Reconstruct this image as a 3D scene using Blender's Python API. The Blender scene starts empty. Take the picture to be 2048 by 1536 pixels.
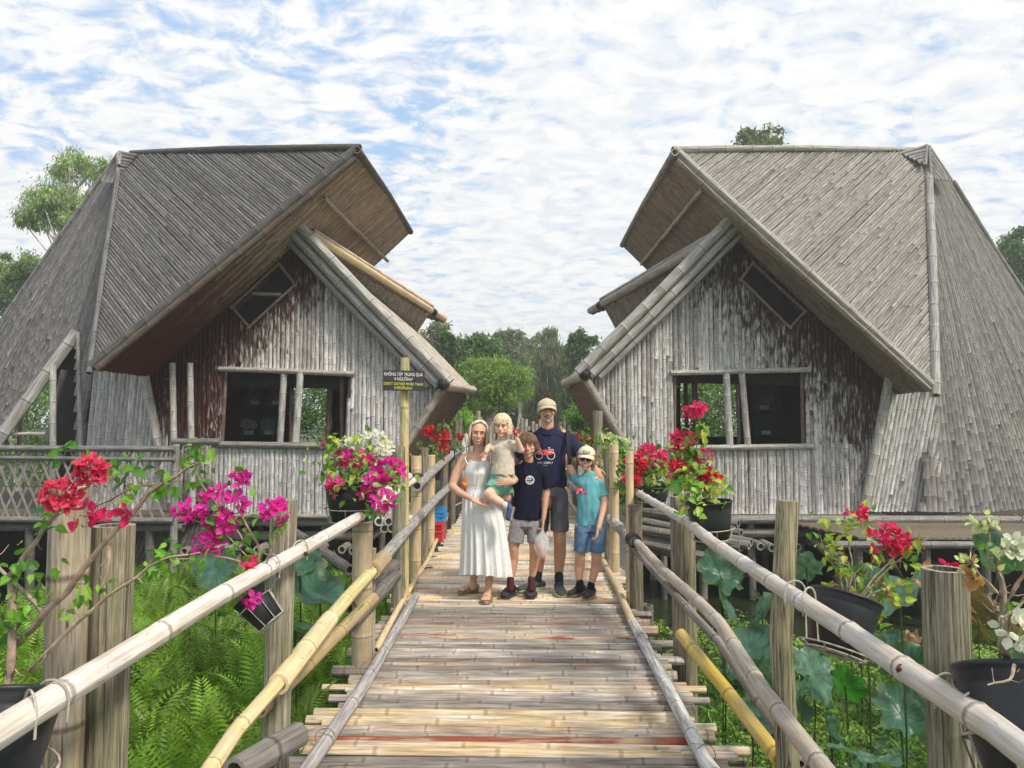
import bpy, math, random
import numpy as np
from mathutils import Vector, Matrix, noise
from mathutils.bvhtree import BVHTree
S = bpy.context.scene
COL = S.collection
R = math.radians
# ---------------------------------------------------------------- camera
F = 1450.0
CAM = Vector((0, 0, 1.6))
PITCH, YAW = math.atan(82/F), math.atan(26/F)
cd = bpy.data.cameras.new('camera'); cam = bpy.data.objects.new('camera', cd); COL.objects.link(cam)
cam.location = CAM
cam.rotation_euler = (R(90)+PITCH, 0, YAW)
cd.sensor_width = 36; cd.lens = F/2048*36; cd.clip_end = 3000; cd.clip_start = .05
S.camera = cam
CR = cam.rotation_euler.to_matrix()
def ray(px, py):
    return CR @ Vector(((px-1024)/F, -(py-768)/F, -1))
def at(px, py, Y):
    d = ray(px, py); return CAM + d*(Y/d.y)
def atz(px, py, z):
    d = ray(px, py); return CAM + d*((z-CAM.z)/d.z)
def atp(px, py, P, n):
    d = ray(px, py); n = Vector(n); return CAM + d*((Vector(P)-CAM).dot(n)/d.dot(n))
# ---------------------------------------------------------------- light
SUN_EL, SUN_AZ = R(48), R(130)      # azimuth measured from +Y towards +X
sd = Vector((math.sin(SUN_AZ)*math.cos(SUN_EL), math.cos(SUN_AZ)*math.cos(SUN_EL), math.sin(SUN_EL)))
sl = bpy.data.lights.new('sun', 'SUN'); so = bpy.data.objects.new('sun', sl); COL.objects.link(so)
sl.energy = 2.2; sl.angle = R(11); sl.color = (1, .91, .77)
so.rotation_euler = sd.to_track_quat('Z', 'Y').to_euler()
W = bpy.data.worlds.new('World'); S.world = W; W.use_nodes = True
S.view_settings.view_transform = 'Standard'; S.view_settings.look = 'None'; S.view_settings.exposure = 0.78
S.view_settings.gamma = 1
S.cycles.max_bounces = 6; S.cycles.diffuse_bounces = 3; S.cycles.glossy_bounces = 2; S.cycles.transmission_bounces = 4; S.cycles.transparent_max_bounces = 8
# ---------------------------------------------------------------- node helper
class NT:
    def __init__(s, nt): s.nt = nt; s.n = nt.nodes; s.l = nt.links
    def new(s, t, **kw):
        x = s.n.new(t)
        for k, v in kw.items():
            if k.startswith('i_'):
                x.inputs[k[2:].replace('_', ' ')].default_value = v
            else: setattr(x, k, v)
        return x
    def link(s, a, b): s.l.new(a, b)
    def setin(s, sock, v):
        if hasattr(v, 'node'): s.l.new(v, sock)
        else:
            if isinstance(v, (tuple, list)) and len(v) == 3 and sock.type == 'RGBA': v = (*v, 1)
            sock.default_value = v
    def math(s, op, a, b=0.0, c=None, clamp=False):
        m = s.n.new('ShaderNodeMath'); m.operation = op; m.use_clamp = clamp
        s.setin(m.inputs[0], a); s.setin(m.inputs[1], b)
        if c is not None: s.setin(m.inputs[2], c)
        return m.outputs[0]
    def vmath(s, op, a, b=(0, 0, 0)):
        m = s.n.new('ShaderNodeVectorMath'); m.operation = op
        s.setin(m.inputs[0], a); s.setin(m.inputs[1], b); return m.outputs[0]
    def comb(s, x, y, z):
        m = s.n.new('ShaderNodeCombineXYZ')
        for i, v in enumerate((x, y, z)): s.setin(m.inputs[i], v)
        return m.outputs[0]
    def sep(s, v):
        m = s.n.new('ShaderNodeSeparateXYZ'); s.setin(m.inputs[0], v); return m.outputs
    def noise(s, vec, scale=5, detail=3, rough=.55, col=False, dist=0):
        m = s.n.new('ShaderNodeTexNoise'); s.l.new(vec, m.inputs['Vector'])
        m.inputs['Scale'].default_value = scale; m.inputs['Detail'].default_value = detail
        m.inputs['Roughness'].default_value = rough; m.inputs['Distortion'].default_value = dist
        return m.outputs[1 if col else 0]
    def ramp(s, f, a, b, va=0.0, vb=1.0, smooth=True):
        m = s.n.new('ShaderNodeMapRange'); m.interpolation_type = 'SMOOTHSTEP' if smooth else 'LINEAR'
        s.setin(m.inputs[0], f)
        for i, v in zip((1, 2, 3, 4), (a, b, va, vb)): s.setin(m.inputs[i], v)
        return m.outputs[0]
    def mix(s, f, a, b, mode='MIX'):
        m = s.n.new('ShaderNodeMix'); m.data_type = 'RGBA'; m.blend_type = mode
        s.setin(m.inputs[0], f); s.setin(m.inputs[6], a); s.setin(m.inputs[7], b); return m.outputs[2]
    def attr(s, name):
        m = s.n.new('ShaderNodeAttribute'); m.attribute_name = name; return m.outputs
def material(name):
    m = bpy.data.materials.new(name); m.use_nodes = True; t = NT(m.node_tree)
    b = m.node_tree.nodes['Principled BSDF']
    return m, t, b
# ---------------------------------------------------------------- sky
w = NT(W.node_tree); bg = W.node_tree.nodes['Background']
sky = w.new('ShaderNodeTexSky', sky_type='NISHITA', sun_disc=False, sun_elevation=SUN_EL, sun_rotation=SUN_AZ)
sky.air_density = 1.0; sky.dust_density = 1.0; sky.ozone_density = 1.5
tc = w.new('ShaderNodeTexCoord')
dx, dy, dz = w.sep(tc.outputs['Generated'])
den = w.math('ADD', w.math('MAXIMUM', dz, 0.0), .16)
pv = w.comb(w.math('DIVIDE', dx, den), w.math('DIVIDE', dy, den), 0.0)
pr = w.new('ShaderNodeMapping'); w.link(pv, pr.inputs['Vector']); pr.inputs['Rotation'].default_value = (0, 0, R(-20)); pr.inputs['Scale'].default_value = (1.0, 1.35, 1)
wn = w.vmath('SCALE', w.noise(pr.outputs[0], 3.0, 2, col=True)); wn.node.inputs['Scale'].default_value = .22
warp = w.vmath('ADD', pr.outputs[0], wn)
vo = w.new('ShaderNodeTexVoronoi', feature='SMOOTH_F1'); w.link(warp, vo.inputs['Vector']); vo.inputs['Scale'].default_value = 10; vo.inputs['Smoothness'].default_value = .6
puff = w.ramp(vo.outputs['Distance'], .62, .12, 0, 1)
n1 = w.noise(warp, 6.5, 8, .60)
n2 = w.noise(warp, 1.2, 5, .55)
n3 = w.noise(warp, 24, 7, .68)
n4 = w.noise(warp, 13, 4, .5)
# open blue lanes to the upper left of the view, closed cover to the right and low down
gap = w.math('MULTIPLY', w.ramp(dx, -.25, .15, 1.0, .1), w.ramp(dz, .12, .40, 0.1, 1.0))
cov = w.math('ADD', w.math('ADD', w.math('MULTIPLY', n1, .45), w.math('MULTIPLY', n4, .55)), w.math('MULTIPLY', n2, .55))
cov = w.math('ADD', cov, w.math('MULTIPLY', puff, .07)); cov = w.math('ADD', cov, w.math('MULTIPLY', n3, .30))
cov = w.math('SUBTRACT', cov, w.math('ADD', w.math('MULTIPLY', gap, .125), .03))
mask = w.ramp(cov, .59, .86)
mask = w.math('MAXIMUM', mask, w.ramp(dz, .34, .04, 0.0, .95))
shade = w.ramp(w.math('ADD', w.math('ADD', w.math('MULTIPLY', puff, .12), w.math('MULTIPLY', n4, .55)), w.math('MULTIPLY', n3, .40)), .38, .60)
ccol = w.mix(shade, (.49, .52, .555), (.60, .60, .597))
skyc = w.vmath('SCALE', sky.outputs[0]); skyc.node.inputs['Scale'].default_value = .085
deep = w.mix(.85, skyc, (.28, .41, .60))
fin = w.mix(mask, deep, ccol)
fin = w.mix(w.ramp(dz, -.02, 0.0), (.12, .16, .10), fin)
w.link(fin, bg.inputs['Color']); bg.inputs['Strength'].default_value = 1.0
# ---------------------------------------------------------------- scene objects
def tag(o, label=None, cat=None, group=None, kind=None):
    if label: o['label'] = label
    if cat: o['category'] = cat
    if group: o['group'] = group
    if kind: o['kind'] = kind
    return o
def empty(name, loc, label, cat, group=None):
    o = bpy.data.objects.new(name, None); COL.objects.link(o); o.location = loc; o.empty_display_size = .1
    return tag(o, label, cat, group)
def link(name, me, mat, parent=None, label=None):
    if mat is not None:
        me.materials.clear(); me.materials.append(mat)
    o = bpy.data.objects.new(name, me); COL.objects.link(o)
    if parent is not None:
        o.parent = parent
        r = parent; loc = Vector()
        while r is not None: loc += Vector(r.location); r = r.parent
        o.location = -loc      # all geometry is written in world metres
    if label: o['label'] = label
    return o
class MB:
    """collects vertices / faces with point attributes bv=(u,v,rnd) and Col=(r,g,b,stain)"""
    def __init__(s): s.V = []; s.B = []; s.C = []; s.F = []; s.n = 0
    def add(s, V, faces, bv=None, col=(.5, .5, .5, 0)):
        V = np.asarray(V, float).reshape(-1, 3); k = len(V)
        s.V.append(V)
        s.B.append(np.zeros((k, 3)) if bv is None else np.asarray(bv, float).reshape(-1, 3))
        c = np.asarray(col, float)
        if c.ndim == 1:
            if len(c) == 3: c = np.append(c, 0)
            c = np.tile(c, (k, 1))
        elif c.shape[1] == 3: c = np.hstack([c, np.zeros((k, 1))])
        s.C.append(c)
        for f in faces:
            f = np.asarray(f, int)
            if f.size: s.F.append(f+s.n)
        s.n += k
    def mesh(s, name, smooth=True):
        me = bpy.data.meshes.new(name)
        if not s.V: return me
        V = np.vstack(s.V); tot = [f.shape[1] for f in s.F for _ in range(len(f))]
        idx = np.concatenate([f.ravel() for f in s.F]); tot = np.array(tot, np.int32)
        me.vertices.add(len(V)); me.vertices.foreach_set('co', V.astype(np.float32).ravel())
        me.loops.add(len(idx)); me.loops.foreach_set('vertex_index', idx.astype(np.int32))
        me.polygons.add(len(tot)); st = np.concatenate([[0], np.cumsum(tot)[:-1]]).astype(np.int32)
        me.polygons.foreach_set('loop_start', st); me.polygons.foreach_set('loop_total', tot)
        me.polygons.foreach_set('use_smooth', np.full(len(tot), smooth))
        a = me.attributes.new('bv', 'FLOAT_VECTOR', 'POINT'); a.data.foreach_set('vector', np.vstack(s.B).astype(np.float32).ravel())
        a = me.attributes.new('Col', 'FLOAT_COLOR', 'POINT'); a.data.foreach_set('color', np.vstack(s.C).astype(np.float32).ravel())
        me.update(calc_edges=True); me.validate()
        return me
    def obj(s, name, mat, parent=None, smooth=True, label=None):
        return link(name, s.mesh(name, smooth), mat, parent, label)
rng = np.random.default_rng(7)
rr = random.Random(11)
def jit(c, a=.12, g=None):
    k = 1+rr.uniform(-a, a); return tuple(max(0, x*k*(1+rr.uniform(-a*.3, a*.3))) for x in c[:3])
def frame(t, up=None):
    t = Vector(t).normalized()
    if up is None: up = Vector((0, 0, 1)) if abs(t.z) < .9 else Vector((0, 1, 0))
    a = t.cross(up).normalized(); b = a.cross(t).normalized(); return t, a, b
def gridfaces(nr, nc, off=0):
    i = np.arange(nr-1)[:, None]*nc+np.arange(nc-1)[None, :]
    i = i.ravel()+off
    return np.stack([i, i+1, i+nc+1, i+nc], 1)
def culm(mb, P, r, col, node=.32, seg=10, stain=0.0, bend=.004, hollow=True, bulge=.07, taper=1.0, r0=None, cap=True):
    """a bamboo culm or pole along the polyline P: node rings, slight bends, a hollow cut at each end"""
    P = [Vector(p) for p in P]
    L = [0]
    for a, b in zip(P, P[1:]): L.append(L[-1]+(b-a).length)
    T = L[-1]
    ph = rr.uniform(0, 1); rnd = rr.random()
    st = [0.0]; x = -ph*node
    nodes = []
    while x < T:
        if x > .02 and x < T-.02: nodes.append(x)
        x += node*rr.uniform(.8, 1.2)
    ts = {0.0, T}
    for q in nodes:
        for d in (-.012, 0, .012): ts.add(min(T, max(0, q+d)))
    if bulge == 0: ts = {0.0, T}
    for l in L: ts.add(l)
    k = max(1, int(T/.25))
    for i in range(k): ts.add(T*i/k)
    ts = sorted(ts); ts = [t for i, t in enumerate(ts) if i == 0 or t-ts[i-1] > 1e-4]
    V = []; B = []
    off = Vector((rr.uniform(-bend, bend), rr.uniform(-bend, bend), rr.uniform(-bend, bend)))
    w0, w1 = rr.uniform(1, 3), rr.uniform(0, 6)
    ud = (P[-1]-P[0]).normalized(); up = Vector((0, 0, 1)) if abs(ud.z) < .8 else Vector((0, 1, 0))
    for t in ts:
        j = max(i for i in range(len(L)-1) if L[i] <= t+1e-9) if t < T else len(L)-2
        f = (t-L[j])/max(1e-9, L[j+1]-L[j]); c = P[j].lerp(P[j+1], f)
        if len(P) > 2:   # smooth tangent
            ta = (P[j+1]-P[j]).normalized()
            if f < .5 and j > 0: ta = ta.lerp((P[j]-P[j-1]).normalized(), .5-f)
            if f > .5 and j < len(P)-2: ta = ta.lerp((P[j+2]-P[j+1]).normalized(), f-.5)
        else: ta = P[-1]-P[0]
        tt, a, b = frame(ta, up)
        c = c+off*math.sin(w0*t+w1)
        near = min([abs(t-q) for q in nodes] or [9])
        rad = r*(1+(taper-1)*t/max(T, .01))
        if near < .004: rad *= 1+bulge
        elif near < .02: rad *= 1+bulge*.25
        v = 0
        nn = [q for q in nodes if q <= t+1e-6]
        base = len(nn); lo = nn[-1] if nn else (nodes[0]-node if nodes else t-node*.5); hi = nodes[base] if base < len(nodes) else lo+node
        v = base+min(.999, (t-lo)/max(hi-lo, .01))
        if near < .002: v = base
        for s_ in range(seg+1):
            an = 2*math.pi*s_/seg
            V.append(c+(a*math.cos(an)+b*math.sin(an))*rad)
            B.append((an*r+rnd*37, v+rnd*0, rnd))
    n = seg+1
    F_ = [gridfaces(len(ts), n)]
    c4 = (*col[:3], stain)
    mb.add(V, F_, B, c4)
    if cap:
        for e in (0, len(ts)-1):
            ring = [V[e*n+i] for i in range(seg)]
            ce = sum(ring, Vector())/seg
            ta = (P[0]-P[1] if e == 0 else P[-1]-P[-2]).normalized()
            if hollow:
                inner = [ce+(p-ce)*.66 for p in ring]; deep = [q-ta*r*1.2 for q in inner]
                idx = np.arange(seg); nx = (idx+1) % seg
                lc = tuple(min(1, x*1.25) for x in col[:3]); dc = tuple(x*.5 for x in col[:3])
                mb.add(ring+inner, [np.stack([idx, nx, nx+seg, idx+seg], 1)], [(0.3, .5, rnd)]*(2*seg), (*lc, 0))
                mb.add(inner+deep+[ce-ta*r*1.2], [np.stack([idx, nx, nx+seg, idx+seg], 1), np.stack([idx+seg, nx+seg, np.full(seg, 2*seg)], 1)], [(0.3, .5, rnd)]*(2*seg+1), (*dc, 0))
            else:
                idx = np.arange(seg); nx = (idx+1) % seg
                mb.add(ring+[ce+ta*.004], [np.stack([idx, nx, np.full(seg, seg)], 1)], [(p.x*2, .5, rnd) for p in ring+[ce]], c4)
def box(mb, lo, hi, col=(.4, .4, .4), M=None):
    x0, y0, z0 = lo; x1, y1, z1 = hi
    V = [Vector(p) for p in ((x0, y0, z0), (x1, y0, z0), (x1, y1, z0), (x0, y1, z0), (x0, y0, z1), (x1, y0, z1), (x1, y1, z1), (x0, y1, z1))]
    if M is not None: V = [M @ p for p in V]
    Fc = [(0, 3, 2, 1), (4, 5, 6, 7), (0, 1, 5, 4), (1, 2, 6, 5), (2, 3, 7, 6), (3, 0, 4, 7)]
    VV = []; FF = []; BB = []; rn = rr.random()
    for f in Fc:
        k = len(VV)
        VV += [V[i] for i in f]; FF.append([k, k+1, k+2, k+3])
        BB += [(V[i].x+V[i].y*.7, V[i].z+V[i].y*.3, rn) for i in f]
    mb.add(VV, [np.array(FF)], BB, col)
def tube(mb, P, rad, col, seg=6, cap=True):
    P = [Vector(p) for p in P]; n = len(P)
    if not hasattr(rad, '__len__'): rad = [rad]*n
    V = []; B = []; a0 = None; rn = rr.random()
    for i, p in enumerate(P):
        ta = (P[min(i+1, n-1)]-P[max(i-1, 0)])
        t, a, b = frame(ta)
        if a0 is not None:
            a = (a0-t*a0.dot(t)).normalized(); b = t.cross(a)
        a0 = a
        for s_ in range(seg+1):
            an = 2*math.pi*s_/seg
            V.append(p+(a*math.cos(an)+b*math.sin(an))*rad[i]); B.append((an*rad[i], i*.1, rn))
    mb.add(V, [gridfaces(n, seg+1)], B, col)
    if cap:
        for e in (0, n-1):
            k = e*(seg+1); ring = V[k:k+seg]; c = sum(ring, Vector())/seg
            idx = np.arange(seg); mb.add(ring+[c], [np.stack([idx, (idx+1) % seg, np.full(seg, seg)], 1)], None, col)
# ---------------------------------------------------------------- materials
def bamboo_mat(name, stain_col=(.085, .018, .012), bump=.7, streak=(.45, 1.35), grey=(.5, .49, .49), weather=.35, rough=.75, node_dark=.45, grime=.45):
    m, t, b = material(name)
    bv = t.attr('bv')[1]; u, v, rn = t.sep(bv)
    co = t.attr('Col'); col, st = co[0], co[3]
    k = t.math('MULTIPLY', rn, 71.0)
    vs = t.comb(t.math('MULTIPLY', u, 70.0), t.math('ADD', t.math('MULTIPLY', v, 1.7), k), k)
    s1 = t.noise(vs, 1.0, 5, .6)
    vb = t.comb(t.math('MULTIPLY', u, 14.0), t.math('ADD', t.math('MULTIPLY', v, 1.3), k), k)
    s2 = t.noise(vb, 1.0, 3, .6)
    s3 = t.noise(vb, 4.5, 3, .6)
    fr = t.math('FRACT', v); e = t.math('MINIMUM', fr, t.math('SUBTRACT', 1.0, fr))
    ring = t.ramp(e, .004, .035, node_dark, 1.0)
    halo = t.ramp(e, .03, .12, 1.14, 1.0)
    br = t.math('MULTIPLY', t.math('MULTIPLY', t.ramp(s1, .25, .75, streak[0], streak[1]), ring), halo)
    hs = t.new('ShaderNodeHueSaturation'); hs.inputs['Saturation'].default_value = .22; hs.inputs['Value'].default_value = 1.1; t.link(col, hs.inputs['Color'])
    c = t.mix(t.ramp(s2, .35, .7, 0, min(1, weather*1.9)), col, hs.outputs[0], 'MIX')
    c = t.mix(1.0, c, t.comb(br, br, br), 'MULTIPLY')
    spots = t.ramp(s3, .64, .76, 0, .6)
    c = t.mix(spots, c, (.03, .026, .024))
    vg = t.comb(t.math('MULTIPLY', u, 95.0), t.math('ADD', t.math('MULTIPLY', v, .45), k), k)
    c = t.mix(t.ramp(t.noise(vg, 1.0, 4, .65), .56, .72, 0, grime), c, (.045, .036, .030))
    sf = t.ramp(t.math('ADD', st, t.math('MULTIPLY', t.math('SUBTRACT', t.math('ADD', t.math('MULTIPLY', s2, .45), t.math('MULTIPLY', s1, .55)), .5), 2.4)), .40, .68)
    sf = t.math('MULTIPLY', sf, t.ramp(st, 0.005, .05))
    sc = t.mix(s1, stain_col, tuple(x*1.5 for x in stain_col))
    c = t.mix(sf, c, sc)
    t.link(c, b.inputs['Base Color']); b.inputs['Roughness'].default_value = rough
    b.inputs['Specular IOR Level'].default_value = .3
    h = t.math('ADD', t.math('MULTIPLY', s1, .5), t.math('MULTIPLY', ring, .5))
    bp = t.new('ShaderNodeBump'); bp.inputs['Strength'].default_value = bump; bp.inputs['Distance'].default_value = .006
    t.link(h, bp.inputs['Height']); t.link(bp.outputs[0], b.inputs['Normal'])
    return m
M_BAM = bamboo_mat('bamboo weathered')
M_DECK = bamboo_mat('bamboo deck', stain_col=(.20, .05, .028), weather=.4, streak=(.45, 1.3), node_dark=.62, grime=.6)
M_FRESH = bamboo_mat('bamboo fresh', stain_col=(.10, .14, .03), weather=.12, grey=(.55, .5, .38), streak=(.8, 1.15), rough=.5, bump=.25, node_dark=.55, grime=.15)
M_RAIL = bamboo_mat('bamboo rail pale', stain_col=(.16, .075, .05), weather=.45, grey=(.52, .5, .48), streak=(.72, 1.15), rough=.65, bump=.5, grime=.35)
def wood_mat(name, c0, c1, moss=0.0):
    m, t, b = material(name)
    tcn = t.new('ShaderNodeTexCoord'); x, y, z = t.sep(tcn.outputs['Object'])
    v = t.comb(t.math('MULTIPLY', x, 60.0), t.math('MULTIPLY', y, 60.0), t.math('MULTIPLY', z, 2.2))
    s1 = t.noise(v, 1.4, 7, .75); s2 = t.noise(tcn.outputs['Object'], 5, 3)
    v2 = t.comb(t.math('MULTIPLY', x, 22.0), t.math('MULTIPLY', y, 22.0), t.math('MULTIPLY', z, .5))
    crack = t.ramp(t.math('ABSOLUTE', t.math('SUBTRACT', t.noise(v2, 1, 2), .5)), .0, .012, .25, 1.0)
    col = t.attr('Col')[0]
    c = t.mix(t.ramp(s1, .36, .64), c0, c1); c = t.mix(1.0, c, col, 'MULTIPLY')
    c = t.mix(t.ramp(s2, .45, .7, 0, moss), c, (.10, .12, .055))
    c = t.mix(1.0, c, t.comb(crack, crack, crack), 'MULTIPLY')
    t.link(c, b.inputs['Base Color']); b.inputs['Roughness'].default_value = .85
    bp = t.new('ShaderNodeBump'); bp.inputs['Strength'].default_value = .6; bp.inputs['Distance'].default_value = .006
    t.link(t.math('MULTIPLY', t.math('ADD', s1, crack), .5), bp.inputs['Height']); t.link(bp.outputs[0], b.inputs['Normal'])
    return m
M_POST = wood_mat('old grey wood', (.12, .105, .08), (.46, .42, .34), .5)
def leaf_mat(name, trans=.35, rough=.5, sat=1.0):
    m, t, b = material(name)
    co = t.attr('Col')[0]
    tcn = t.new('ShaderNodeTexCoord'); nz = t.noise(tcn.outputs['Object'], 2.2, 3)
    c = t.mix(1.0, co, t.comb(*[t.ramp(nz, .3, .7, .75, 1.25)]*3), 'MULTIPLY')
    t.link(c, b.inputs['Base Color']); b.inputs['Roughness'].default_value = rough; b.inputs['Specular IOR Level'].default_value = .35
    tr = t.new('ShaderNodeBsdfTranslucent'); t.link(t.mix(1.0, c, (1.15, 1.25, .6), 'MULTIPLY'), tr.inputs['Color'])
    mx = t.new('ShaderNodeMixShader'); mx.inputs[0].default_value = trans
    out = m.node_tree.nodes['Material Output']
    t.link(b.outputs[0], mx.inputs[1]); t.link(tr.outputs[0], mx.inputs[2]); t.link(mx.outputs[0], out.inputs[0])
    return m
M_LEAF = leaf_mat('leaves')
M_GLOSSY = leaf_mat('garden leaves', .4, .35)
def petal_mat(name):
    m, t, b = material(name); co = t.attr('Col')[0]
    t.link(co, b.inputs['Base Color']); b.inputs['Roughness'].default_value = .6
    tr = t.new('ShaderNodeBsdfTranslucent'); t.link(co, tr.inputs['Color'])
    mx = t.new('ShaderNodeMixShader'); mx.inputs[0].default_value = .45
    out = m.node_tree.nodes['Material Output']
    t.link(b.outputs[0], mx.inputs[1]); t.link(tr.outputs[0], mx.inputs[2]); t.link(mx.outputs[0], out.inputs[0])
    return m
M_PETAL = petal_mat('bougainvillea bracts')
def plain(name, col, rough=.6, metal=0, spec=.4, nscale=0, namt=.15, bump=0, bscale=80, usecol=False, sss=0):
    m, t, b = material(name)
    tcn = t.new('ShaderNodeTexCoord')
    base = t.attr('Col')[0] if usecol else None
    if nscale:
        n = t.noise(tcn.outputs['Object'], nscale, 4); k = t.ramp(n, .3, .7, 1-namt, 1+namt)
        c = t.mix(1.0, base if usecol else (*col, 1), t.comb(k, k, k), 'MULTIPLY'); t.link(c, b.inputs['Base Color'])
    elif usecol: t.link(base, b.inputs['Base Color'])
    else: b.inputs['Base Color'].default_value = (*col, 1)
    b.inputs['Roughness'].default_value = rough; b.inputs['Metallic'].default_value = metal; b.inputs['Specular IOR Level'].default_value = spec
    if sss:
        b.inputs['Subsurface Weight'].default_value = sss; b.inputs['Subsurface Radius'].default_value = (.012, .005, .003); b.inputs['Subsurface Scale'].default_value = 1
    if bump:
        n2 = t.noise(tcn.outputs['Object'], bscale, 3); bp = t.new('ShaderNodeBump'); bp.inputs['Strength'].default_value = bump; bp.inputs['Distance'].default_value = .004
        t.link(n2, bp.inputs['Height']); t.link(bp.outputs[0], b.inputs['Normal'])
    return m
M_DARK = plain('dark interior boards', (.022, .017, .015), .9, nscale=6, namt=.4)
M_BARK = plain('bark', (.2, .17, .14), .9, nscale=30, namt=.35, bump=.5, usecol=True)
M_PLASTIC = plain('black nursery plastic', (.018, .02, .025), .42, nscale=12, namt=.35, bump=.15, bscale=30)
M_WIRE = plain('pale coated wire', (.42, .39, .34), .5, nscale=40, namt=.25)
M_SOIL = plain('potting soil', (.06, .04, .028), .95, nscale=40, namt=.5, bump=.8)
M_RUBBER = plain('black rubber', (.015, .015, .016), .6)
def pond_mat():
    m, t, b = material('pond surface'); tcn = t.new('ShaderNodeTexCoord'); o = tcn.outputs['Object']
    n = t.noise(o, 1.1, 4, .6); f = t.noise(o, 60, 3, .6); g = t.noise(o, 9, 4, .6)
    weed = t.math('MULTIPLY', t.ramp(t.math('ADD', n, t.math('MULTIPLY', g, .5)), .60, .72), t.ramp(t.sep(o)[1], 6.5, 9.5, 1, .15))
    wc = t.mix(t.ramp(f, .35, .65), (.035, .075, .012), (.13, .22, .04))
    c = t.mix(weed, (.018, .022, .014), wc)
    t.link(c, b.inputs['Base Color']); t.link(t.ramp(weed, 0, 1, .12, .85), b.inputs['Roughness'])
    bp = t.new('ShaderNodeBump'); bp.inputs['Strength'].default_value = .5; bp.inputs['Distance'].default_value = .02
    t.link(t.math('MULTIPLY', f, weed), bp.inputs['Height']); t.link(bp.outputs[0], b.inputs['Normal'])
    return m
M_POND = pond_mat()
def ground_mat():
    m, t, b = material('grassy bank'); tcn = t.new('ShaderNodeTexCoord'); o = tcn.outputs['Object']
    n = t.noise(o, .5, 4, .6); f = t.noise(o, 14, 4, .7)
    c = t.mix(t.ramp(n, .35, .65), (.05, .085, .02), (.09, .12, .035)); c = t.mix(t.ramp(f, .3, .7), c, (.03, .045, .015))
    t.link(c, b.inputs['Base Color']); b.inputs['Roughness'].default_value = .95
    bp = t.new('ShaderNodeBump'); bp.inputs['Distance'].default_value = .1; t.link(f, bp.inputs['Height']); t.link(bp.outputs[0], b.inputs['Normal'])
    return m
M_GROUND = ground_mat()
# ---------------------------------------------------------------- bamboo houses
M_WL = bamboo_mat('wall culms with flaking maroon paint', stain_col=(.036, .008, .006), weather=.35, streak=(.34, 1.4), grime=.75)
M_WR = bamboo_mat('wall culms with brown weathering', stain_col=(.028, .015, .011), weather=.35, streak=(.34, 1.4), grime=.75)
def clip_line(P2, A, B):
    """even-odd intervals of segment A-B inside the polygons P2 (list of 2D polygons)"""
    ts = []; d = B-A
    for poly in P2:
        k = len(poly)
        for i in range(k):
            p, q = poly[i], poly[(i+1) % k]; e = q-p
            den = d[0]*e[1]-d[1]*e[0]
            if abs(den) < 1e-12: continue
            t = ((p[0]-A[0])*e[1]-(p[1]-A[1])*e[0])/den; s_ = ((p[0]-A[0])*d[1]-(p[1]-A[1])*d[0])/den
            if 0 <= s_ < 1 and -1e-6 <= t <= 1+1e-6: ts.append(t)
    ts.sort()
    if len(ts) % 2: ts.append(1.0)
    return [(ts[i], ts[i+1]) for i in range(0, len(ts)-1, 2)]
def strips(mb, polys, n, lines, colf, stainf=None, r=.028, piece=(.9, 2.4), node=.27, ragged=.015, wob=.004, thick=.8):
    """half culms laid side by side over a plane polygon; lines = [(A, B, halfwidthA, halfwidthB)] in 3D"""
    n = Vector(n).normalized(); O = Vector(polys[0][0])
    A0, B0 = lines[0][0], lines[0][1]; ax = (Vector(B0)-Vector(A0)); ax = (ax-n*ax.dot(n)).normalized(); bx = n.cross(ax)
    to2 = lambda p: np.array(((Vector(p)-O).dot(ax), (Vector(p)-O).dot(bx)))
    P2 = [[to2(p) for p in poly] for poly in polys]
    an = np.array([0, .22, .5, .78, 1])*math.pi
    cs, sn = np.cos(an), np.sin(an)*thick
    for A, B, wa, wb in lines:
        a2, b2 = to2(A), to2(B); L = float(np.linalg.norm(b2-a2))
        if L < .05: continue
        d = (b2-a2)/L; pd = np.array((-d[1], d[0]))
        for t0, t1 in clip_line(P2, a2, b2):
            s0 = t0*L-rr.uniform(0, ragged); s1 = t1*L+rr.uniform(0, ragged)
            if s1-s0 < .03: continue
            s = s0
            while s < s1-.02:
                e = min(s1, s+rr.uniform(*piece))
                if s1-e < .25: e = s1
                ph = rr.random(); rnd = rr.random(); nd = node*rr.uniform(.8, 1.25)
                st = [s]; q = s+ph*nd; cnt = []
                while q < e-.015:
                    if q > s+.015: st += [q-.01, q, q+.01]; cnt.append(q)
                    q += nd
                st.append(e)
                st = sorted(st)
                V = []; Bv = []; Cc = []; up = rr.uniform(0, .0025); lat = rr.uniform(-wob, wob)
                c = jit(colf(O+ax*float(a2[0]+d[0]*(s+e)/2)+bx*float(a2[1]+d[1]*(s+e)/2)), .09)
                for x in st:
                    f = x/L; w_ = (wa+(wb-wa)*f)
                    near = min([abs(x-y) for y in cnt] or [9]); rad = w_*(1.08 if near < .004 else 1.0)
                    c2 = a2+d*x+pd*(lat+wob*math.sin(x*2.3+rnd*9))
                    v = (x-s)/nd-ph+10
                    if near < .004: v = round(v)
                    wp = O+ax*float(c2[0])+bx*float(c2[1])
                    sv = stainf(wp) if stainf else 0.0
                    for k in range(5):
                        p2 = c2+pd*cs[k]*rad
                        V.append(O+ax*float(p2[0])+bx*float(p2[1])+n*(sn[k]*rad+up)); Bv.append((an[k]*rad+rnd*29, v, rnd)); Cc.append((*c, sv))
                k4 = 5*(len(st)-1)
                mb.add(V, [gridfaces(len(st), 5), np.array([[0, 1, 2, 3], [0, 3, 4, 4]])[:1], np.array([[k4+3, k4+2, k4+1, k4]])], Bv, Cc)
                s = e+.003
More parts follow.
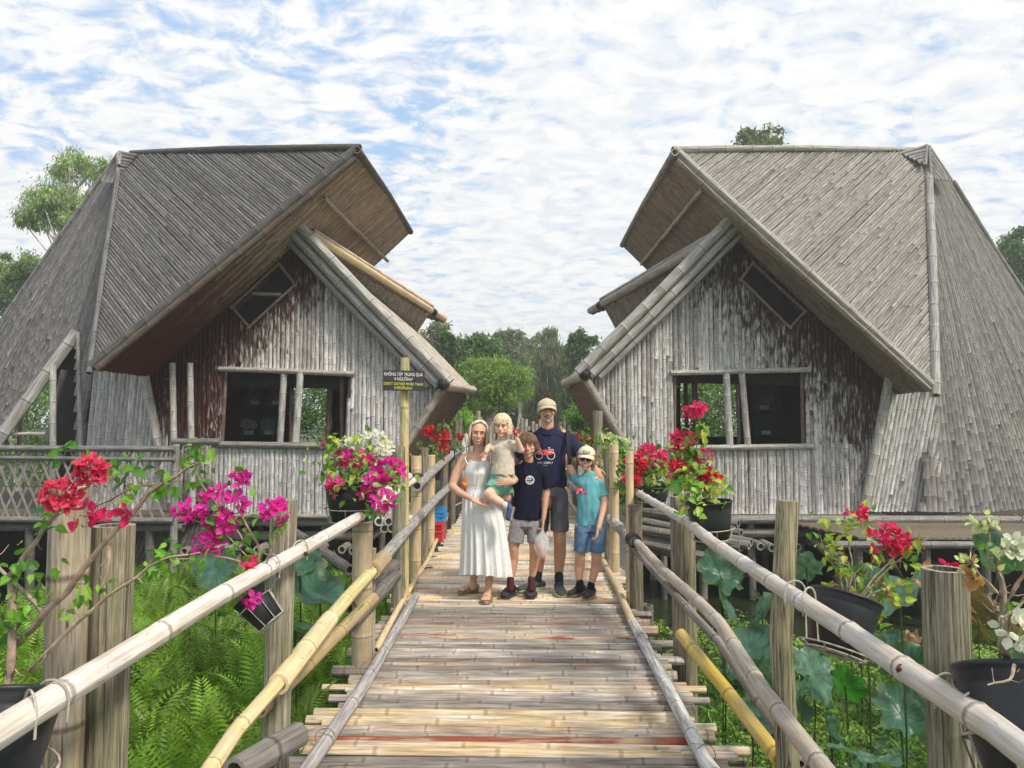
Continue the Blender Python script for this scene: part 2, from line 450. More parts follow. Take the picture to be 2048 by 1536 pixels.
def par_lines(polys, n, dirv, r, over=1.9):
    n = Vector(n).normalized(); d = Vector(dirv); d = (d-n*d.dot(n)).normalized(); b = n.cross(d)
    O = Vector(polys[0][0]); A = [(Vector(p)-O).dot(d) for p in polys[0]]; B = [(Vector(p)-O).dot(b) for p in polys[0]]
    out = []; y = min(B)+r*.9
    while y < max(B):
        q = r*rr.uniform(.85, 1.15); out.append((O+d*(min(A)-.1)+b*y, O+d*(max(A)+.1)+b*y, q, q)); y += over*q
    return out
def fan_lines(A0, A1, B0, B1, k, over=1.06):
    out = []
    for i in range(k):
        f = (i+.5)/k; wa = (Vector(A1)-Vector(A0)).length/k*.5*over; wb = (Vector(B1)-Vector(B0)).length/k*.5*over
        a_, b_ = Vector(A0).lerp(Vector(A1), f), Vector(B0).lerp(Vector(B1), f); out.append((a_-(b_-a_)*.08, b_+(b_-a_)*.05, wa, wb))
    return out
def slab(name, polys, n, dirv, colf, mat, parent, r=.028, stainf=None, lines=None, both=None, **kw):
    mb = MB(); strips(mb, polys, n, lines or par_lines(polys, n, dirv, r), colf, stainf, r, **kw)
    if both is not None:       # the other face of the slab, laid with its own strips
        nn = Vector(n).normalized(); P3 = [[Vector(p)-nn*.05 for p in q] for q in polys]
        strips(mb, P3, -nn, par_lines(P3, -nn, dirv, r*1.3), both, None, r*1.3, **kw)
    return mb.obj(name, mat, parent)
def pole(parent, name, P, r, col, mat=None, **kw):
    mb = MB(); culm(mb, P, r, col, **kw); return mb.obj(name, mat or M_BAM, parent)
Yv = Vector((0, 1, 0)); Z0 = .2
GREYD = (.20, .19, .19); GREYM = (.30, .29, .29); GREYL = (.45, .45, .47); TAN = (.50, .36, .19); BRN = (.16, .10, .065); REDB = (.17, .075, .045)
def house(o, q, label):
    Ya, Yb = q['Ya'], q['Yb']
    ap = at(*q['apex'], Ya); ti = at(*q['tip'], Ya); to = at(*q['otip'], Ya)
    H = empty('bamboo_house', (ap.x, (Ya+Yb)/2, Z0), label, 'house', 'bamboo houses beside the bridge')
    sl = (to-ap); nP = sl.cross(Yv).normalized()
    if nP.z > 0: nP = -nP            # underside normal of the big outer slope
    Rr = atp(*q['R'], ap, nP); Cc = atp(*q['C'], ap, nP); E = atp(*q['E'], ap, nP); Fp = atp(*q['F'], ap, nP)
    B = at(*q['B'], q['BY'])
    mw = q['mat']
    # front wall with window and diamond opening
    low_i = Vector((at(*q['low'], Ya).x, Ya, .75)); low_i = ti+(low_i-ti)*((ti.z-Z0)/(ti.z-low_i.z))
    low_o = Vector((at(*q['olow'], Ya).x, Ya, Z0))
    win = [at(*p, Ya) for p in q['win']]; dia = [at(*p, Ya) for p in q['dia']]
    poly = [ap, ti, low_i, low_o, to]
    slab('front_wall', [poly, win, dia], (0, -1, 0), (0, 0, 1), q['wallcol'], mw, H, r=.034, stainf=q['stain'], piece=(1.2, 3.5))
    # window: frame poles, mullions
    a, b_, c, d_ = win
    wob = q['wincol']
    fr = pole(H, 'window', [a+Vector((-.08, -.05, .03)), b_+Vector((.08, -.05, .03))], .042, wob)
    pole(fr, 'sill', [d_+Vector((-.1, -.07, -.03)), c+Vector((.12, -.07, -.03))], .045, wob, hollow=False)
    for px0, px1, rad, cl, dy in q['mull']:
        pole(fr, 'mullion', [at(px0, q['wy'][0], Ya+dy), at(px1, q['wy'][1], Ya+dy)], rad, cl)
    for s0, s1, rad in ((a, d_, .03), (b_, c, .03)):
        pole(fr, 'jamb', [s0+Vector((0, .04, 0)), s1+Vector((0, .04, 0))], rad, BRN)
    dn = None
    for i in range(4):
        p0, p1 = dia[i], dia[(i+1) % 4]; ex = (p1-p0).normalized()*.03
        x = pole(dn or H, 'batten' if dn else 'diamond_window', [p0-ex+Vector((0, -.05, 0)), p1+ex+Vector((0, -.05, 0))], .022, (.24, .18, .12)); dn = dn or x
    if q.get('diabar'): pole(dn, 'batten', [at(*p, Ya-.02) for p in q['diabar']], .03, (.36, .3, .22))
    # big outer slope: soffit seen from below, verge poles round it
    Cb = Vector((Cc.x, E.y, Cc.z))
    down = (Cc-Rr); down = (down-Yv*down.y).normalized()
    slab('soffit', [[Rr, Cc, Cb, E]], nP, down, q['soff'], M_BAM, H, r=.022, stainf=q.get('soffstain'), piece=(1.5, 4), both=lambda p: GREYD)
    nU = -nP
    pole(H, 'verge_pole', [Rr+nU*.03, Rr.lerp(Cc, .5)+nU*.05+Vector((0, 0, -.03)), Cc+nU*.03], .07, q['vcol'], taper=.9, node=.4)
    pole(H, 'verge_pole', [Rr+nP*.06+down*.1, Cc+nP*.05-down*.05], .05, q['vcol2'], node=.4)
    pole(H, 'verge_pole', [Rr+nP*.02-Yv*.08, Rr.lerp(E, .5)+Vector((0, 0, .05)), E+Yv*.06], .06, q['vcol2'])
    pole(H, 'verge_pole', [E+nU*.02, Vector((Fp.x, E.y, Fp.z))+down*.8], .045, (.3, .24, .17))
    x0, x1 = q['cross']; p0 = atp(*x0, ap+nP*.06, nP); p1 = atp(*x1, ap+nP*.06, nP); pole(H, 'cross_pole', [p0, p1], .035, (.42, .30, .19))
    # front roof triangle and ridge
    nT = (B-Rr).cross(Cc-Rr).normalized()
    if nT.y > 0: nT = -nT
    s0, s1 = atp(*q['sdir'][0], Rr, nT), atp(*q['sdir'][1], Rr, nT)
    slab('roof', [[Rr, B, Cc]], nT, s1-s0, q['roofcol'], M_BAM, H, r=.023, piece=(.6, 2.2), ragged=.02)
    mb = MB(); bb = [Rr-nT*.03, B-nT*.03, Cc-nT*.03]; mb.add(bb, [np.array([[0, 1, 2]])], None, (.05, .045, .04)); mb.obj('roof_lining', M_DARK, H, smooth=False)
    nb = (E-B).cross(Rr-B).normalized(); nb = nb if nb.z > 0 else -nb
    slab('roof', [[Rr, E, B]], nb, E-Rr, lambda p: GREYD, M_BAM, H, r=.05)
    pole(H, 'ridge_pole', [Rr+Vector((-o*.04, -.02, .04)), Rr.lerp(B, .5)+Vector((0, 0, .07)), B+Vector((o*-.15, 0, .03))], .055, q['vcol'], node=.45)
    pole(H, 'hip_pole', [B+nT*.03, B.lerp(Cc, .5)+nT*.05, Cc+nT*.03+(Cc-B).normalized()*.1], q['hipr'], q['hipcol'], node=.5)
    # roof closing the far side
    Bb = Vector((B.x, max(B.y+2.2, E.y), Z0+1.2)); nn = (E-B).cross(Bb-B).normalized(); nn = nn if nn.y > 0 else -nn
    slab('roof', [[B, E, Cb, Bb]], nn, Bb-B, lambda p: GREYD, M_BAM, H, r=.06)
    # ridge cap
    mb = MB()
    for p in q['cap']:
        v = [at(x, y, Yy) for x, y, Yy in p]; nc = (v[1]-v[0]).cross(v[2]-v[0]).normalized(); nc = nc if nc.y < 0 else -nc
        strips(mb, [v], nc, par_lines([v], nc, v[1]-v[0], .03), lambda p: GREYD if o < 0 else GREYM, None, .03)
        culm(mb, [v[0], v[-1]], .03, GREYM)
    mb.obj('ridge_cap', M_BAM, H)
    # inner slope (towards the bridge): roof plane, verge poles, eave pole
    si = (ti-ap); nI = si.cross(Yv).normalized(); nI = nI if nI.z > 0 else -nI
    tb = at(*q['tipb'], Yb); apb = Vector((ap.x, Yb, ap.z))
    tf = ti-Yv*.35
    quad = [ap-Yv*.3, tf, tb, Vector((tb.x-si.x, Yb, tb.z-si.z))]
    nI2 = (quad[1]-quad[0]).cross(quad[3]-quad[0]).normalized(); nI2 = nI2 if nI2.z > 0 else -nI2
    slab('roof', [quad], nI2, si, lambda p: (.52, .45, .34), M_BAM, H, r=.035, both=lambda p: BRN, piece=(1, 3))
    for k, (off, rad, cl) in enumerate(((.10, .085, q['vpc']), (-.06, .07, q['vpc']), (-.19, .05, GREYM))):
        nn = nI*off; pole(H, 'verge_pole', [ap-Yv*(.36-.06*k)+nn-si.normalized()*.12, ap.lerp(ti, .5)-Yv*(.36-.06*k)+nn+Vector((0, 0, -.02)), ti-Yv*(.36-.06*k)+nn+si.normalized()*(.05-.1*k)], rad, cl, node=.42)
    pole(H, 'eave_pole', [tf+Vector((0, -.05, 0)), tb+Vector((0, .15, 0))], .085, (.55, .47, .35))
    mb = MB(); e_ = tf+Vector((0, -.06, 0)); culm(mb, [e_-Yv*.02, e_+Yv*.05], .096, (.02, .02, .02), bulge=0); mb.obj('pole_cap', M_RUBBER, H)
    # lower inner wall, leaning in under the eave
    lw = [ti-Yv*.25, low_i-Yv*.25, Vector((low_i.x, Yb, Z0)), Vector((ti.x, Yb, ti.z))]
    nl = (lw[1]-lw[0]).cross(lw[3]-lw[0]).normalized(); nl = nl if nl.x*o < 0 else -nl
    slab('side_wall', [lw], nl, low_i-ti, lambda p: (.24, .155, .095), M_BAM, H, r=.03, piece=(1.5, 3))
    pole(H, 'corner_pole', [ti+Vector((0, -.3, -.03)), low_i+Vector((0, -.3, 0))], .06, (.32, .28, .23))
    pole(H, 'corner_pole', [Vector((ti.x, Yb+.05, ti.z)), Vector((low_i.x, Yb+.05, Z0))], .05, (.30, .2, .12))
    # dormer between the two slopes
    De = at(*q['dend'], q['DY']); Ds = at(*q['dst'], Ya-.12); G = at(*q['G'], Yb); Gt = De.lerp(Ds, .15)+Vector((0, 0, -.1))
    pole(H, 'dormer_pole', [Ds+Vector((0, 0, .02)), De], .075, q['dpc'], mat=M_FRESH if o < 0 else M_BAM, node=.45)
    pole(H, 'dormer_pole', [Ds+Vector((0, .12, .12)), De.lerp(Ds, .12)+Vector((0, .1, .12))], .04, q['dpc'])
    mb = MB(); ce = De.lerp(Ds, .13); culm(mb, [ce, ce.lerp(De, .25)], .086, (.02, .02, .02), bulge=0); mb.obj('pole_cap', M_RUBBER, H)
    tri = [ap+Vector((0, -.05, -.02)), Gt, G]; nd_ = (tri[1]-tri[0]).cross(tri[2]-tri[0]).normalized(); nd_ = nd_ if nd_.y < 0 else -nd_
    slab('dormer_wall', [tri], nd_, G-Gt, lambda p: (.33, .28, .24), mw, H, r=.03, stainf=lambda p: .35)
    top = [Ds, De, Vector((De.x+o*1.7, De.y, De.z+.5))]; nt_ = (top[1]-top[0]).cross(top[2]-top[0]).normalized(); nt_ = nt_ if nt_.z > 0 else -nt_
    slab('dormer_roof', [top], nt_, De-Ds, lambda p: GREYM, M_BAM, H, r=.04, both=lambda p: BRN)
    # back gable and floor, dark inside
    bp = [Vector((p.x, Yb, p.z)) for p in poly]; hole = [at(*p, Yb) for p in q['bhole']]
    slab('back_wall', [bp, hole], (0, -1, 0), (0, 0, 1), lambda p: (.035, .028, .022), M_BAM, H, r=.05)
    mb = MB(); box(mb, (min(low_i.x, low_o.x)-.3, Ya-.15, Z0-.08), (max(low_i.x, low_o.x)+.3, Yb+.1, Z0), (.2, .16, .12)); mb.obj('floor', M_POST, H, smooth=False); xx = sorted((low_o.x+o*.31, low_o.x+o*5.5)); mb = MB(); box(mb, (xx[0], Ya+(.1 if o > 0 else 0), Z0-.10), (xx[1], Yb+3.5, Z0-.02), (.2, .16, .12)); mb.obj('side_floor', M_POST, H, smooth=False); mb = MB(); box(mb, (min(low_i.x, xx[0]), Yb+.05, -1.3), (max(low_i.x, xx[1]), Yb+.10, Z0-.12)); mb.obj('shade_skirt', M_DARK, H, smooth=False)  # side floor extended and near-black skirt added to darken the space below
    if q.get('part'):
        x0_, x1_ = at(*q['part'][0], Yb-1.2).x, at(*q['part'][1], Yb-1.2).x
        mb = MB(); box(mb, (min(x0_, x1_), Yb-1.25, Z0), (max(x0_, x1_), Yb-1.2, 3.4)); mb.obj('partition', M_DARK, H, smooth=False)
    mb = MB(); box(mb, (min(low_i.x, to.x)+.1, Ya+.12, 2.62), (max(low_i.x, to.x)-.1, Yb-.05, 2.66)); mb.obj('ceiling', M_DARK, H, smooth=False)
    ga = [Vector((p.x+(ap.x-p.x)*.06, Ya+.22, p.z-.06)) for p in (ap, ti, to)]; mb = MB(); mb.add(ga, [np.array([[0, 1, 2]])]); mb.obj('attic_dark_sheet', M_DARK, H, smooth=False)  # dark sheet behind the diamond opening stands in for attic shade
    # outer corner post, pale wall, side face
    pole(H, 'corner_pole', [at(*q['opost'][0], Ya-.12), at(*q['opost'][1], Ya-.12)], .07, (.42, .40, .36))
    pw = [at(*p, Ya+.08) for p in q['pwall']]
    slab('side_wall', [pw], (0, -1, 0), pw[3]-pw[0], lambda p: blend((.60, .59, .59), (.46, .44, .43), rr.random()), M_BAM, H, r=.034, piece=(1.5, 4))
    s1, s2, s3 = [at(*p) for p in q['splane']]; ns = (s2-s1).cross(s3-s1).normalized(); ns = ns if ns.y < 0 else -ns
    sp = [atp(*p, s1, ns) for p in q['side']]
    fb0, fb1 = [atp(*p, s1, ns) for p in q['fan']]; Bs = atp(*q['B'], s1, ns)
    per = Vector((1, 0, 0)); per = (per-ns*per.dot(ns)).normalized()
    slab('side_roof', [sp], ns, fb0-Bs, q['sidecol'], M_BAM, H, r=.03, lines=fan_lines(Bs-per*.45*(1 if o < 0 else -1)*-1, Bs+per*.45*(1 if o < 0 else -1)*-1, fb0, fb1, q['nfan'], 1.12), piece=(2.5, 6))
    P1, P2 = sp[q['sil'][0]], sp[q['sil'][1]]; pole(H, 'hip_pole', [P1, P2], .05, (.28, .26, .25))
    # stilts and floor beams
    xs = np.linspace(low_o.x+o*.8, low_i.x, 7)
    for yy in (Ya-.05, Ya+1.4, Yb-.2):
        for x in xs:
            x = x+rr.uniform(-.1, .1); pole(H, 'stilt', [(x+rr.uniform(-.05, .05), yy, -1.3), (x, yy, Z0-.1)], rr.uniform(.045, .07), jit((.26, .23, .20), .3))
    for i in range(7):
        x = xs[rr.randrange(len(xs)-1)]; pole(H, 'brace', [(x, Ya+rr.uniform(0, 2), -1.2), (x+rr.uniform(-1.2, 1.2), Ya+rr.uniform(0, 2), Z0-.15)], .045, (.22, .19, .165))
    pole(H, 'floor_beam', [(low_i.x-o*.1, Ya-.2, Z0-.06), (low_o.x+o*(.9 if o < 0 else 4.2), Ya-.2, Z0-.06)], .065, (.27, .25, .23))
    pole(H, 'floor_beam', [(low_i.x, Ya-.12, Z0-.28), (low_o.x+o*.3, Ya-.12, Z0-.28)], .07, (.2, .18, .165))
    mb = MB()
    for x in np.linspace(low_i.x, low_o.x, 11):
        x = x+rr.uniform(-.15, .15); culm(mb, [(x, Ya-.45-rr.uniform(0, .2), Z0-.43), (x, Yb, Z0-.43)], .062, (.30, .27, .24), bulge=.03)
    mb.obj('floor_joists', M_BAM, H)
    return H, dict(ap=ap, ti=ti, to=to, low_o=low_o, low_i=low_i, R=Rr, C=Cc, E=E, B=B)
def blend(a, b, f):
    f = max(0, min(1, f)); return tuple(x+(y-x)*f for x, y in zip(a, b))
def stainL(p):
    ap = at(605, 475, 11.2); d = (p.x-ap.x)*.713+(ap.z-p.z)*.70     # metres below the outer slope
    v = .92-.50*d
    if p.x < at(452, 760, 11.2).x: v = max(v, .62+.10*math.sin(p.x*7)+(.12 if p.z < 2.6 else 0))
    if p.z < 1.3: v -= .3
    di = (ap.z-p.z)*.70-(p.x-ap.x)*.713
    return max(.20, min(.95, max(v, .56-.55*di)))
def stainR(p):
    ap = at(1455, 462, 11.6); d = (ap.x-p.x)*.713+(ap.z-p.z)*.70
    v = .84-.34*d
    v = max(v, .58*min(1, max(0, (p.x-at(1560, 760, 11.6).x)/.7))+.10*math.sin(p.x*5))
    if p.z < 1.3: v -= .22
    di = (ap.z-p.z)*.70+(p.x-ap.x)*-.713*-1
    return max(.30, min(.9, v), .60-.55*(ap.z-p.z))
left = dict(Ya=11.2, Yb=14.8, apex=(605, 475), tip=(892, 772), otip=(292, 762), R=(715, 302), C=(183, 737), E=(820, 462), F=(742, 535), B=(245, 311), BY=12.0,
    low=(770, 960), olow=(342, 1030), win=[(450, 742), (700, 752), (690, 888), (442, 885)], wy=(745, 888), dia=[(560, 530), (592, 572), (500, 655), (466, 615)],
    diabar=[(505, 588), (562, 590)], mull=[(568, 560, .05, (.42, .40, .38), -.02), (600, 591, .055, (.46, .46, .44), -.06), (584, 582, .035, (.20, .12, .07), .5), (662, 655, .045, (.09, .05, .03), .3), (684, 684, .035, (.16, .09, .05), .2)],
    wincol=(.40, .37, .33), mat=M_WL, wallcol=lambda p: blend((.70, .68, .67), (.38, .345, .33), rr.random()**1.3), stain=stainL,
    soff=lambda p: blend((.19, .09, .05), (.58, .40, .22), (p.x+4.3)/1.6), soffstain=lambda p: max(.05, .5-.35*(p.x+4.6)), vcol=(.10, .093, .088), vcol2=(.12, .085, .06), vpc=(.42, .40, .37),  # soff: tan towards the bridge puts warm bounce light into the colour
    cross=((648, 395), (775, 522)), sdir=((300, 500), (400, 610)), roofcol=lambda p: blend((.105, .099, .098), (.19, .18, .178), rr.random()), hipr=.035, hipcol=(.16, .155, .155),
    cap=[[(240, 303, 11.8), (275, 310, 11.8), (232, 365, 11.7), (238, 330, 11.7)], [(236, 306, 11.75), (203, 362, 11.8), (234, 366, 11.7)]], tipb=(945, 780), dend=(888, 638), dst=(622, 472), DY=14.9, G=(822, 682), dpc=(.58, .44, .24),
    bhole=[(578, 766), (656, 766), (656, 888), (578, 888)], part=((440, 800), (572, 800)), opost=((285, 735), (318, 895)), pwall=[(190, 738), (296, 742), (345, 1030), (160, 1030)],
    splane=((240, 308, 12.0), (160, 1030, 11.35), (0, 650, 12.8)), side=[(240, 306), (208, 600), (188, 735), (168, 890), (150, 1160), (200, 1150), (154, 1030), (154, 664), (-90, 1010), (-600, 1500)],
    fan=((190, 1160), (-620, 1480)), nfan=74, sidecol=lambda p: blend((.165, .154, .148), (.27, .255, .245), rr.random()), sil=(0, 9))
HL, GL = house(-1, left, 'bamboo house left of the bridge with dark roof and flaking maroon paint')
right = dict(Ya=11.6, Yb=15.4, apex=(1455, 462), tip=(1166, 753), otip=(1775, 765), R=(1350, 306), C=(1868, 780), E=(1245, 489), F=(1282, 532), B=(1853, 305), BY=12.4,
    low=(1288, 900), olow=(1730, 1018), win=[(1350, 750), (1605, 744), (1608, 888), (1350, 892)], wy=(747, 890), dia=[(1504, 527), (1608, 624), (1578, 656), (1480, 560)],
    mull=[(1371, 1374, .035, (.08, .05, .04), .6), (1388, 1394, .045, (.07, .04, .03), .3), (1452, 1460, .055, (.48, .46, .42), -.03), (1484, 1496, .05, (.42, .38, .35), -.05), (1474, 1478, .03, (.15, .12, .1), .3)],
    wincol=(.44, .42, .38), mat=M_WR, wallcol=lambda p: blend((.70, .68, .67), (.38, .35, .335), rr.random()**1.3), stain=stainR,
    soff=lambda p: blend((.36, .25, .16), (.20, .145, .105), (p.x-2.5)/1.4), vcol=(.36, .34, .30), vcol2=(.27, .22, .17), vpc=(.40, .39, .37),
    cross=((1405, 378), (1283, 528)), sdir=((1500, 600), (1600, 505)), roofcol=lambda p: blend((.25, .232, .212), (.36, .335, .31), rr.random()), hipr=.065, hipcol=(.38, .36, .34),
    cap=[[(1853, 290, 12.2), (1795, 305, 12.2), (1850, 330, 12.1)], [(1858, 292, 12.2), (1905, 362, 12.3), (1862, 358, 12.1)]], tipb=(1130, 766), dend=(1180, 622), dst=(1430, 478), DY=15.5, G=(1244, 680), dpc=(.36, .33, .28),
    bhole=[(1362, 766), (1478, 766), (1478, 874), (1362, 874)], part=((1484, 800), (1610, 800)), opost=((1780, 748), (1728, 1022)), pwall=[(1778, 755), (1872, 790), (1885, 1022), (1728, 1022)],
    splane=((1853, 298, 12.4), (1872, 1015, 11.62), (2048, 590, 13.2)), side=[(1856, 300), (1855, 780), (1842, 1022), (2700, 1030), (2640, 1500), (2760, 1500), (1905, 364)],
    fan=((1842, 1030), (2700, 1560)), nfan=64, sidecol=lambda p: blend((.18, .168, .162), (.28, .264, .255), rr.random()), sil=(6, 5))
right['side'] = [(1856, 300), (1858, 780), (1842, 1022), (2400, 1035), (2420, 1180), (1905, 364)]
right['sil'] = (5, 4); right['fan'] = ((1838, 1030), (2440, 1220))
HR, GR = house(1, right, 'bamboo house right of the bridge with pale shingled roof')
# extra pieces of the left house: balcony panel, veranda, lattice balustrade, entrance
Yp = 10.85
bp_ = [at(428, 892, Yp), at(792, 898, Yp), at(700, 1020, Yp), at(650, 1032, Yp), at(428, 1032, Yp)]
slab('balcony_panel', [bp_], (0, -1, 0), (0, 0, 1), lambda p: blend((.60, .59, .60), (.42, .40, .40), rr.random()), M_WL, HL, r=.032, stainf=lambda p: .25, piece=(2, 3))
pole(HL, 'balcony_rail', [at(425, 888, Yp-.05), at(800, 896, Yp-.05)], .05, (.24, .225, .215), bulge=.02)
pole(HL, 'balcony_rail', [at(425, 1030, Yp-.04), at(655, 1034, Yp-.04)], .035, (.3, .28, .26), bulge=.02)
pole(HL, 'balcony_rail', [at(345, 884, Yp-.1), at(440, 884, Yp-.1)], .055, (.2, .18, .17), hollow=False)
for px in (345, 380):
    pole(HL, 'balcony_post', [at(px+6, 1040, Yp), at(px, 726, Yp)], .045, (.44, .44, .40))
mb = MB(); YL = 10.0
zt, zb = at(0, 897, YL).z, at(0, 1036, YL).z
x0, x1 = at(-220, 900, YL).x, at(350, 900, YL).x
def bar(p, q_, w_=.030, th=.008, col=(.27, .25, .23)):
    p, q_ = Vector(p), Vector(q_); d = (q_-p).normalized(); s_ = Vector((d.z, 0, -d.x))*w_*.5; y = Vector((0, th*.5, 0))
    V = [p-s_-y, p+s_-y, q_+s_-y, q_-s_-y, p-s_+y, p+s_+y, q_+s_+y, q_-s_+y]; rn = rr.random()
    mb.add(V, [np.array([(0, 1, 2, 3), (7, 6, 5, 4), (0, 4, 5, 1), (1, 5, 6, 2), (2, 6, 7, 3), (3, 7, 4, 0)])], [((v.x+v.z), v.z*2+.5, rn) for v in V], jit(col, .2))
x = x0-.4
while x < x1:
    for yy, dxx in ((YL, .42), (YL-.012, -.42)):
        a_, b_ = Vector((x, yy, zb)), Vector((x+dxx, yy, zt))
        if dxx < 0: a_, b_ = Vector((x+.42, yy, zb)), Vector((x, yy, zt))
        if max(a_.x, b_.x) < x1+.02: bar(a_, b_)
    x += .155
mb.obj('balustrade_lattice', M_BAM, HL, smooth=False)
for zz, rad in ((zt+.02, .045), (zt-.12, .03), (zb, .045)):
    pole(HL, 'balustrade_rail', [(x0, YL-.03, zz), (x1+.02, YL-.03, zz-.03)], rad, (.2, .19, .18), bulge=.02, hollow=False)
pole(HL, 'balustrade_post', [(x1, YL+.03, zb-1.2), (x1, YL+.03, zt+.06)], .05, (.25, .24, .22))
mb = MB()
for i in range(9):
    y = YL+.02+i*.15; box(mb, (x0, y, zb-.06), (x1+.05, y+.143, zb-.03), jit((.5, .42, .36), .15))
mb.obj('veranda', M_POST, HL, smooth=False)
pole(HL, 'floor_beam', [(x0, YL+.1, zb-.14), (x1+.1, YL+.1, zb-.14)], .06, (.15, .14, .13))
for px in (-60, 60, 170, 300): pole(HL, 'stilt', [at(px, 1250, YL+.1), at(px, 1050, YL+.1)], .06, (.13, .12, .11))
pole(HL, 'entrance_pole', [at(154, 664, 11.0), at(-80, 985, 10.3)], .085, (.33, .32, .30), node=.5)
for px0, px1, y0, y1, Yy, cl in ((106, 106, 730, 1030, 10.8, (.46, .46, .42)), (156, 163, 664, 1030, 10.95, (.42, .41, .39)), (44, 38, 820, 900, 13.5, (.5, .42, .3)), (128, 92, 740, 900, 11.6, (.15, .13, .12))):
    pole(HL, 'entrance_post', [at(px1, y1, Yy), at(px0, y0, Yy)], .045 if px0 != 156 else .03, cl)
pole(HL, 'handrail', [at(-20, 868, 12.5), at(92, 868, 12.5)], .035, (.62, .55, .45))
mb = MB(); a_ = at(112, 650, 12.2); b_ = at(290, 1030, 12.2); box(mb, (a_.x, 12.2, Z0), (b_.x, 12.25, 3.2)); mb.obj('partition', M_DARK, HL, smooth=False)
slab('under_wall', [[at(215, 1045, 10.7), at(420, 1045, 10.7), at(420, 1190, 10.7), at(120, 1190, 10.7)]], (0, -1, 0), (-.35, 0, -1), lambda p: (.14, .13, .125), M_BAM, HL, r=.035)
# right house: board walkway in front
mb = MB(); zq = .10
for i in range(10):
    y0_ = 9.9+i*.165; box(mb, (at(1660-i*6, 1040, 10.8).x, y0_, zq-.03), (9.5, y0_+.157, zq), jit((.62, .55, .48), .12))
mb.obj('walkway_boards', M_POST, HR, smooth=False)
pole(HR, 'floor_beam', [(at(1655, 1040, 10).x, 9.9, zq-.1), (9.5, 9.9, zq-.1)], .05, (.22, .21, .2))
for x in (4.5, 5.4, 6.2, 7.1, 8): pole(HR, 'stilt', [(x, 10.0, -1.3), (x, 10.0, zq-.1)], .06, jit((.16, .14, .12), .2))
for x, z in ((4.2, -.1), (5.6, -.25), (6.6, -.12)): pole(HR, 'floor_beam', [(x, 9.75, z-.15), (x+.3, 12, z)], .075, (.2, .18, .16))
# exhibits on the shelves behind the windows
def picture(px0, py0, px1, py1, Y, petals, bgc, label, cat='picture'):
    bgc = tuple(x*.35 for x in bgc); petals = [(a, b, c, tuple(x*.30 for x in d)) for a, b, c, d in petals]  # colours dimmed to put the room's shade into the panels
    a, b = at(px0, py0, Y), at(px1, py1, Y); t = empty('framed_picture', ((a.x+b.x)/2, Y, b.z), label, cat, 'pictures inside the houses')
    mb = MB(); box(mb, (a.x, Y-.02, b.z), (b.x, Y+.01, a.z), bgc); mb.obj('panel', M_CARD, t, smooth=False)
    mb = MB()
    for cx, cy, rad, cl in petals:
        c = at(cx, cy, Y-.03)
        for k in range(9):
            an = 2*math.pi*k/9; dd = Vector((math.cos(an), 0, math.sin(an))); s_ = Vector((-dd.z, 0, dd.x))
            mb.add([c, c+dd*rad*.6+s_*rad*.25, c+dd*rad, c+dd*rad*.6-s_*rad*.25], [np.array([[0, 1, 2, 3]])], None, cl)
    if petals: mb.obj('flower_relief', M_CARD, t, smooth=False)
    mb = MB(); cx = (px0*2+px1)/3+6; p = at(cx, py1-7, Y-.035); box(mb, (p.x-.08, Y-.05, p.z-.035), (p.x+.08, Y-.04, p.z+.035), (.3, .3, .3)); mb.obj('caption_card', M_CARD, t, smooth=False)
M_CARD = plain('painted card', (.5, .5, .5), .7, usecol=True, nscale=14, namt=.3)
picture(490, 765, 532, 812, 12.6, [(508, 787, .16, (.55, .22, .18))], (.05, .07, .08), 'dim panel with a pink flower, top row in the left house window')
picture(534, 762, 575, 812, 12.6, [(556, 786, .17, (.55, .42, .05))], (.10, .10, .07), 'dim panel with a yellow flower, top row in the left house window')
picture(480, 835, 515, 872, 12.6, [(492, 848, .12, (.6, .6, .52)), (506, 850, .09, (.6, .6, .52))], (.03, .04, .03), 'dim panel with cream flowers, bottom row in the left house window')
picture(520, 833, 556, 872, 12.6, [(535, 850, .15, (.3, .4, .38))], (.05, .1, .09), 'dim panel with pale green flowers, bottom row in the left house window')
picture(1502, 766, 1562, 822, 13.0, [(1535, 795, .16, (.3, .3, .3))], (.08, .10, .12), 'upper dim panel with a torn grey sheet in the right house window')
picture(1508, 832, 1562, 872, 13.0, [], (.02, .07, .05), 'lower dark green panel with a caption in the right house window')
# ---------------------------------------------------------------- ground and pond
def terrain():
    xs = np.concatenate([np.linspace(-400, -14, 14), np.linspace(-12, 14, 66), np.linspace(16, 400, 14)]); ys = np.concatenate([np.linspace(-60, -2, 6), np.linspace(-1, 36, 92), np.linspace(40, 500, 16)])
    X, Y = np.meshgrid(xs, ys)
    h = np.full(X.shape, -1.38)
    # fern bank on the left, grassy shore behind the houses
    bank = np.clip((-X-1.0)/1.0, 0, 1)*np.clip((10.2-Y)/1.2, 0, 1); h += bank*.55
    shore = np.clip((Y-24)/6, 0, 1); h += shore*1.3
    side = np.clip((np.abs(X)-13)/4, 0, 1)*np.clip((Y-6)/6, 0, 1); h = np.maximum(h, -1.38+side*1.3)
    h += .05*np.sin(X*1.9+Y)*np.cos(Y*1.3)
    mb = MB(); mb.add(np.stack([X, Y, h], -1).reshape(-1, 3), [gridfaces(len(ys), len(xs))[:, ::-1]], None, (.1, .15, .05))
    tag(mb.obj('ground', M_GROUND), kind='structure')
    mb = MB(); mb.add([(-60, -6, -1.12), (60, -6, -1.12), (60, 30, -1.12), (-60, 30, -1.12)], [np.array([[0, 1, 2, 3]])]); tag(mb.obj('pond_water', M_POND), kind='structure')
terrain()
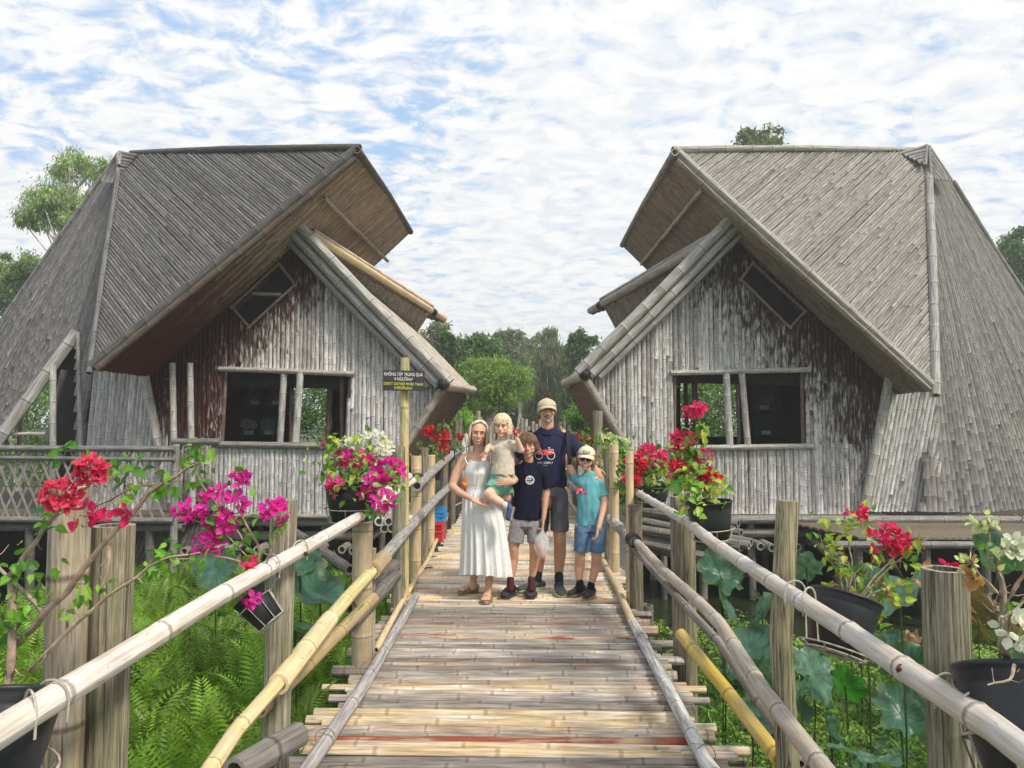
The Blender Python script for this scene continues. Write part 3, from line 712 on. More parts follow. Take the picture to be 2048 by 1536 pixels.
# ---------------------------------------------------------------- footbridge
BR = empty('bamboo_footbridge', (0, 8, -1.2), 'bamboo pole footbridge running between the two houses', 'footbridge')
mb = MB(); y = 1.2; GR1 = (.44, .375, .305); GR2 = (.22, .185, .15); ST = (.70, .50, .27)
special = {3.76: ('red', .034), 3.68: ('tan', .026), 3.60: ('grey', .036), 4.10: ('tan', .028), 4.02: ('tan', .024), 4.52: ('tan', .022), 5.55: ('pred', .03), 5.65: ('pred', .026)}
def deck_shift(Y): return 0.12*max(0, (Y-17)/8)**1.5
while y < 31:
    r = rr.uniform(.026, .041) if y < 6.6 else rr.uniform(.020, .031)
    kind = None
    for k, (nm, rad) in special.items():
        if abs(y-k) < .04 and nm: kind = nm; r = rad
    st = 0
    if kind == 'red': c, st = (.55, .40, .23), .62
    elif kind == 'pred': c, st = (.52, .41, .28), .42
    elif kind == 'tan': c = (.58, .44, .25)
    elif y < 6.55: c = jit(blend(GR1, GR2, rr.random()**.7), .16) if rr.random() > .16 else jit((.36, .25, .165), .2)
    elif y < 9.8: c = jit(ST, .12) if rr.random() > .28 else jit(GR1, .12)
    else: c = jit(ST, .15) if rr.random() > .45 else jit((.50, .45, .38), .15)
    y += r
    sx = -deck_shift(y)
    xl, xr = -1.10, 1.04
    if y < 7: xl, xr = -1.15+rr.uniform(-.14, .12), .98+rr.uniform(-.10, .16)
    else: xl, xr = -1.15+rr.uniform(-.05, .12), .98+rr.uniform(-.06, .14)
    z = -r+rr.uniform(-.009, .007)
    dy = rr.uniform(-.018, .018)
    seg = 10 if y < 7 else (7 if y < 12 else 5)
    culm(mb, [(xl+sx, y-dy, z), ((xl+xr)/2+sx, y+rr.uniform(-.006, .006), z), (xr+sx, y+dy, z)], r, c, node=rr.uniform(.34, .55), seg=seg, stain=st, bulge=.06, taper=rr.uniform(.85, 1.15), hollow=y < 8)
    y += r+rr.uniform(.004, .018)
    if y > 14: y += .012
mb.obj('deck', M_DECK, BR)
mb = MB()
for x in (-.85, 0, .75): culm(mb, [(x, 1.0, -.12), (x, 16, -.12), (x-.4, 30, -.12)], .05, (.18, .16, .14), seg=8)
for Y in np.arange(2.5, 26, 1.6): culm(mb, [(-1.25, Y, -.21), (1.2, Y, -.21)], .055, (.2, .18, .15), seg=8)
mb.obj('deck_joists', M_BAM, BR)
def part_pole(name, P, r, col, mat=None, **kw):
    mb = MB(); culm(mb, P, r, col, **kw); return mb.obj(name, mat or M_BAM, BR)
# kerb poles lying on the deck
KZ = .03
part_pole('kerb_pole', [atz(540, 1640, KZ), atz(620, 1530, KZ), atz(720, 1385, KZ), atz(832, 1192, KZ)], .036, (.38, .36, .35), node=.5)
part_pole('kerb_pole', [atz(752, 1300, KZ+.02), atz(800, 1210, KZ+.02), atz(855, 1120, KZ), atz(885, 1055, KZ), atz(903, 1015, KZ), (-1.02, 16.5, KZ), (-1.05, 20, KZ)], .024, ST, M_FRESH, node=.3)
part_pole('kerb_pole', [atz(1500, 1640, KZ), atz(1415, 1530, KZ), atz(1340, 1385, KZ), atz(1262, 1240, KZ)], .037, (.52, .51, .48), node=.45, bulge=.04)
part_pole('kerb_pole', [atz(1264, 1244, KZ+.01), atz(1237, 1180, KZ), atz(1205, 1120, KZ), atz(1178, 1060, KZ), atz(1138, 1000, KZ)], .032, (.58, .44, .25), M_FRESH, node=.3)
# railings: posts
def post(px, Y, x=None, ztop=1.2, r=.055, col=(1, 1, 1), kind='wood', zbot=-1.3, bend=0, lean=0, name='post'):
    p = at(px, 900, Y); X = p.x if x is None else x
    mb = MB()
    P = [Vector((X-lean, Y, zbot)), Vector((X+bend*.3, Y, zbot*.3)), Vector((X-bend, Y, .72)), Vector((X+lean+bend*.4, Y+.01, ztop))] if bend else [Vector((X-lean, Y, zbot)), Vector((X+lean, Y, ztop))]
    if kind == 'wood': culm(mb, P, r, col, bulge=0, hollow=kind == 'hollow', bend=.006, seg=14 if Y < 6 else 8, taper=rr.uniform(.9, 1.02)); m = M_POST
    elif kind == 'grey': culm(mb, P, r, col, bulge=.03, seg=16 if Y < 6 else 8, node=.6); m = M_POST
    elif kind == 'bamw': culm(mb, P, r, col, bulge=.05, seg=20, node=.42, stain=.3); m = M_BAM
    else: culm(mb, P, r, col, bulge=.06, seg=16 if Y < 6 else 8, node=.34); m = M_FRESH
    return mb.obj(name, m, BR)
def zt_(py, Y): return at(1024, py, Y).z
G_ = (1, 1, 1); O_ = (.62, .46, .26); GB = (.85, .83, .78)
post(146, 2.10, ztop=zt_(972, 2.10), r=.054, col=(.36, .29, .19), kind='bamw')
post(232, 2.20, ztop=zt_(1052, 2.20), r=.060, col=(.9, .86, .76), kind='grey')
post(562, 3.42, ztop=zt_(1000, 3.42), r=.062, col=(1.0, .98, .90), lean=.02)
post(728, 4.95, ztop=.98, r=.068, col=(.42, .33, .21), kind='bam')
post(741, 5.08, ztop=zt_(1098, 5.08), r=.045, col=(1.1, 1.1, 1.05))
post(798, 6.50, ztop=zt_(893, 6.5), r=.062, col=(.85, .84, .75))
post(833, 8.10, ztop=zt_(912, 8.1), r=.058, col=O_, kind='bam')
post(849, 8.7, ztop=zt_(896, 8.7), r=.05, col=(.9, .88, .8))
post(862, 9.7, ztop=zt_(910, 9.7), r=.055, col=O_, kind='bam')
post(885, 10.8, ztop=zt_(922, 10.8), r=.06, col=(.75, .73, .7), lean=.03)
post(904, 12.4, ztop=zt_(880, 12.4), r=.065, col=(.7, .68, .66))
post(898, 13.5, ztop=zt_(858, 13.5), r=.05, col=GB); post(912, 15.5, ztop=zt_(842, 15.5), r=.06, col=GB); post(920, 17.0, ztop=zt_(836, 17), r=.055, col=(.9, .9, .85)); post(893, 14.4, ztop=zt_(852, 14.4), r=.055, col=GB)
post(1882, 2.02, ztop=zt_(1135, 2.02), r=.058, col=(.72, .74, .66), kind='grey')
post(1568, 3.08, ztop=zt_(1000, 3.08), r=.047, col=(.90, .88, .68), bend=.032)
post(1373, 5.15, ztop=zt_(990, 5.15), r=.055, col=(.72, .68, .54)); post(1354, 5.3, ztop=zt_(992, 5.3), r=.05, col=(.8, .78, .68))
post(1270, 6.50, ztop=zt_(1008, 6.5), r=.062, col=(.62, .56, .5)); post(1258, 6.65, ztop=zt_(902, 6.65), r=.036, col=O_, kind='bam')
post(1228, 8.0, ztop=zt_(888, 8), r=.052, col=O_, kind='bam'); post(1216, 8.5, ztop=zt_(904, 8.5), r=.05, col=(.9, .88, .8))
post(1202, 9.8, ztop=zt_(864, 9.8), r=.042, col=O_, kind='bam'); post(1196, 10.6, ztop=zt_(822, 10.6), r=.07, col=(.9, .85, .75))
post(1180, 12.0, ztop=zt_(880, 12), r=.05, col=GB); post(1150, 14.5, ztop=zt_(872, 14.5), r=.06, col=(.8, .76, .7))
# rails
def railp(*p): return [at(a, b, c) for a, b, c in p]
WHT = (.68, .60, .52)
a_ = part_pole('rail', railp((-110, 1530, 1.38), (60, 1425, 1.62), (230, 1323, 1.95), (430, 1200, 2.55), (600, 1103, 3.38), (715, 1034, 4.7), (834, 958, 7.95)), .034, WHT, M_RAIL, node=.42, stain=.25, bulge=.07, bend=.011)
mb = MB(); culm(mb, railp((828, 960, 7.85), (838, 955, 8.15)), .062, (.02, .02, .02), bulge=0); mb.obj('pole_cap', M_RUBBER, a_)
part_pole('rail', railp((834, 972, 7.6), (868, 940, 9.4), (905, 910, 12.0), (925, 897, 15)), .055, (.33, .30, .27), bulge=.03)
part_pole('rail', railp((742, 1003, 5.6), (818, 953, 7.4)), .04, (.62, .6, .55), M_RAIL)
part_pole('lower_rail', railp((400, 1570, 2.45), (470, 1465, 2.85), (575, 1345, 3.30)), .031, (.66, .52, .26), M_FRESH, node=.3)
part_pole('lower_rail', railp((556, 1370, 3.2), (660, 1238, 4.0)), .048, (.68, .56, .30), M_FRESH, node=.4)
part_pole('lower_rail', railp((640, 1262, 3.8), (700, 1190, 4.5), (765, 1120, 5.3)), .040, (.62, .54, .24), M_FRESH, node=.5)
part_pole('lower_rail', railp((750, 1136, 5.1), (815, 1060, 6.6), (870, 1000, 8.6), (905, 968, 10.8)), .048, (.34, .32, .30), bulge=.02)
mb = MB(); culm(mb, railp((745, 1142, 5.0), (768, 1116, 5.3)), .06, (.4, .3, .17)); mb.obj('rail_lashing', M_FRESH, BR)
part_pole('rail', railp((2150, 1580, 1.36), (1990, 1455, 1.58), (1800, 1330, 1.98), (1700, 1262, 2.28), (1570, 1180, 2.85), (1430, 1090, 3.8), (1375, 1046, 4.6), (1252, 970, 7.6)), .032, (.55, .485, .41), M_RAIL, node=.36, bulge=.13, stain=.2, bend=.012)
mb = MB(); culm(mb, railp((1256, 972, 7.3), (1248, 966, 7.6)), .058, (.02, .02, .02), bulge=0); mb.obj('pole_cap', M_RUBBER, BR)
part_pole('rail', railp((1252, 972, 7.4), (1215, 945, 9.2), (1150, 902, 14.5)), .05, (.42, .38, .33))
part_pole('lower_rail', railp((1690, 1600, 2.3), (1640, 1530, 2.55), (1530, 1380, 3.1), (1440, 1250, 3.9), (1340, 1150, 5.1), (1268, 1082, 6.4)), .034, (.44, .36, .27), M_RAIL, node=.34, bulge=.11, bend=.012)
part_pole('lower_rail', railp((1272, 1085, 6.3), (1232, 1050, 7.8), (1205, 1020, 9.6), (1140, 965, 13)), .055, (.5, .46, .40), node=.4)
part_pole('lower_rail', railp((1262, 1090, 6.6), (1340, 1180, 5.3), (1440, 1285, 4.3), (1600, 1530, 3.2)), .026, (.24, .21, .19), node=.6)
mb = MB(); culm(mb, railp((1270, 1083, 6.25), (1264, 1079, 6.45)), .062, (.02, .02, .02), bulge=0); mb.obj('rail_lashing', M_RUBBER, BR)
# braces beside the deck
part_pole('brace', railp((748, 1196, 4.6), (600, 1345, 3.75), (520, 1420, 3.3)), .036, (.42, .30, .15), M_FRESH, stain=.35)
part_pole('brace', railp((598, 1470, 3.35), (470, 1545, 2.95)), .058, (.20, .185, .165), node=.6)
part_pole('brace', railp((1362, 1268, 4.2), (1450, 1375, 3.7), (1560, 1520, 3.15)), .034, (.52, .36, .06), M_FRESH, node=.5)
# under-deck piles seen beside the bridge
for x, Y in ((-1.2, 6.0), (-1.25, 7.4), (-1.15, 9), (1.15, 5.6), (1.2, 7.2), (1.1, 9.1), (1.15, 11.2)):
    part_pole('pile', [(x, Y, -1.3), (x+rr.uniform(-.1, .1), Y, -.15)], .055, (.16, .14, .12))
for p in (((790, 1130, 5.6), (700, 1215, 4.9)), ((790, 1150, 5.4), (700, 1250, 4.7)), ((700, 1140, 6.6), (560, 1045, 8.5))):
    part_pole('brace', railp(*p), .05, (.15, .13, .12))
# wire lashings
for px, py in ((650, 1477), (735, 1340), (1340, 1415), (1285, 1280), (1410, 1510), (815, 1195)):
    c = atz(px, py, KZ); mb = MB()
    tube(mb, [c+Vector((.05*math.cos(a), .008*math.sin(a*2), .05*math.sin(a))) for a in np.linspace(0, 2*math.pi, 14)], .0022, (.2, .17, .15), 5, False)
    tube(mb, [c+Vector((0, 0, .05)), c+Vector((-.06, .03, .04)), c+Vector((-.12, -.02, .02)), c+Vector((-.2, .03, .0))], .0018, (.2, .17, .15), 5, False); mb.obj('wire_lashing', M_BARK, BR)
# knots / bolts on the near rails
for px, py, Y, r in ((230, 1340, 1.92, .012), (612, 1108, 3.34, .012), (1802, 1338, 1.93, .014), (1492, 1150, 3.2, .012), (520, 1500, 3.28, .012)):
    mb = MB(); c = at(px, py, Y); tube(mb, [c, c+Vector((0, -.012, 0))], [r, r*.6], (.10, .035, .02), 8); mb.obj('bolt', M_BARK, BR)
# far fences at the end of the walkway
FE = empty('stake_fence', (-1.0, 22, -.5), 'row of upright bamboo stakes along the far end of the walkway', 'fence')
def stake(px, Y, pyt, r, col): mbs = MB(); X = at(px, 900, Y).x; culm(mbs, [(X, Y, -1.2), (X+rr.uniform(-.04, .04), Y, at(px, pyt, Y).z)], r, col, seg=6); mbs.obj('stake', M_BAM, FE)
for px in list(range(932, 980, 6))+list(range(982, 1100, 7))+list(range(1120, 1192, 8)):
    stake(px+rr.uniform(-2, 2), rr.uniform(19, 25), rr.uniform(832, 856), rr.uniform(.035, .06), jit((.40, .35, .29), .3))
stake(956, 17, 822, .05, (.52, .42, .28)); stake(961, 17.3, 834, .04, (.52, .42, .28))
for z in (.3, 1.0): mbs = MB(); culm(mbs, [(-2.2, 21, z), (2.4, 21.5, z)], .04, (.5, .45, .38)); mbs.obj('rail', M_BAM, FE)
# side deck piled with poles, right of the bridge beyond the railing
PP = empty('bamboo_pole_stack', (1.9, 9, -.4), 'stack of grey bamboo poles beside the bridge by the right house', 'poles')
for i in range(13):
    mbs = MB(); c0 = at(1262+rr.uniform(-5, 45), 1015+i*7, 9.2+rr.uniform(-.4, .4)); culm(mbs, [c0, c0+Vector((rr.uniform(.7, 1.1), rr.uniform(-1.2, -.6), rr.uniform(-.12, -.02)))], .05, jit((.22, .20, .18), .2), seg=8); mbs.obj('pole', M_BAM, PP)
PL = empty('bamboo_pole_stack', (-1.7, 8.8, -.2), 'stack of pale bamboo poles beside the bridge by the left house', 'poles')
for i in range(7):
    mbs = MB(); c0 = at(758+i*9+rr.uniform(-3, 3), 1043+(i % 2)*14, 7.9); culm(mbs, [c0, c0+Vector((rr.uniform(-.25, .05), 1.6, rr.uniform(-.02, .05)))], .05, jit((.55, .50, .42), .15), seg=10); mbs.obj('pole', M_BAM, PL)
# ---------------------------------------------------------------- warning sign on its bamboo post
SG = empty('warning_sign', (at(808, 900, 6.6).x, 6.6, 0), 'black warning board on a tall green and tan bamboo post', 'sign')
mb = MB(); culm(mb, [at(808, 1190, 6.62), at(810, 715, 6.62)], .041, (.62, .50, .24), node=.62, seg=16, stain=.42, bulge=.04); mb.obj('post', M_FRESH, SG)
YS = 6.53
a0, a1, a2, a3 = at(766, 740, YS), at(849, 742, YS), at(848, 782, YS), at(765, 781, YS)
mb = MB(); b4 = [a0, a1, a2, a3]; bb = [p+Vector((0, .012, 0)) for p in b4]
mb.add(b4+bb, [np.array([(3, 2, 1, 0), (4, 5, 6, 7), (0, 1, 5, 4), (1, 2, 6, 5), (2, 3, 7, 6), (3, 0, 4, 7)])], None, (.05, .042, .044))
board = mb.obj('board', plain('sign board', (.045, .038, .04), .55, nscale=9, namt=.3), SG, smooth=False)
M_WHITE = plain('white lettering', (.85, .85, .85), .6); M_YEL = plain('yellow lettering', (.72, .72, .12), .6)
def text_mesh(body, size, align='CENTER'):
    cu = bpy.data.curves.new('t', 'FONT'); cu.body = body; cu.size = size; cu.align_x = align; cu.align_y = 'CENTER'; cu.resolution_u = 3; cu.offset = size*.008
    ob = bpy.data.objects.new('t', cu); COL.objects.link(ob); dg = bpy.context.evaluated_depsgraph_get()
    me = bpy.data.meshes.new_from_object(ob.evaluated_get(dg)); bpy.data.objects.remove(ob); return me
def line_on_board(body, u, v, wid, hgt, mat):
    me = text_mesh(body, 1.0); co = np.array([v_.co for v_ in me.vertices]); lo, hi = co.min(0), co.max(0)
    k = wid/(hi[0]-lo[0]); ky = hgt/.73
    ctr = a0.lerp(a1, u).lerp(a3.lerp(a2, u), v)
    for v_ in me.vertices:
        x, yy = v_.co.x-(lo[0]+hi[0])/2, v_.co.y
        v_.co = ctr+(a1-a0).normalized()*x*k+Vector((0, -.003, 0))+Vector((0, 0, 1))*yy*ky
    link('lettering', me, mat, board)
wS = (a1-a0).length
line_on_board('KHÔNG TẬP TRUNG QUÁ', .5, .20, wS*.93, .030, M_WHITE)
line_on_board('4 NGƯỜI/m²', .5, .43, wS*.45, .030, M_WHITE)
line_on_board("DON'T GATHER MORE THAN", .5, .67, wS*.94, .026, M_YEL)
line_on_board('4 PEOPLE/m²', .5, .87, wS*.45, .026, M_YEL)
# ---------------------------------------------------------------- crates, lamp
M_CRATE = plain('crate plastic', (.5, .5, .5), .45, usecol=True, nscale=6, namt=.12)
def crate(x0, x1, y0, y1, z0, z1, col, label):
    t = empty('plastic_crate', ((x0+x1)/2, (y0+y1)/2, z0), label, 'crate', 'plastic crates on the bridge')
    mb = MB(); th = .015
    def rim(z, h):
        box(mb, (x0-.01, y0-.01, z), (x1+.01, y0+th, z+h), col); box(mb, (x0-.01, y1-th, z), (x1+.01, y1+.01, z+h), col)
        box(mb, (x0-.01, y0+th, z), (x0+th, y1-th, z+h), col); box(mb, (x1-th, y0+th, z), (x1+.01, y1-th, z+h), col)
    rim(z1-.04, .04); rim(z0, .03); rim((z0+z1)/2-.012, .024)
    mb.obj('rim', M_CRATE, t, smooth=False); mb = MB()
    for x in np.arange(x0+.01, x1, .034):
        box(mb, (x, y0, z0+.03), (x+.016, y0+.008, z1-.04), col); box(mb, (x, y1-.008, z0+.03), (x+.016, y1, z1-.04), col)
    for yq in np.arange(y0+.02, y1-.02, .034):
        box(mb, (x0, yq, z0+.03), (x0+.008, yq+.016, z1-.04), col); box(mb, (x1-.008, yq, z0+.03), (x1, yq+.016, z1-.04), col)
    mb.obj('slats', M_CRATE, t, smooth=False)
    mb = MB(); box(mb, (x0+.01, y0+.01, z0+.002), (x1-.01, y1-.01, z0+.012), col); mb.obj('base', M_CRATE, t, smooth=False)
cx = at(868, 1050, 10.2).x
crate(cx-.20, cx+.13, 10.0, 10.45, .005, .27, (.62, .04, .05), 'red slatted plastic crate below the blue one')
crate(cx-.19, cx+.15, 10.02, 10.44, .275, .43, (.03, .28, .62), 'blue slatted plastic crate on top of the red one')
LM = empty('solar_lamp', at(905, 915, 11.6), 'small black solar lamp with pale panel on a left railing post', 'lamp')
p = at(905, 908, 11.6); mb = MB(); box(mb, (p.x-.045, 11.52, p.z-.09), (p.x+.045, 11.58, p.z+.07), (.02, .02, .02)); mb.obj('housing', M_CRATE, LM, smooth=False)
mb = MB(); box(mb, (p.x-.03, 11.512, p.z-.04), (p.x+.03, 11.519, p.z+.055), (.45, .52, .6)); mb.obj('panel', M_CRATE, LM, smooth=False)
# ---------------------------------------------------------------- foliage helpers
def rand_dirs(n):
    v = rng.normal(size=(n, 3)); return v/np.linalg.norm(v, axis=1)[:, None]
def leaves(mb, P, size, cols, aspect=.5, droop=None, fold=.25, curl=0.0, up=.3):
    """one folded four-point leaf at every point of P"""
    P = np.asarray(P); n = len(P)
    if n == 0: return
    size = np.broadcast_to(np.asarray(size, float), (n,))*rng.uniform(.7, 1.3, n)
    d = rand_dirs(n)
    if droop is not None: d = d*(1-droop)+np.array([0, 0, -1.0])*droop
    d /= np.linalg.norm(d, axis=1)[:, None]
    nn = rand_dirs(n)+np.array([0, 0, up]); s = np.cross(d, nn); s /= np.linalg.norm(s, axis=1)[:, None]+1e-9
    q = np.cross(s, d)
    L = size[:, None]; Wd = L*aspect*.5
    base = P; tip = P+d*L-q*L*curl; mid = P+d*L*.45
    l = mid+s*Wd+q*Wd*fold; r = mid-s*Wd+q*Wd*fold
    V = np.stack([base, l, tip, r], 1).reshape(-1, 3)
    i = np.arange(n)[:, None]*4
    f = np.concatenate([i+np.array([0, 1, 2]), i+np.array([0, 2, 3])])
    C = np.repeat(cols, 4, 0)
    mb.add(V, [f], np.repeat(rng.uniform(size=(n, 3)), 4, 0), C)
def colvar(n, base, var=.25, alt=None, altp=.2):
    c = np.tile(np.array(base), (n, 1))
    if alt is not None:
        m = rng.uniform(size=n) < altp; c[m] = alt
    return c*rng.uniform(1-var, 1+var, (n, 1))*rng.uniform(.93, 1.07, (n, 3))
def clumps(centers, radii, per, spread=.28, shell=True):
    out = []
    for c, r in zip(centers, radii):
        r = np.asarray(r, float)*np.ones(3); k = max(4, int(per))
        sub = rand_dirs(k)*rng.uniform(.55, 1.02, (k, 1))**.6*r+np.asarray(c)
        out.append(sub)
    return out
def tree(name, base, crowns, nleaf, lsize, col, label, cat='tree', group=None, alt=None, droop=.15, aspect=.4, sub=26, subr=.32, trunk_r=.14, var=.3, trunkcol=(.8, .75, .7), limbs=True, mat=None, up=.3):
    col = tuple(np.array(col)*2.1); alt = None if alt is None else tuple(np.array(alt)*1.8)
    base = Vector(base); t = empty(name, base, label, cat, group)
    mb = MB(); top = Vector(np.mean([c[0] for c in crowns], 0)); zmax = max(c[0][2] for c in crowns)
    tp = [base, base.lerp(Vector((top.x, top.y, base.z)), .3)+Vector((rr.uniform(-.1, .1), 0, (zmax-base.z)*.3)), Vector((top.x+rr.uniform(-.2, .2), top.y, base.z+(zmax-base.z)*.65)), Vector((top.x, top.y, zmax))]
    tube(mb, tp, [trunk_r, trunk_r*.8, trunk_r*.55, trunk_r*.2], trunkcol, 8)
    tot = sum(np.prod(np.asarray(c[1])*np.ones(3))**(2/3) for c in crowns); mbl = MB()
    for c, r in crowns:
        c = np.asarray(c, float); r = np.asarray(r, float)*np.ones(3)
        wgt = np.prod(r)**(2/3)/tot; k = max(5, int(sub*max(.6, wgt*len(crowns))))
        S_ = c+rand_dirs(k)*(rng.uniform(.25, 1.0, (k, 1))**.5)*r
        if limbs:
            for q in S_[::3]:
                f = rr.uniform(.35, .9); s0 = tp[1].lerp(tp[3], f); mdl = s0.lerp(Vector(q), .5)+Vector((0, 0, .15))
                tube(mb, [s0, mdl, Vector(q)], [trunk_r*.3, trunk_r*.18, .012], trunkcol, 5)
        m = int(nleaf*wgt/k)
        for q in S_:
            w_ = rng.uniform(.6, 1.3); P = q+rng.normal(size=(m, 3))*subr*w_*.55*(.5*np.minimum(r, np.mean(r))+.5*r)
            shade = rng.uniform(.75, 1.25)
            leaves(mbl, P, lsize, colvar(m, np.array(col)*shade, var, None if alt is None else np.array(alt)*shade, .25), aspect, droop, up=up)
    mb.obj('trunk', M_BARK, t); mbl.obj('crown', mat or M_LEAF, t, smooth=False)
    return t
def cpx(px, py, Y, rx, rz, ry=None):
    """crown lump from the place and half-size it has at distance Y"""
    p = at(px, py, Y); k = Y/F; return ((p.x, p.y, p.z), (rx*k, (ry or rx)*k, rz*k))
# trees seen between and beyond the houses
DG = (.035, .065, .018); MG = (.06, .11, .025); BG = (.11, .19, .035); GGR = (.075, .095, .055); PG = (.12, .19, .06)
def tr(label, bx, Y, crowns, n, ls, col, **kw):
    b = at(bx, 900, Y); return tree(kw.pop('name', 'tree'), (b.x, Y, -.3), [cpx(*c) for c in crowns], n, ls, col, label, **kw)
TG = 'trees beyond the walkway'
tr('rounded bright green tree leaning over the walkway, lowest of the middle trees', 985, 24, [(985, 775, 24, 62, 42), (1025, 770, 23.5, 42, 45), (960, 745, 24.5, 45, 28), (945, 800, 24, 45, 40), (1000, 735, 24, 45, 20)], 26000, .15, (.10, .16, .03), alt=(.16, .24, .04), group=TG, droop=.5, aspect=.22, sub=34)
tr('mound of dark creeper swallowing a tree behind the left house tip', 930, 29, [(935, 735, 29, 55, 45), (900, 770, 29, 40, 60), (955, 705, 29, 50, 28), (880, 720, 29, 18, 40)], 16000, .22, (.035, .075, .018), alt=(.09, .16, .03), group=TG, sub=30, name='creeper_covered_tree')
tr('slim dark creeper covered spire left of the mound', 895, 28, [(897, 690, 28, 12, 34), (888, 735, 28, 18, 40)], 4500, .2, (.035, .07, .02), group=TG, name='creeper_covered_tree')
tr('grey green open crowned tree just right of the left house', 862, 34, [(865, 680, 34, 34, 38), (885, 665, 34, 22, 18), (850, 720, 34, 30, 40)], 6000, .2, (.10, .115, .07), group=TG, droop=.3)
tr('broad hazy tree behind the creeper mound', 960, 40, [(940, 700, 40, 45, 30), (1010, 690, 40, 40, 30)], 7000, .28, (.10, .125, .07), group=TG)
tr('grey green twin crowned tree in the centre of the gap', 1035, 36, [(1010, 680, 36, 26, 22), (1048, 690, 36, 26, 36), (1030, 735, 36, 48, 45), (1075, 760, 36, 30, 60)], 15000, .22, (.09, .11, .06), group=TG, droop=.5, aspect=.25)
tr('tall weeping grey tree with the highest crown in the gap', 1095, 33, [(1095, 672, 33, 20, 22), (1100, 715, 33, 34, 42), (1100, 790, 33, 42, 65), (1070, 800, 33, 26, 50), (1130, 760, 33, 26, 60)], 24000, .22, (.10, .12, .065), alt=(.13, .13, .07), group=TG, droop=.8, aspect=.16, sub=40)
tr('creeper hung tree beside the right house tip', 1160, 31, [(1155, 690, 31, 22, 30), (1162, 740, 31, 26, 50), (1185, 680, 31, 10, 8), (1150, 810, 31, 28, 50)], 11000, .2, (.05, .085, .03), group=TG, droop=.5)
tr('low dark tree behind the walkway end', 1020, 40, [(1000, 830, 38, 90, 45), (1120, 830, 38, 80, 45)], 12000, .26, (.03, .045, .018), group=TG, sub=40)
tr('small bright creeper bush behind the right railing', 1160, 19, [(1160, 835, 19, 26, 26), (1150, 800, 19, 8, 35), (1185, 850, 19, 20, 16)], 5500, .09, (.09, .17, .03), group=TG, name='bush', cat='bush')
tr('small bright creeper bush behind the left railing', 915, 18.5, [(912, 838, 18.5, 28, 18), (930, 850, 18.5, 18, 14), (900, 870, 18.5, 16, 22)], 4500, .085, (.12, .22, .035), group=TG, name='bush', cat='bush')
# left and right of the houses
tr('tall feathery tree above the left house roof', 160, 22, [(150, 335, 22, 42, 36), (120, 400, 22, 55, 42), (90, 425, 22, 50, 34), (165, 440, 22, 48, 50), (205, 350, 22, 22, 40), (60, 440, 22, 26, 24)], 17000, .15, (.13, .18, .07), alt=(.20, .26, .10), droop=.55, aspect=.2, sub=26, subr=.36)
tr('grey green tree at the left edge beyond the roof', 40, 24, [(40, 540, 24, 42, 30), (20, 590, 24, 45, 45), (75, 575, 24, 25, 30), (-20, 560, 24, 40, 50)], 13000, .14, (.13, .18, .075), droop=.2)
tr('sparse treetop showing above the right house ridge', 1520, 26, [(1490, 280, 26, 26, 16), (1540, 275, 26, 30, 18), (1515, 300, 26, 40, 26)], 2600, .17, (.10, .115, .06), droop=.1, subr=.3)
tr('round dark green tree at the right edge beyond the roof', 2060, 30, [(2050, 500, 30, 42, 40), (2030, 530, 30, 26, 36), (2090, 560, 30, 70, 70)], 12000, .2, (.05, .10, .03), alt=(.09, .16, .04))
# greenery seen through the houses and under them
tr('creeper covered thicket behind the left house', 620, 20, [(640, 800, 20, 80, 90), (560, 840, 20, 60, 60), (480, 800, 20, 60, 60)], 16000, .10, (.04, .085, .02), alt=(.10, .18, .04), name='creeper_covered_thicket', cat='thicket', limbs=False)
tr('dense creeper hedge behind the right house window', 1440, 21, [(1430, 800, 21, 70, 80), (1520, 800, 21, 50, 80), (1360, 840, 21, 40, 60)], 20000, .10, (.06, .12, .025), alt=(.14, .24, .04), name='creeper_covered_thicket', cat='thicket', limbs=False)
tr('green thicket beyond the left entrance', 40, 19, [(30, 840, 19, 120, 120), (-90, 800, 19, 120, 140), (150, 900, 19, 90, 70)], 16000, .12, (.05, .09, .022), alt=(.12, .2, .04), name='thicket', cat='thicket', limbs=False)
tr('green thicket beyond the right house', 1900, 21, [(1900, 900, 21, 200, 60), (1650, 940, 21, 160, 50)], 9000, .12, (.05, .09, .022), name='thicket', cat='thicket', limbs=False)
# far wood line
mb = MB()
cs = []; 
for i in range(150):
    px = rr.uniform(-700, 2750)
    if 840 < px < 1210: continue
    Y = rr.uniform(46, 62); p = at(px, rr.uniform(740, 850), Y); cs.append((p.x, p.y, p.z))
for i in range(60):
    px = rr.uniform(820, 1230); Y = rr.uniform(44, 52); p = at(px, rr.uniform(760, 860), Y); cs.append((p.x, p.y, p.z))
for c in cs:
    m = 330; P = np.array(c)+np.clip(rng.normal(size=(m, 3)), -1.5, 1.5)*np.array([2.2, 1.5, 1.3]); leaves(mb, P, .30, colvar(m, np.array((.06, .085, .035))*rng.uniform(.7, 1.3)*1.6, .25), .45, .2)
tag(mb.obj('far_wood', M_LEAF, smooth=False), 'far belt of trees closing the horizon behind the houses', 'wood', kind='stuff')
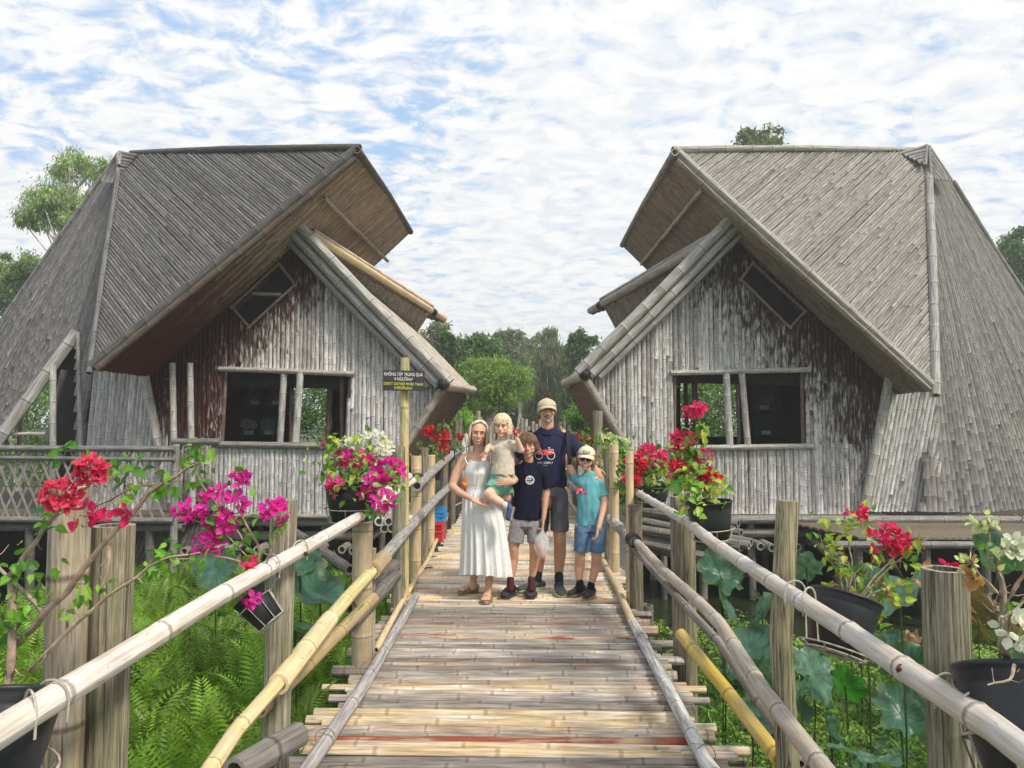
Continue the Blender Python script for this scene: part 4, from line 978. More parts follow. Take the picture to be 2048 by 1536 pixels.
# ---------------------------------------------------------------- ferns (left bank)
def frond_mesh(n_pin=17, L=.5, wid=.085):
    V = []; Fc = []; 
    for i in range(n_pin):
        f = (i+1.2)/(n_pin+1); x = f*L; z = .34*L*math.sin(f*2.3)-0.10*L*f; ln = wid*math.sin(math.pi*min(1, f*.85+.13))**.7+.006
        for s_ in (-1, 1):
            k = len(V); w_ = L/n_pin*.42
            V += [(x-w_*.5, 0, z), (x+w_*.8+.012, s_*ln*.5, z+ln*.14), (x+.03+w_*.4, s_*ln, z-ln*.10), (x+w_*.2, s_*ln*.45, z+ln*.10)]
            Fc.append([k, k+1, k+2, k+3] if s_ > 0 else [k, k+3, k+2, k+1])
    return np.array(V), np.array(Fc)
def ferns(spots, name, label, scale=1.0, base=(.17, .34, .045)):
    fv, ff = frond_mesh(); mb = MB()
    for (x, y, z, s) in spots:
        k = rr.randint(5, 8); a0_ = rr.uniform(0, 6); cc = np.array(base)*rr.uniform(.45, 1.4)
        for j in range(k):
            an = a0_+j*2*math.pi/k+rr.uniform(-.4, .4); el = rr.uniform(.35, 1.15); sc = s*rr.uniform(.7, 1.2)
            v = fv*sc; ce, se = math.cos(el), math.sin(el)
            x1 = v[:, 0]*ce-v[:, 2]*se; z1 = v[:, 0]*se+v[:, 2]*ce
            X = x+x1*math.cos(an)-v[:, 1]*math.sin(an); Y = y+x1*math.sin(an)+v[:, 1]*math.cos(an); Z = z+z1
            c = np.clip(cc*rr.uniform(.8, 1.25)*np.array([1+.25*rr.random(), 1, .8]), 0, 1)
            mb.add(np.stack([X, Y, Z], 1), [ff], None, c)
    return tag(mb.obj(name, M_GLOSSY, smooth=False), label, 'ferns', kind='stuff')
sp = []
for i in range(1900):
    x = rr.uniform(-5.8, -1.25); y = rr.uniform(1.6, 10.2)
    
    if x < -.95*y*1024/F-1.5: continue
    sp.append((x, y, -.86+rr.uniform(-.08, .30)*(1 if x < -1.5 else .3)-(.15 if y > 7 else 0), rr.uniform(.65, 1.1)))
ferns(sp, 'fern_bed', 'dense bed of bright green ferns below the left railing')
sp = [(rr.uniform(-1.45, -1.15), rr.uniform(3.4, 4.6), -.32+rr.uniform(-.1, .06), rr.uniform(.45, .7)) for i in range(9)]
ferns(sp, 'fern_tuft', 'fern tuft pushing up against the left ends of the deck', base=(.17, .28, .05))
# upright leafy weeds along the back of the fern bed and beside the bridge
def weeds(spots, h, name, label, col, ls=.11, kind='stuff'):
    mb = MB()
    for x, y, z in spots:
        hh = h*rr.uniform(.6, 1.2); ln = Vector((rr.uniform(-.12, .12), rr.uniform(-.12, .12), hh)); b = Vector((x, y, z)); tube(mb, [b, b+ln], [.005, .002], (.08, .14, .03), 4, False)
        n = 12; f = rng.uniform(.3, 1, n); P = np.array(b)+np.array(ln)*f[:, None]
        leaves(mb, P, ls, colvar(n, col, .25), .26, .1, up=.8, curl=.25)
    return tag(mb.obj(name, M_GLOSSY, smooth=False), label, 'weeds', kind=kind)
weeds([(rr.uniform(-3.9, -1.5), rr.uniform(5.0, 9.0), -1.0) for i in range(260)], .5, 'weeds', 'leafy green weeds behind the fern bed', (.06, .15, .04), .15)
# duckweed and floating weed on the pond (right)
mb = MB()
n = 95000; X = rng.uniform(.7, 9.5, n); Y = rng.uniform(2.4, 10.5, n)
nz = np.array([noise.noise(Vector((a*.9, b*.9, 0)))+.5*noise.noise(Vector((a*3, b*3, 3))) for a, b in zip(X, Y)])
k = nz > -.22+np.clip((Y-8.0)*.25, 0, .8); X, Y, nz = X[k], Y[k], nz[k]
P = np.stack([X, Y, -1.11+rng.uniform(0, .05, len(X))*(1+np.clip(nz, 0, 1)*2)], 1)
leaves(mb, P, .042, colvar(len(P), (.24, .42, .07), .35, (.36, .48, .13), .4), .8, 0, up=2.2)
n = 5000; X = rng.uniform(-9, -.6, n); Y = rng.uniform(15.5, 24, n); P = np.stack([X, Y, np.full(n, -1.10)], 1); leaves(mb, P, .07, colvar(n, (.09, .17, .03), .3), .8, 0, up=2.2)
tag(mb.obj('floating_weed', M_GLOSSY, smooth=False), 'carpet of small floating weed on the pond', 'water weed', kind='stuff')
weeds([(rr.uniform(1.2, 2.0), rr.uniform(2.3, 4.6), -1.1) for i in range(60)]+[(rr.uniform(1.4, 6.5), rr.uniform(4.2, 8.6), -1.12) for i in range(230)], .32, 'marsh_weeds', 'soft marsh weeds beside the right edge of the deck', (.16, .32, .05), .11)
# ---------------------------------------------------------------- lotus
def lotus_mesh(R_, cup, seedv, col, edge=None, crumple=0.0):
    mb = MB(); nr, nc = 9, 40; V = []; C = []
    r2 = random.Random(seedv); p1, p2 = r2.uniform(0, 6), r2.uniform(0, 6)
    for i in range(nr):
        f = i/(nr-1)
        for j in range(nc+1):
            a = 2*math.pi*j/nc
            rad = R_*f*(1+.05*f*math.sin(3*a+p1)+.02*math.sin(7*a))
            z = cup*R_*(f**2)*(1+.35*math.sin(2*a+p2))+.05*R_*f*f*math.sin(5*a+p1)+.012*R_*math.cos(20*a)*f
            if crumple:
                q_ = Vector((math.cos(a)*f*2.2+seedv, math.sin(a)*f*2.2, p1)); z += crumple*noise.noise(q_*1.3)*f+crumple*.4*noise.noise(q_*4)*f; rad *= 1+.35*noise.noise(q_*1.1+Vector((7, 0, 0)))*f-crumple*.35*f
            k = (1+.16*math.cos(20*a)*(1 if f < .95 else 0))*(1+.35*noise.noise(Vector((math.cos(a)*f*3+seedv*3, math.sin(a)*f*3, 2))))
            V.append((rad*math.cos(a), rad*math.sin(a), z))
            c = np.array(col)*k
            if edge is not None and f > .8: c = np.array(edge)
            if f < .08: c = np.array(col)*1.6
            C.append(c)
    mb.add(V, [gridfaces(nr, nc+1)], None, np.array(C)); return mb.mesh('leaf')
LOT = [lotus_mesh(1, c, i, col, ed, cr) for i, (c, col, ed, cr) in enumerate(((.22, (.065, .16, .115), (.08, .15, .08), .15), (.40, (.06, .15, .10), (.09, .16, .08), .3), (.12, (.11, .22, .15), None, .2), (.45, (.13, .17, .04), (.24, .15, .06), .7), (-.4, (.22, .13, .065), (.30, .19, .10), 1.2), (.35, (.05, .22, .03), None, .2)))]
LST = MB(); tube(LST, [(0, 0, 0), (.02, .01, -.5), (0, 0, -1)], .007, (.05, .09, .035), 6); LST = LST.mesh('stalk')
for m_ in LOT: m_.materials.append(M_GLOSSY)
LST.materials.append(M_GLOSSY)
def lotus(p, Rad, kind, tilt=(0, 0), rot=0, label='', cat='lotus leaf'):
    p = Vector(p); t = empty('lotus_plant', (p.x, p.y, -1.15), label, cat, 'lotus leaves in the pond')
    l = bpy.data.objects.new('leaf', LOT[kind]); COL.objects.link(l); l.parent = t; l.location = (0, 0, p.z+1.15); l.scale = (Rad,)*3; l.rotation_euler = (tilt[0], tilt[1], rot)
    s_ = bpy.data.objects.new('stalk', LST); COL.objects.link(s_); s_.parent = t; s_.location = (0, 0, p.z+1.15); s_.scale = (1, 1, max(.05, p.z+1.15))
    return t
lot = [ # px, py, Y, radius, kind, tilt x, tilt y, label
    (1440, 1150, 6.2, .22, 1, .9, .2, 'deep green lotus leaf standing by the railing with a brown pod'),
    (1445, 1205, 6.0, .20, 0, 1.2, -.1, 'dark upright lotus leaf under the first one by the railing'),
    (1613, 1132, 7.4, .16, 2, 1.3, .1, 'small round grey lotus leaf right of the crooked post'),
    (1525, 1235, 5.6, .22, 0, 1.0, .3, 'lotus leaf low behind the lower rail'),
    (1498, 1300, 4.6, .22, 0, .3, .1, 'flat dark lotus leaf on the weed by the second post'),
    (1625, 1345, 3.5, .14, 2, .9, .7, 'large blue green lotus leaf right of the crooked post'),
    (1690, 1372, 3.6, .10, 5, .9, 1.0, 'bright green pointed young lotus leaf'),
    (1720, 1300, 4.1, .15, 1, .8, -.4, 'tall lotus leaf with pale veins behind the wire basket'),
    (1600, 1390, 3.3, .10, 2, 1.0, -.4, 'small pale lotus leaf near the crooked post foot'),
    (1800, 1425, 3.1, .13, 1, .6, .7, 'wide lotus leaf under the near right rail'),
    (1855, 1390, 3.3, .13, 0, .8, .2, 'lotus leaf left of the thick grey post'),
    (1735, 1515, 2.7, .12, 2, .2, .2, 'flat lotus leaf at the bottom edge right of the deck'),
    (1815, 1330, 4.2, .16, 0, .9, .1, 'shaded lotus leaf behind the right bush'),
    (1955, 1260, 3.8, .25, 3, .9, -.3, 'big yellow green curling lotus leaf right of the thick post'),
    (1838, 1280, 3.4, .12, 4, .2, .3, 'brown withered drooping lotus leaf left of the thick post'),
    (1905, 1335, 3.9, .22, 1, .7, .2, 'lotus leaf between the thick post and the edge'),
    (1990, 1110, 6.5, .22, 0, 1.2, 0, 'dim lotus leaf far right under the house walkway'),
    (1730, 1180, 5.2, .20, 0, 1.0, .2, 'teal lotus leaf behind the flowering bush'),
    (1800, 1185, 4.7, .22, 2, .6, .1, 'teal lotus leaf just left of the thick post top'),
    (600, 1125, 5.8, .20, 1, .5, .5, 'green lotus leaf lifted beside the left grey post'),
    (640, 1190, 6.0, .30, 0, .5, .2, 'wide dark lotus leaf behind the left railing'),
    (590, 1260, 4.9, .26, 0, .4, .1, 'low dark lotus leaf among the left weeds'),
    (770, 1150, 7.0, .22, 1, .9, .3, 'lotus leaf between the left brown and grey posts'),
    (660, 1135, 7.6, .16, 5, .9, 0, 'bright green lotus leaf lit under the left house'),
    (430, 1140, 6.5, .20, 0, .9, .3, 'dark lotus leaf under the left house balcony'),
    (1700, 1240, 4.6, .13, 4, .8, .4, 'small brown curled lotus leaf behind the right bush'),
    (1560, 1400, 3.4, .07, 4, .5, .4, 'tiny brown lotus leaf by the foot of the crooked post'),
    (2010, 1280, 4.4, .17, 3, .5, -.6, 'torn olive lotus leaf at the right edge'),
    (250, 960, 6.5, .14, 0, 1.0, .3, 'small teal lotus leaf before the left lattice')]
for i, (px, py, Y, Rd, kd, tx, ty, lb) in enumerate(lot):
    if py > 1225 and px > 1000: Yn = (1.6+.55)*F/(py-850); Rd *= Yn/Y*.95; Y = Yn
    lotus(at(px, py, Y), Rd, kd, (tx, ty), i*1.3, lb)
for i in range(20):
    px = rr.uniform(1450, 2040); Y = rr.uniform(5.5, 9.5); p = at(px, 1000, Y); lotus((p.x, Y, rr.uniform(-1.0, -.45)), rr.uniform(.13, .24), rr.choice((0, 0, 1, 2)), (rr.uniform(.3, 1.1), rr.uniform(-.4, .4)), rr.uniform(0, 6), 'dim teal lotus leaf in the shade below the right house')
for i in range(14):
    x = rr.uniform(1.5, 4.6); Y = rr.uniform(4.4, 8.0); lotus((x, Y, -1.06), rr.uniform(.09, .2), rr.choice((0, 2)), (rr.uniform(-.1, .15), rr.uniform(-.1, .1)), rr.uniform(0, 6), 'lotus pad floating flat on the right pond')
# ---------------------------------------------------------------- potted bougainvilleas and their wire holders
M_TWIG = plain('bougainvillea wood', (.3, .22, .16), .85, nscale=40, namt=.3, usecol=True, bump=.3)
def bract_cluster(mb, c, rad, n, cols, size, edge=None):
    """n three-bract flowers scattered over a lump of radius rad"""
    for i in range(n):
        d = Vector(rand_dirs(1)[0]); d.y = -abs(d.y)*.7+rr.uniform(-.2, .3); p = Vector(c)+Vector((d.x*rad, d.y*rad*.7, d.z*rad*.75))
        ax = (d+Vector((0, -.5, .35))+Vector(rand_dirs(1)[0])*.5).normalized(); t, a, b = frame(ax); s = size*rr.uniform(.75, 1.2)
        cc = np.array(rr.choice(cols))*rr.uniform(.8, 1.15); a0_ = rr.uniform(0, 6)
        for k in range(3):
            an = a0_+k*2.094; r1 = a*math.cos(an)+b*math.sin(an); r2 = -a*math.sin(an)+b*math.cos(an)
            V = [p, p+r1*s*.28+r2*s*.32+t*s*.22, p+r1*s*.62+r2*s*.40+t*s*.46, p+r1*s*1.0+t*s*.66, p+r1*s*.62-r2*s*.40+t*s*.46, p+r1*s*.28-r2*s*.32+t*s*.22, p+r1*s*.52+t*s*.24]
            ce = cc if edge is None else np.array(edge)
            C = [cc*.8, cc, ce, ce, ce, cc, cc]
            mb.add(V, [np.array([[0, 1, 6], [1, 2, 6], [2, 3, 6], [3, 4, 6], [4, 5, 6], [5, 0, 6]])], None, np.array(C))
        tube(mb, [p, p+t*s*.4], [.002, .0015], (.7, .72, .5), 4, False)
def heart_leaves(mb, pts, size, cols, droop=.25):
    P = np.array(pts); n = len(P)
    if not n: return
    size = size*rng.uniform(.6, 1.25, n); d = rand_dirs(n)*(1-droop)+np.array([0, -.15, -1])*droop; d /= np.linalg.norm(d, axis=1)[:, None]
    nn = rand_dirs(n)*.7+np.array([0, -.5, .8]); s = np.cross(d, nn); s /= np.linalg.norm(s, axis=1)[:, None]; q = np.cross(s, d)
    L = size[:, None]; V = [P, P+d*L*.12+s*L*.26+q*L*.08, P+d*L*.45+s*L*.30+q*L*.10, P+d*L-q*L*.12, P+d*L*.45-s*L*.30+q*L*.10, P+d*L*.12-s*L*.26+q*L*.08, P+d*L*.5]
    V = np.stack(V, 1).reshape(-1, 3); i = np.arange(n)[:, None]*7
    f = np.concatenate([i+np.array(t_) for t_ in ((0, 1, 6), (1, 2, 6), (2, 3, 6), (3, 4, 6), (4, 5, 6), (5, 0, 6))])
    C = np.repeat(cols, 7, 0).reshape(n, 7, 3); C[:, 6] *= 1.2
    mb.add(V, [f], None, C.reshape(-1, 3))
def twig(mb, P, r0, r1, thorns=True):
    P = [Vector(p) for p in P]; Q = []
    for a, b in zip(P, P[1:]):
        k = 3
        for i in range(k): Q.append(a.lerp(b, i/k)+Vector(rand_dirs(1)[0])*(b-a).length*.03)
    Q.append(P[-1]); n = len(Q)
    tube(mb, Q, [r0+(r1-r0)*i/(n-1) for i in range(n)], jit((.34, .26, .20), .2), 6)
    if thorns:
        for i in range(1, n-1, 2):
            d = Vector(rand_dirs(1)[0]); tube(mb, [Q[i], Q[i]+d*.03, Q[i]+d*.05+Vector((0, 0, .01))], [r1*.8, r1*.4, .0006], (.34, .26, .2), 4, False)
    return Q
GRN = [(.10, .26, .025), (.16, .36, .04), (.06, .19, .03), (.22, .42, .05)]; YGN = [(.42, .50, .06), (.28, .40, .05), (.5, .5, .1)]
MAG = [(.78, .015, .36), (.70, .02, .42), (.85, .05, .45)]; PNK = [(.82, .02, .16), (.75, .015, .12), (.88, .05, .22)]; RED = [(.72, .012, .03), (.62, .01, .05), (.8, .04, .06)]; COR = [(.74, .012, .13), (.66, .01, .16)]; PK3 = [(.78, .02, .30), (.74, .02, .22)]; WHT_ = [(.86, .88, .72), (.90, .90, .84), (.78, .85, .55)]; LIM = [(.62, .75, .28), (.75, .82, .42)]
def pot_mesh(mb, top, r, h, tilt):
    """ribbed tapering nursery pot; top = centre of the rim, tilt = axis direction (downwards)"""
    ax = Vector(tilt).normalized(); t, a, b = frame(ax); seg = 28; V = []; prof = [(0, .86), (0, 1.0), (.02, 1.04), (.05, 1.04), (.06, .99), (.10, 1.01), (.115, .985), (.15, .995), (.165, .97), (.20, .975), (.5, .90), (1, .76), (1, 0)]
    for z, k in prof:
        for j in range(seg+1):
            an = 2*math.pi*j/seg; V.append(top+ax*z*h+(a*math.cos(an)+b*math.sin(an))*r*k)
    inn = [(0, .93), (.16, .90), (.16, 0)]; V2 = []
    for z, k in inn:
        for j in range(seg+1):
            an = 2*math.pi*j/seg; V2.append(top+ax*z*h+(a*math.cos(an)+b*math.sin(an))*r*k)
    mb.add(V[seg+1:], [gridfaces(len(prof)-1, seg+1)]); mb.add(V2[:2*(seg+1)], [gridfaces(2, seg+1)])
    ms = MB(); ms.add(V2[seg+1:], [gridfaces(2, seg+1)]); return ms
def holder(top, r, h, ax, rail, label, ringz=.62):
    """wire ring basket with hooks that go over the rail; rail = two points on the rail top"""
    t = empty('wire_pot_holder', top, label, 'pot holder', 'wire pot holders hooked over the rails'); ax = Vector(ax).normalized(); _, a, b = frame(ax); mb = MB()
    def ring(z, k):
        return [top+ax*z*h+(a*math.cos(an)+b*math.sin(an))*r*k for an in np.linspace(0, 2*math.pi, 25)]
    w_ = .0032
    tube(mb, ring(ringz, 1.02), w_, (1, 1, 1), 6, False); tube(mb, ring(1.02, .82), w_, (1, 1, 1), 6, False); tube(mb, ring(1.02, .4), w_, (1, 1, 1), 6, False)
    for k in range(8):
        an = k*math.pi/4; d = a*math.cos(an)+b*math.sin(an)
        tube(mb, [top+ax*ringz*h+d*r*1.02, top+ax*1.02*h+d*r*.82, top+ax*1.02*h+d*r*.3], w_, (1, 1, 1), 6)
    for q in rail:
        q = Vector(q); s = Vector((0, 0, 1)); c = top+ax*ringz*h; d = (q-c); d = (d-ax*d.dot(ax)); e = c+d.normalized()*r*1.02
        rd = .044; hv = Vector((d.x, d.y, 0)).normalized()
        P = [e] + [q-hv*rd*math.cos(x)+s*rd*math.sin(x) for x in np.linspace(0, math.pi, 9)]+[q+hv*rd*.9-s*.05]
        tube(mb, P, w_, (1, 1, 1), 6)
    mb.obj('frame', M_WIRE, t); return t
def plant(name, label, pot, branches, clusters, leafpts, lsize, group='potted bougainvilleas on the railing', lcols=GRN):
    """pot=(top, r, h, axis) or None"""
    top = pot[0]; t = empty(name, top, label, 'potted plant', group)
    mb = MB(); ms = pot_mesh(mb, top, pot[1], pot[2], pot[3]); p = mb.obj('pot', M_PLASTIC, t); ms.obj('soil', M_SOIL, p)
    mb = MB(); leafP = []
    for P, r0, r1, nl in branches:
        Q = twig(mb, P, r0, r1)
        for i in range(nl):
            q = Q[rr.randrange(len(Q)//2, len(Q))]; leafP.append(q+Vector(rand_dirs(1)[0])*lsize*.7)
    mb.obj('branches', M_TWIG, t); mb = MB()
    for c, rad, n in leafpts:
        for i in range(n): leafP.append(Vector(c)+Vector(rng.normal(size=3))*rad*.55)
    heart_leaves(mb, leafP, lsize, np.array([np.array(rr.choice(lcols))*rr.uniform(.8, 1.2) for _ in leafP])); mb.obj('leaves', M_GLOSSY, t, smooth=False)
    mb = MB()
    for c, rad, n, cols, size, *edge in clusters:
        bract_cluster(mb, c, rad, n, cols, size, edge[0] if edge else None)
        for i in range(max(2, n//5)): tube(mb, [Vector(c)+Vector((0, 0, -rad*.2)), Vector(c)+Vector(rand_dirs(1)[0])*rad*.8], .0015, (.4, .35, .12), 4, False)
    mb.obj('flowers', M_PETAL, t, smooth=False); return t
A = at
# P1: near left, big pot at the frame edge
Y1 = 1.75; tp = A(20, 1385, 1.72); T1 = A(30, 1330, 1.75)
plant('potted_bougainvillea', 'large potted bougainvillea with coral red flowers at the near left post', (tp, .11, .22, (.12, -.45, -.9)),
    [([tp, A(28, 1230, Y1), A(20, 1150, Y1), A(70, 1085, Y1), A(125, 1010, Y1)], .011, .004, 9), ([A(28, 1290, Y1), A(130, 1190, Y1), A(230, 1065, Y1), A(300, 985, Y1), A(375, 935, Y1), A(400, 925, Y1)], .009, .002, 10),
     ([A(60, 1340, Y1), A(160, 1240, Y1), A(245, 1170, Y1), A(330, 1115, Y1), A(400, 1105, Y1)], .007, .002, 6), ([A(90, 1230, Y1), A(20, 1160, Y1), A(-30, 1100, Y1)], .006, .003, 8),
     ([A(218, 1080, Y1), A(215, 1140, Y1), A(208, 1180, Y1)], .005, .003, 3), ([A(130, 1010, Y1), A(190, 960, Y1), A(215, 925, Y1)], .004, .002, 5), ([A(195, 1010, Y1), A(270, 975, Y1), A(360, 960, Y1)], .003, .0015, 4)],
    [(A(122, 990, Y1-.05), .037, 40, COR, .019, (.80, .10, .14)), (A(186, 940, Y1-.05), .032, 30, COR, .019, (.80, .10, .14)), (A(172, 1030, Y1), .020, 3, PNK, .026), (A(165, 1052, Y1), .012, 2, PNK, .024), (A(208, 1043, Y1), .012, 2, PNK, .026), (A(258, 1020, Y1), .012, 2, PNK, .026)],
    [(A(40, 1195, Y1), .075, 26), (A(145, 1190, Y1), .045, 12), (A(90, 1030, Y1), .04, 10), (A(225, 940, Y1), .05, 16), (A(268, 935, Y1), .03, 10), (A(132, 905, Y1), .02, 6), (A(300, 990, Y1), .04, 8), (A(395, 905, Y1), .03, 9), (A(330, 1110, Y1), .02, 6), (A(60, 1160, Y1), .08, 16), (A(10, 1250, Y1), .05, 8)], .034)
holder(tp, .125, .24, (-.15, 0, -1), [A(60, 1422, 1.62)+Vector((0, 0, -.0)), A(105, 1398, 1.70)], 'white wire holder of the large pot at the near left', .72)
# P2 magenta, hanging tilted behind the left rail
tp = A(497, 1190, 3.12); Y2 = 2.95; ax = (.68, -.05, -.72)
plant('potted_bougainvillea', 'magenta bougainvillea in a tilted black pot behind the left rail', (tp, .075, .15, ax),
    [([tp, A(520, 1100, Y2), A(500, 1060, Y2), A(470, 1010, Y2), A(480, 950, Y2)], .007, .002, 8), ([tp, A(540, 1110, Y2), A(555, 1060, Y2), A(545, 1030, Y2)], .005, .002, 4), ([A(500, 1130, Y2), A(430, 1110, Y2), A(350, 1120, Y2), A(300, 1150, Y2), A(262, 1160, Y2)], .005, .0015, 9), ([A(505, 1120, Y2), A(440, 1060, Y2), A(370, 1030, Y2)], .004, .002, 6), ([A(500, 1100, Y2), A(430, 1010, Y2), A(400, 960, Y2), A(385, 930, Y2)], .004, .0015, 6)],
    [(A(448, 1010, Y2), .085, 34, MAG, .030), (A(440, 1045, Y2), .055, 16, MAG, .030), (A(368, 1022, Y2), .035, 9, MAG, .030), (A(413, 1090, Y2), .05, 18, MAG, .028), (A(550, 1020, Y2-.05), .045, 14, MAG, .032), (A(482, 958, Y2), .028, 6, MAG, .028), (A(507, 1132, Y2-.05), .022, 5, PNK, .030), (A(503, 1192, Y2-.2), .025, 5, MAG, .028), (A(570, 1045, Y2), .012, 2, PNK, .026)],
    [(A(480, 940, Y2), .04, 9), (A(395, 912, Y2), .06, 22), (A(345, 1105, Y2), .05, 12), (A(390, 1130, Y2), .04, 8), (A(460, 1040, Y2), .11, 22), (A(560, 1060, Y2), .03, 8), (A(480, 1085, Y2), .07, 14), (A(305, 1135, Y2), .03, 6)], .045)
holder(tp, .078, .15, ax, [A(545, 1130, 3.05), A(600, 1100, 3.35)], 'wire holder of the tilted pot with magenta flowers', .3)
# P3 pink and white
Y3 = 4.85; tp = A(704, 968, Y3)
plant('potted_bougainvillea', 'bushy pot of pink and white bougainvillea by the warning sign', (tp, .175, .24, (0, 0, -1)),
    [([tp, A(700+dx*.5, 930, Y3), A(700+dx, 900+dy, Y3)], .008, .002, 8) for dx, dy in ((-45, -5), (-20, -10), (10, 0), (35, -8), (60, 10), (80, 40), (-50, 50), (60, 80))],
    [(A(690, 912, Y3), .055, 10, MAG, .036), (A(655, 890, Y3), .02, 3, MAG, .036), (A(779, 942, Y3-.1), .085, 28, MAG, .046), (A(722, 915, Y3-.1), .07, 12, PK3, .036), (A(745, 895, Y3+.05), .12, 34, WHT_, .036), (A(700, 895, Y3+.05), .08, 18, WHT_, .034), (A(762, 910, Y3), .06, 12, WHT_, .034), (A(675, 975, Y3-.2), .05, 8, PK3, .04), (A(742, 967, Y3-.2), .05, 9, MAG, .04), (A(765, 1000, Y3-.25), .06, 12, MAG, .042), (A(730, 985, Y3-.2), .03, 4, PK3, .04), (A(680, 920, Y3-.1), .03, 4, PK3, .036)],
    [(A(715, 935, Y3), .20, 190), (A(665, 885, Y3), .07, 30), (A(760, 1000, Y3-.2), .12, 46), (A(790, 960, Y3-.1), .07, 22), (A(665, 930, Y3), .08, 30), (A(668, 980, Y3-.2), .04, 10), (A(690, 1005, Y3-.2), .03, 5)], .055, lcols=GRN+YGN)
holder(tp, .175, .24, (0, 0, -1), [A(735, 1000, 4.9), A(760, 990, 5.3)], 'white wire holder of the pink and white pot', .66)
# P4 small red ones beyond the sign
Y4 = 10.4; tp = A(826, 935, 10)
plant('potted_bougainvillea', 'small red flowered pot just right of the warning sign post', (tp, .12, .2, (0, 0, -1)), [([tp, A(822, 915, 10)], .006, .003, 4)], [(A(820, 925, 10), .09, 14, RED, .05)], [(A(818, 935, 10), .1, 30)], .06)
tp = A(868, 935, Y4)
plant('potted_bougainvillea', 'leggy red bougainvillea with three flower heads left of the woman', (tp, .11, .18, (0, 0, -1)),
    [([tp, A(872, 900, Y4), A(862, 870, Y4)], .008, .003, 6), ([tp, A(880, 900, Y4), A(888, 880, Y4)], .007, .003, 6), ([A(868, 900, Y4), A(880, 860, Y4), A(886, 845, Y4)], .005, .002, 5)],
    [(A(861, 862, Y4), .08, 26, RED, .05), (A(887, 873, Y4), .075, 22, RED, .05), (A(886, 898, Y4), .06, 16, RED, .05), (A(919, 872, 13), .06, 8, RED, .05), (A(868, 877, Y4), .03, 4, RED, .04)],
    [(A(868, 900, Y4), .14, 90), (A(840, 890, Y4), .06, 14), (A(885, 860, Y4), .10, 26), (A(908, 890, 12), .16, 50)], .065, lcols=GRN+[(.2, .1, .05)])
# P5, P6 right
Y5 = 6.9; tp = A(1303, 973, Y5)
plant('potted_bougainvillea', 'low pot of hot pink bougainvillea next to the boy in teal', (tp, .16, .19, (0, 0, -1)), [([tp, A(1300+dx, 930, Y5)], .007, .003, 10) for dx in (-35, -10, 15, 40)],
    [(A(1303, 913, Y5), .115, 44, PNK, .050), (A(1262, 927, Y5), .05, 10, RED, .046), (A(1282, 935, Y5-.1), .06, 12, RED, .046), (A(1262, 962, Y5-.15), .055, 12, RED+PNK, .046), (A(1340, 935, Y5), .05, 10, PNK, .046), (A(1355, 940, Y5), .05, 8, RED, .046)],
    [(A(1300, 945, Y5), .20, 170), (A(1255, 975, Y5-.1), .09, 40), (A(1245, 935, Y5), .06, 20), (A(1340, 950, Y5), .1, 40)], .07, lcols=GRN+YGN)
holder(tp, .16, .19, (0, 0, -1), [A(1268, 985, 6.9), A(1285, 990, 6.4)], 'wire holder of the low pink pot next to the boy', .72)
Y6 = 4.45; tp = A(1417, 1002, Y6)
plant('potted_bougainvillea', 'tall bougainvillea in a wide black pot before the right house window', (tp, .135, .225, (.08, 0, -1)),
    [([tp, A(1415, 985, Y6), A(1385, 940, Y6), A(1370, 900, Y6), A(1378, 880, Y6)], .010, .003, 10), ([tp, A(1400, 950, Y6), A(1392, 900, Y6), A(1402, 850, Y6), A(1393, 825, Y6)], .006, .002, 3), ([tp, A(1425, 980, Y6), A(1408, 945, Y6), A(1410, 920, Y6)], .006, .002, 6)],
    [(A(1393, 820, Y6), .050, 20, PNK, .030), (A(1368, 824, Y6), .018, 4, PNK, .028), (A(1365, 880, Y6), .062, 24, PNK, .030), (A(1408, 912, Y6), .040, 12, PNK, .028), (A(1360, 938, Y6), .055, 18, PNK+RED, .038), (A(1418, 955, Y6-.05), .05, 12, RED, .038), (A(1345, 888, Y6), .02, 3, PNK, .036), (A(1416, 975, Y6), .02, 3, RED, .036)],
    [(A(1400, 858, Y6), .045, 20), (A(1372, 910, Y6), .11, 70), (A(1395, 975, Y6-.1), .14, 110), (A(1360, 965, Y6), .08, 40), (A(1437, 962, Y6), .05, 20)], .062, lcols=GRN+YGN)
holder(tp, .135, .225, (.08, 0, -1), [A(1362, 1038, 4.75), A(1378, 1045, 4.5)], 'white wire holder of the wide pot right of the railing', .74)
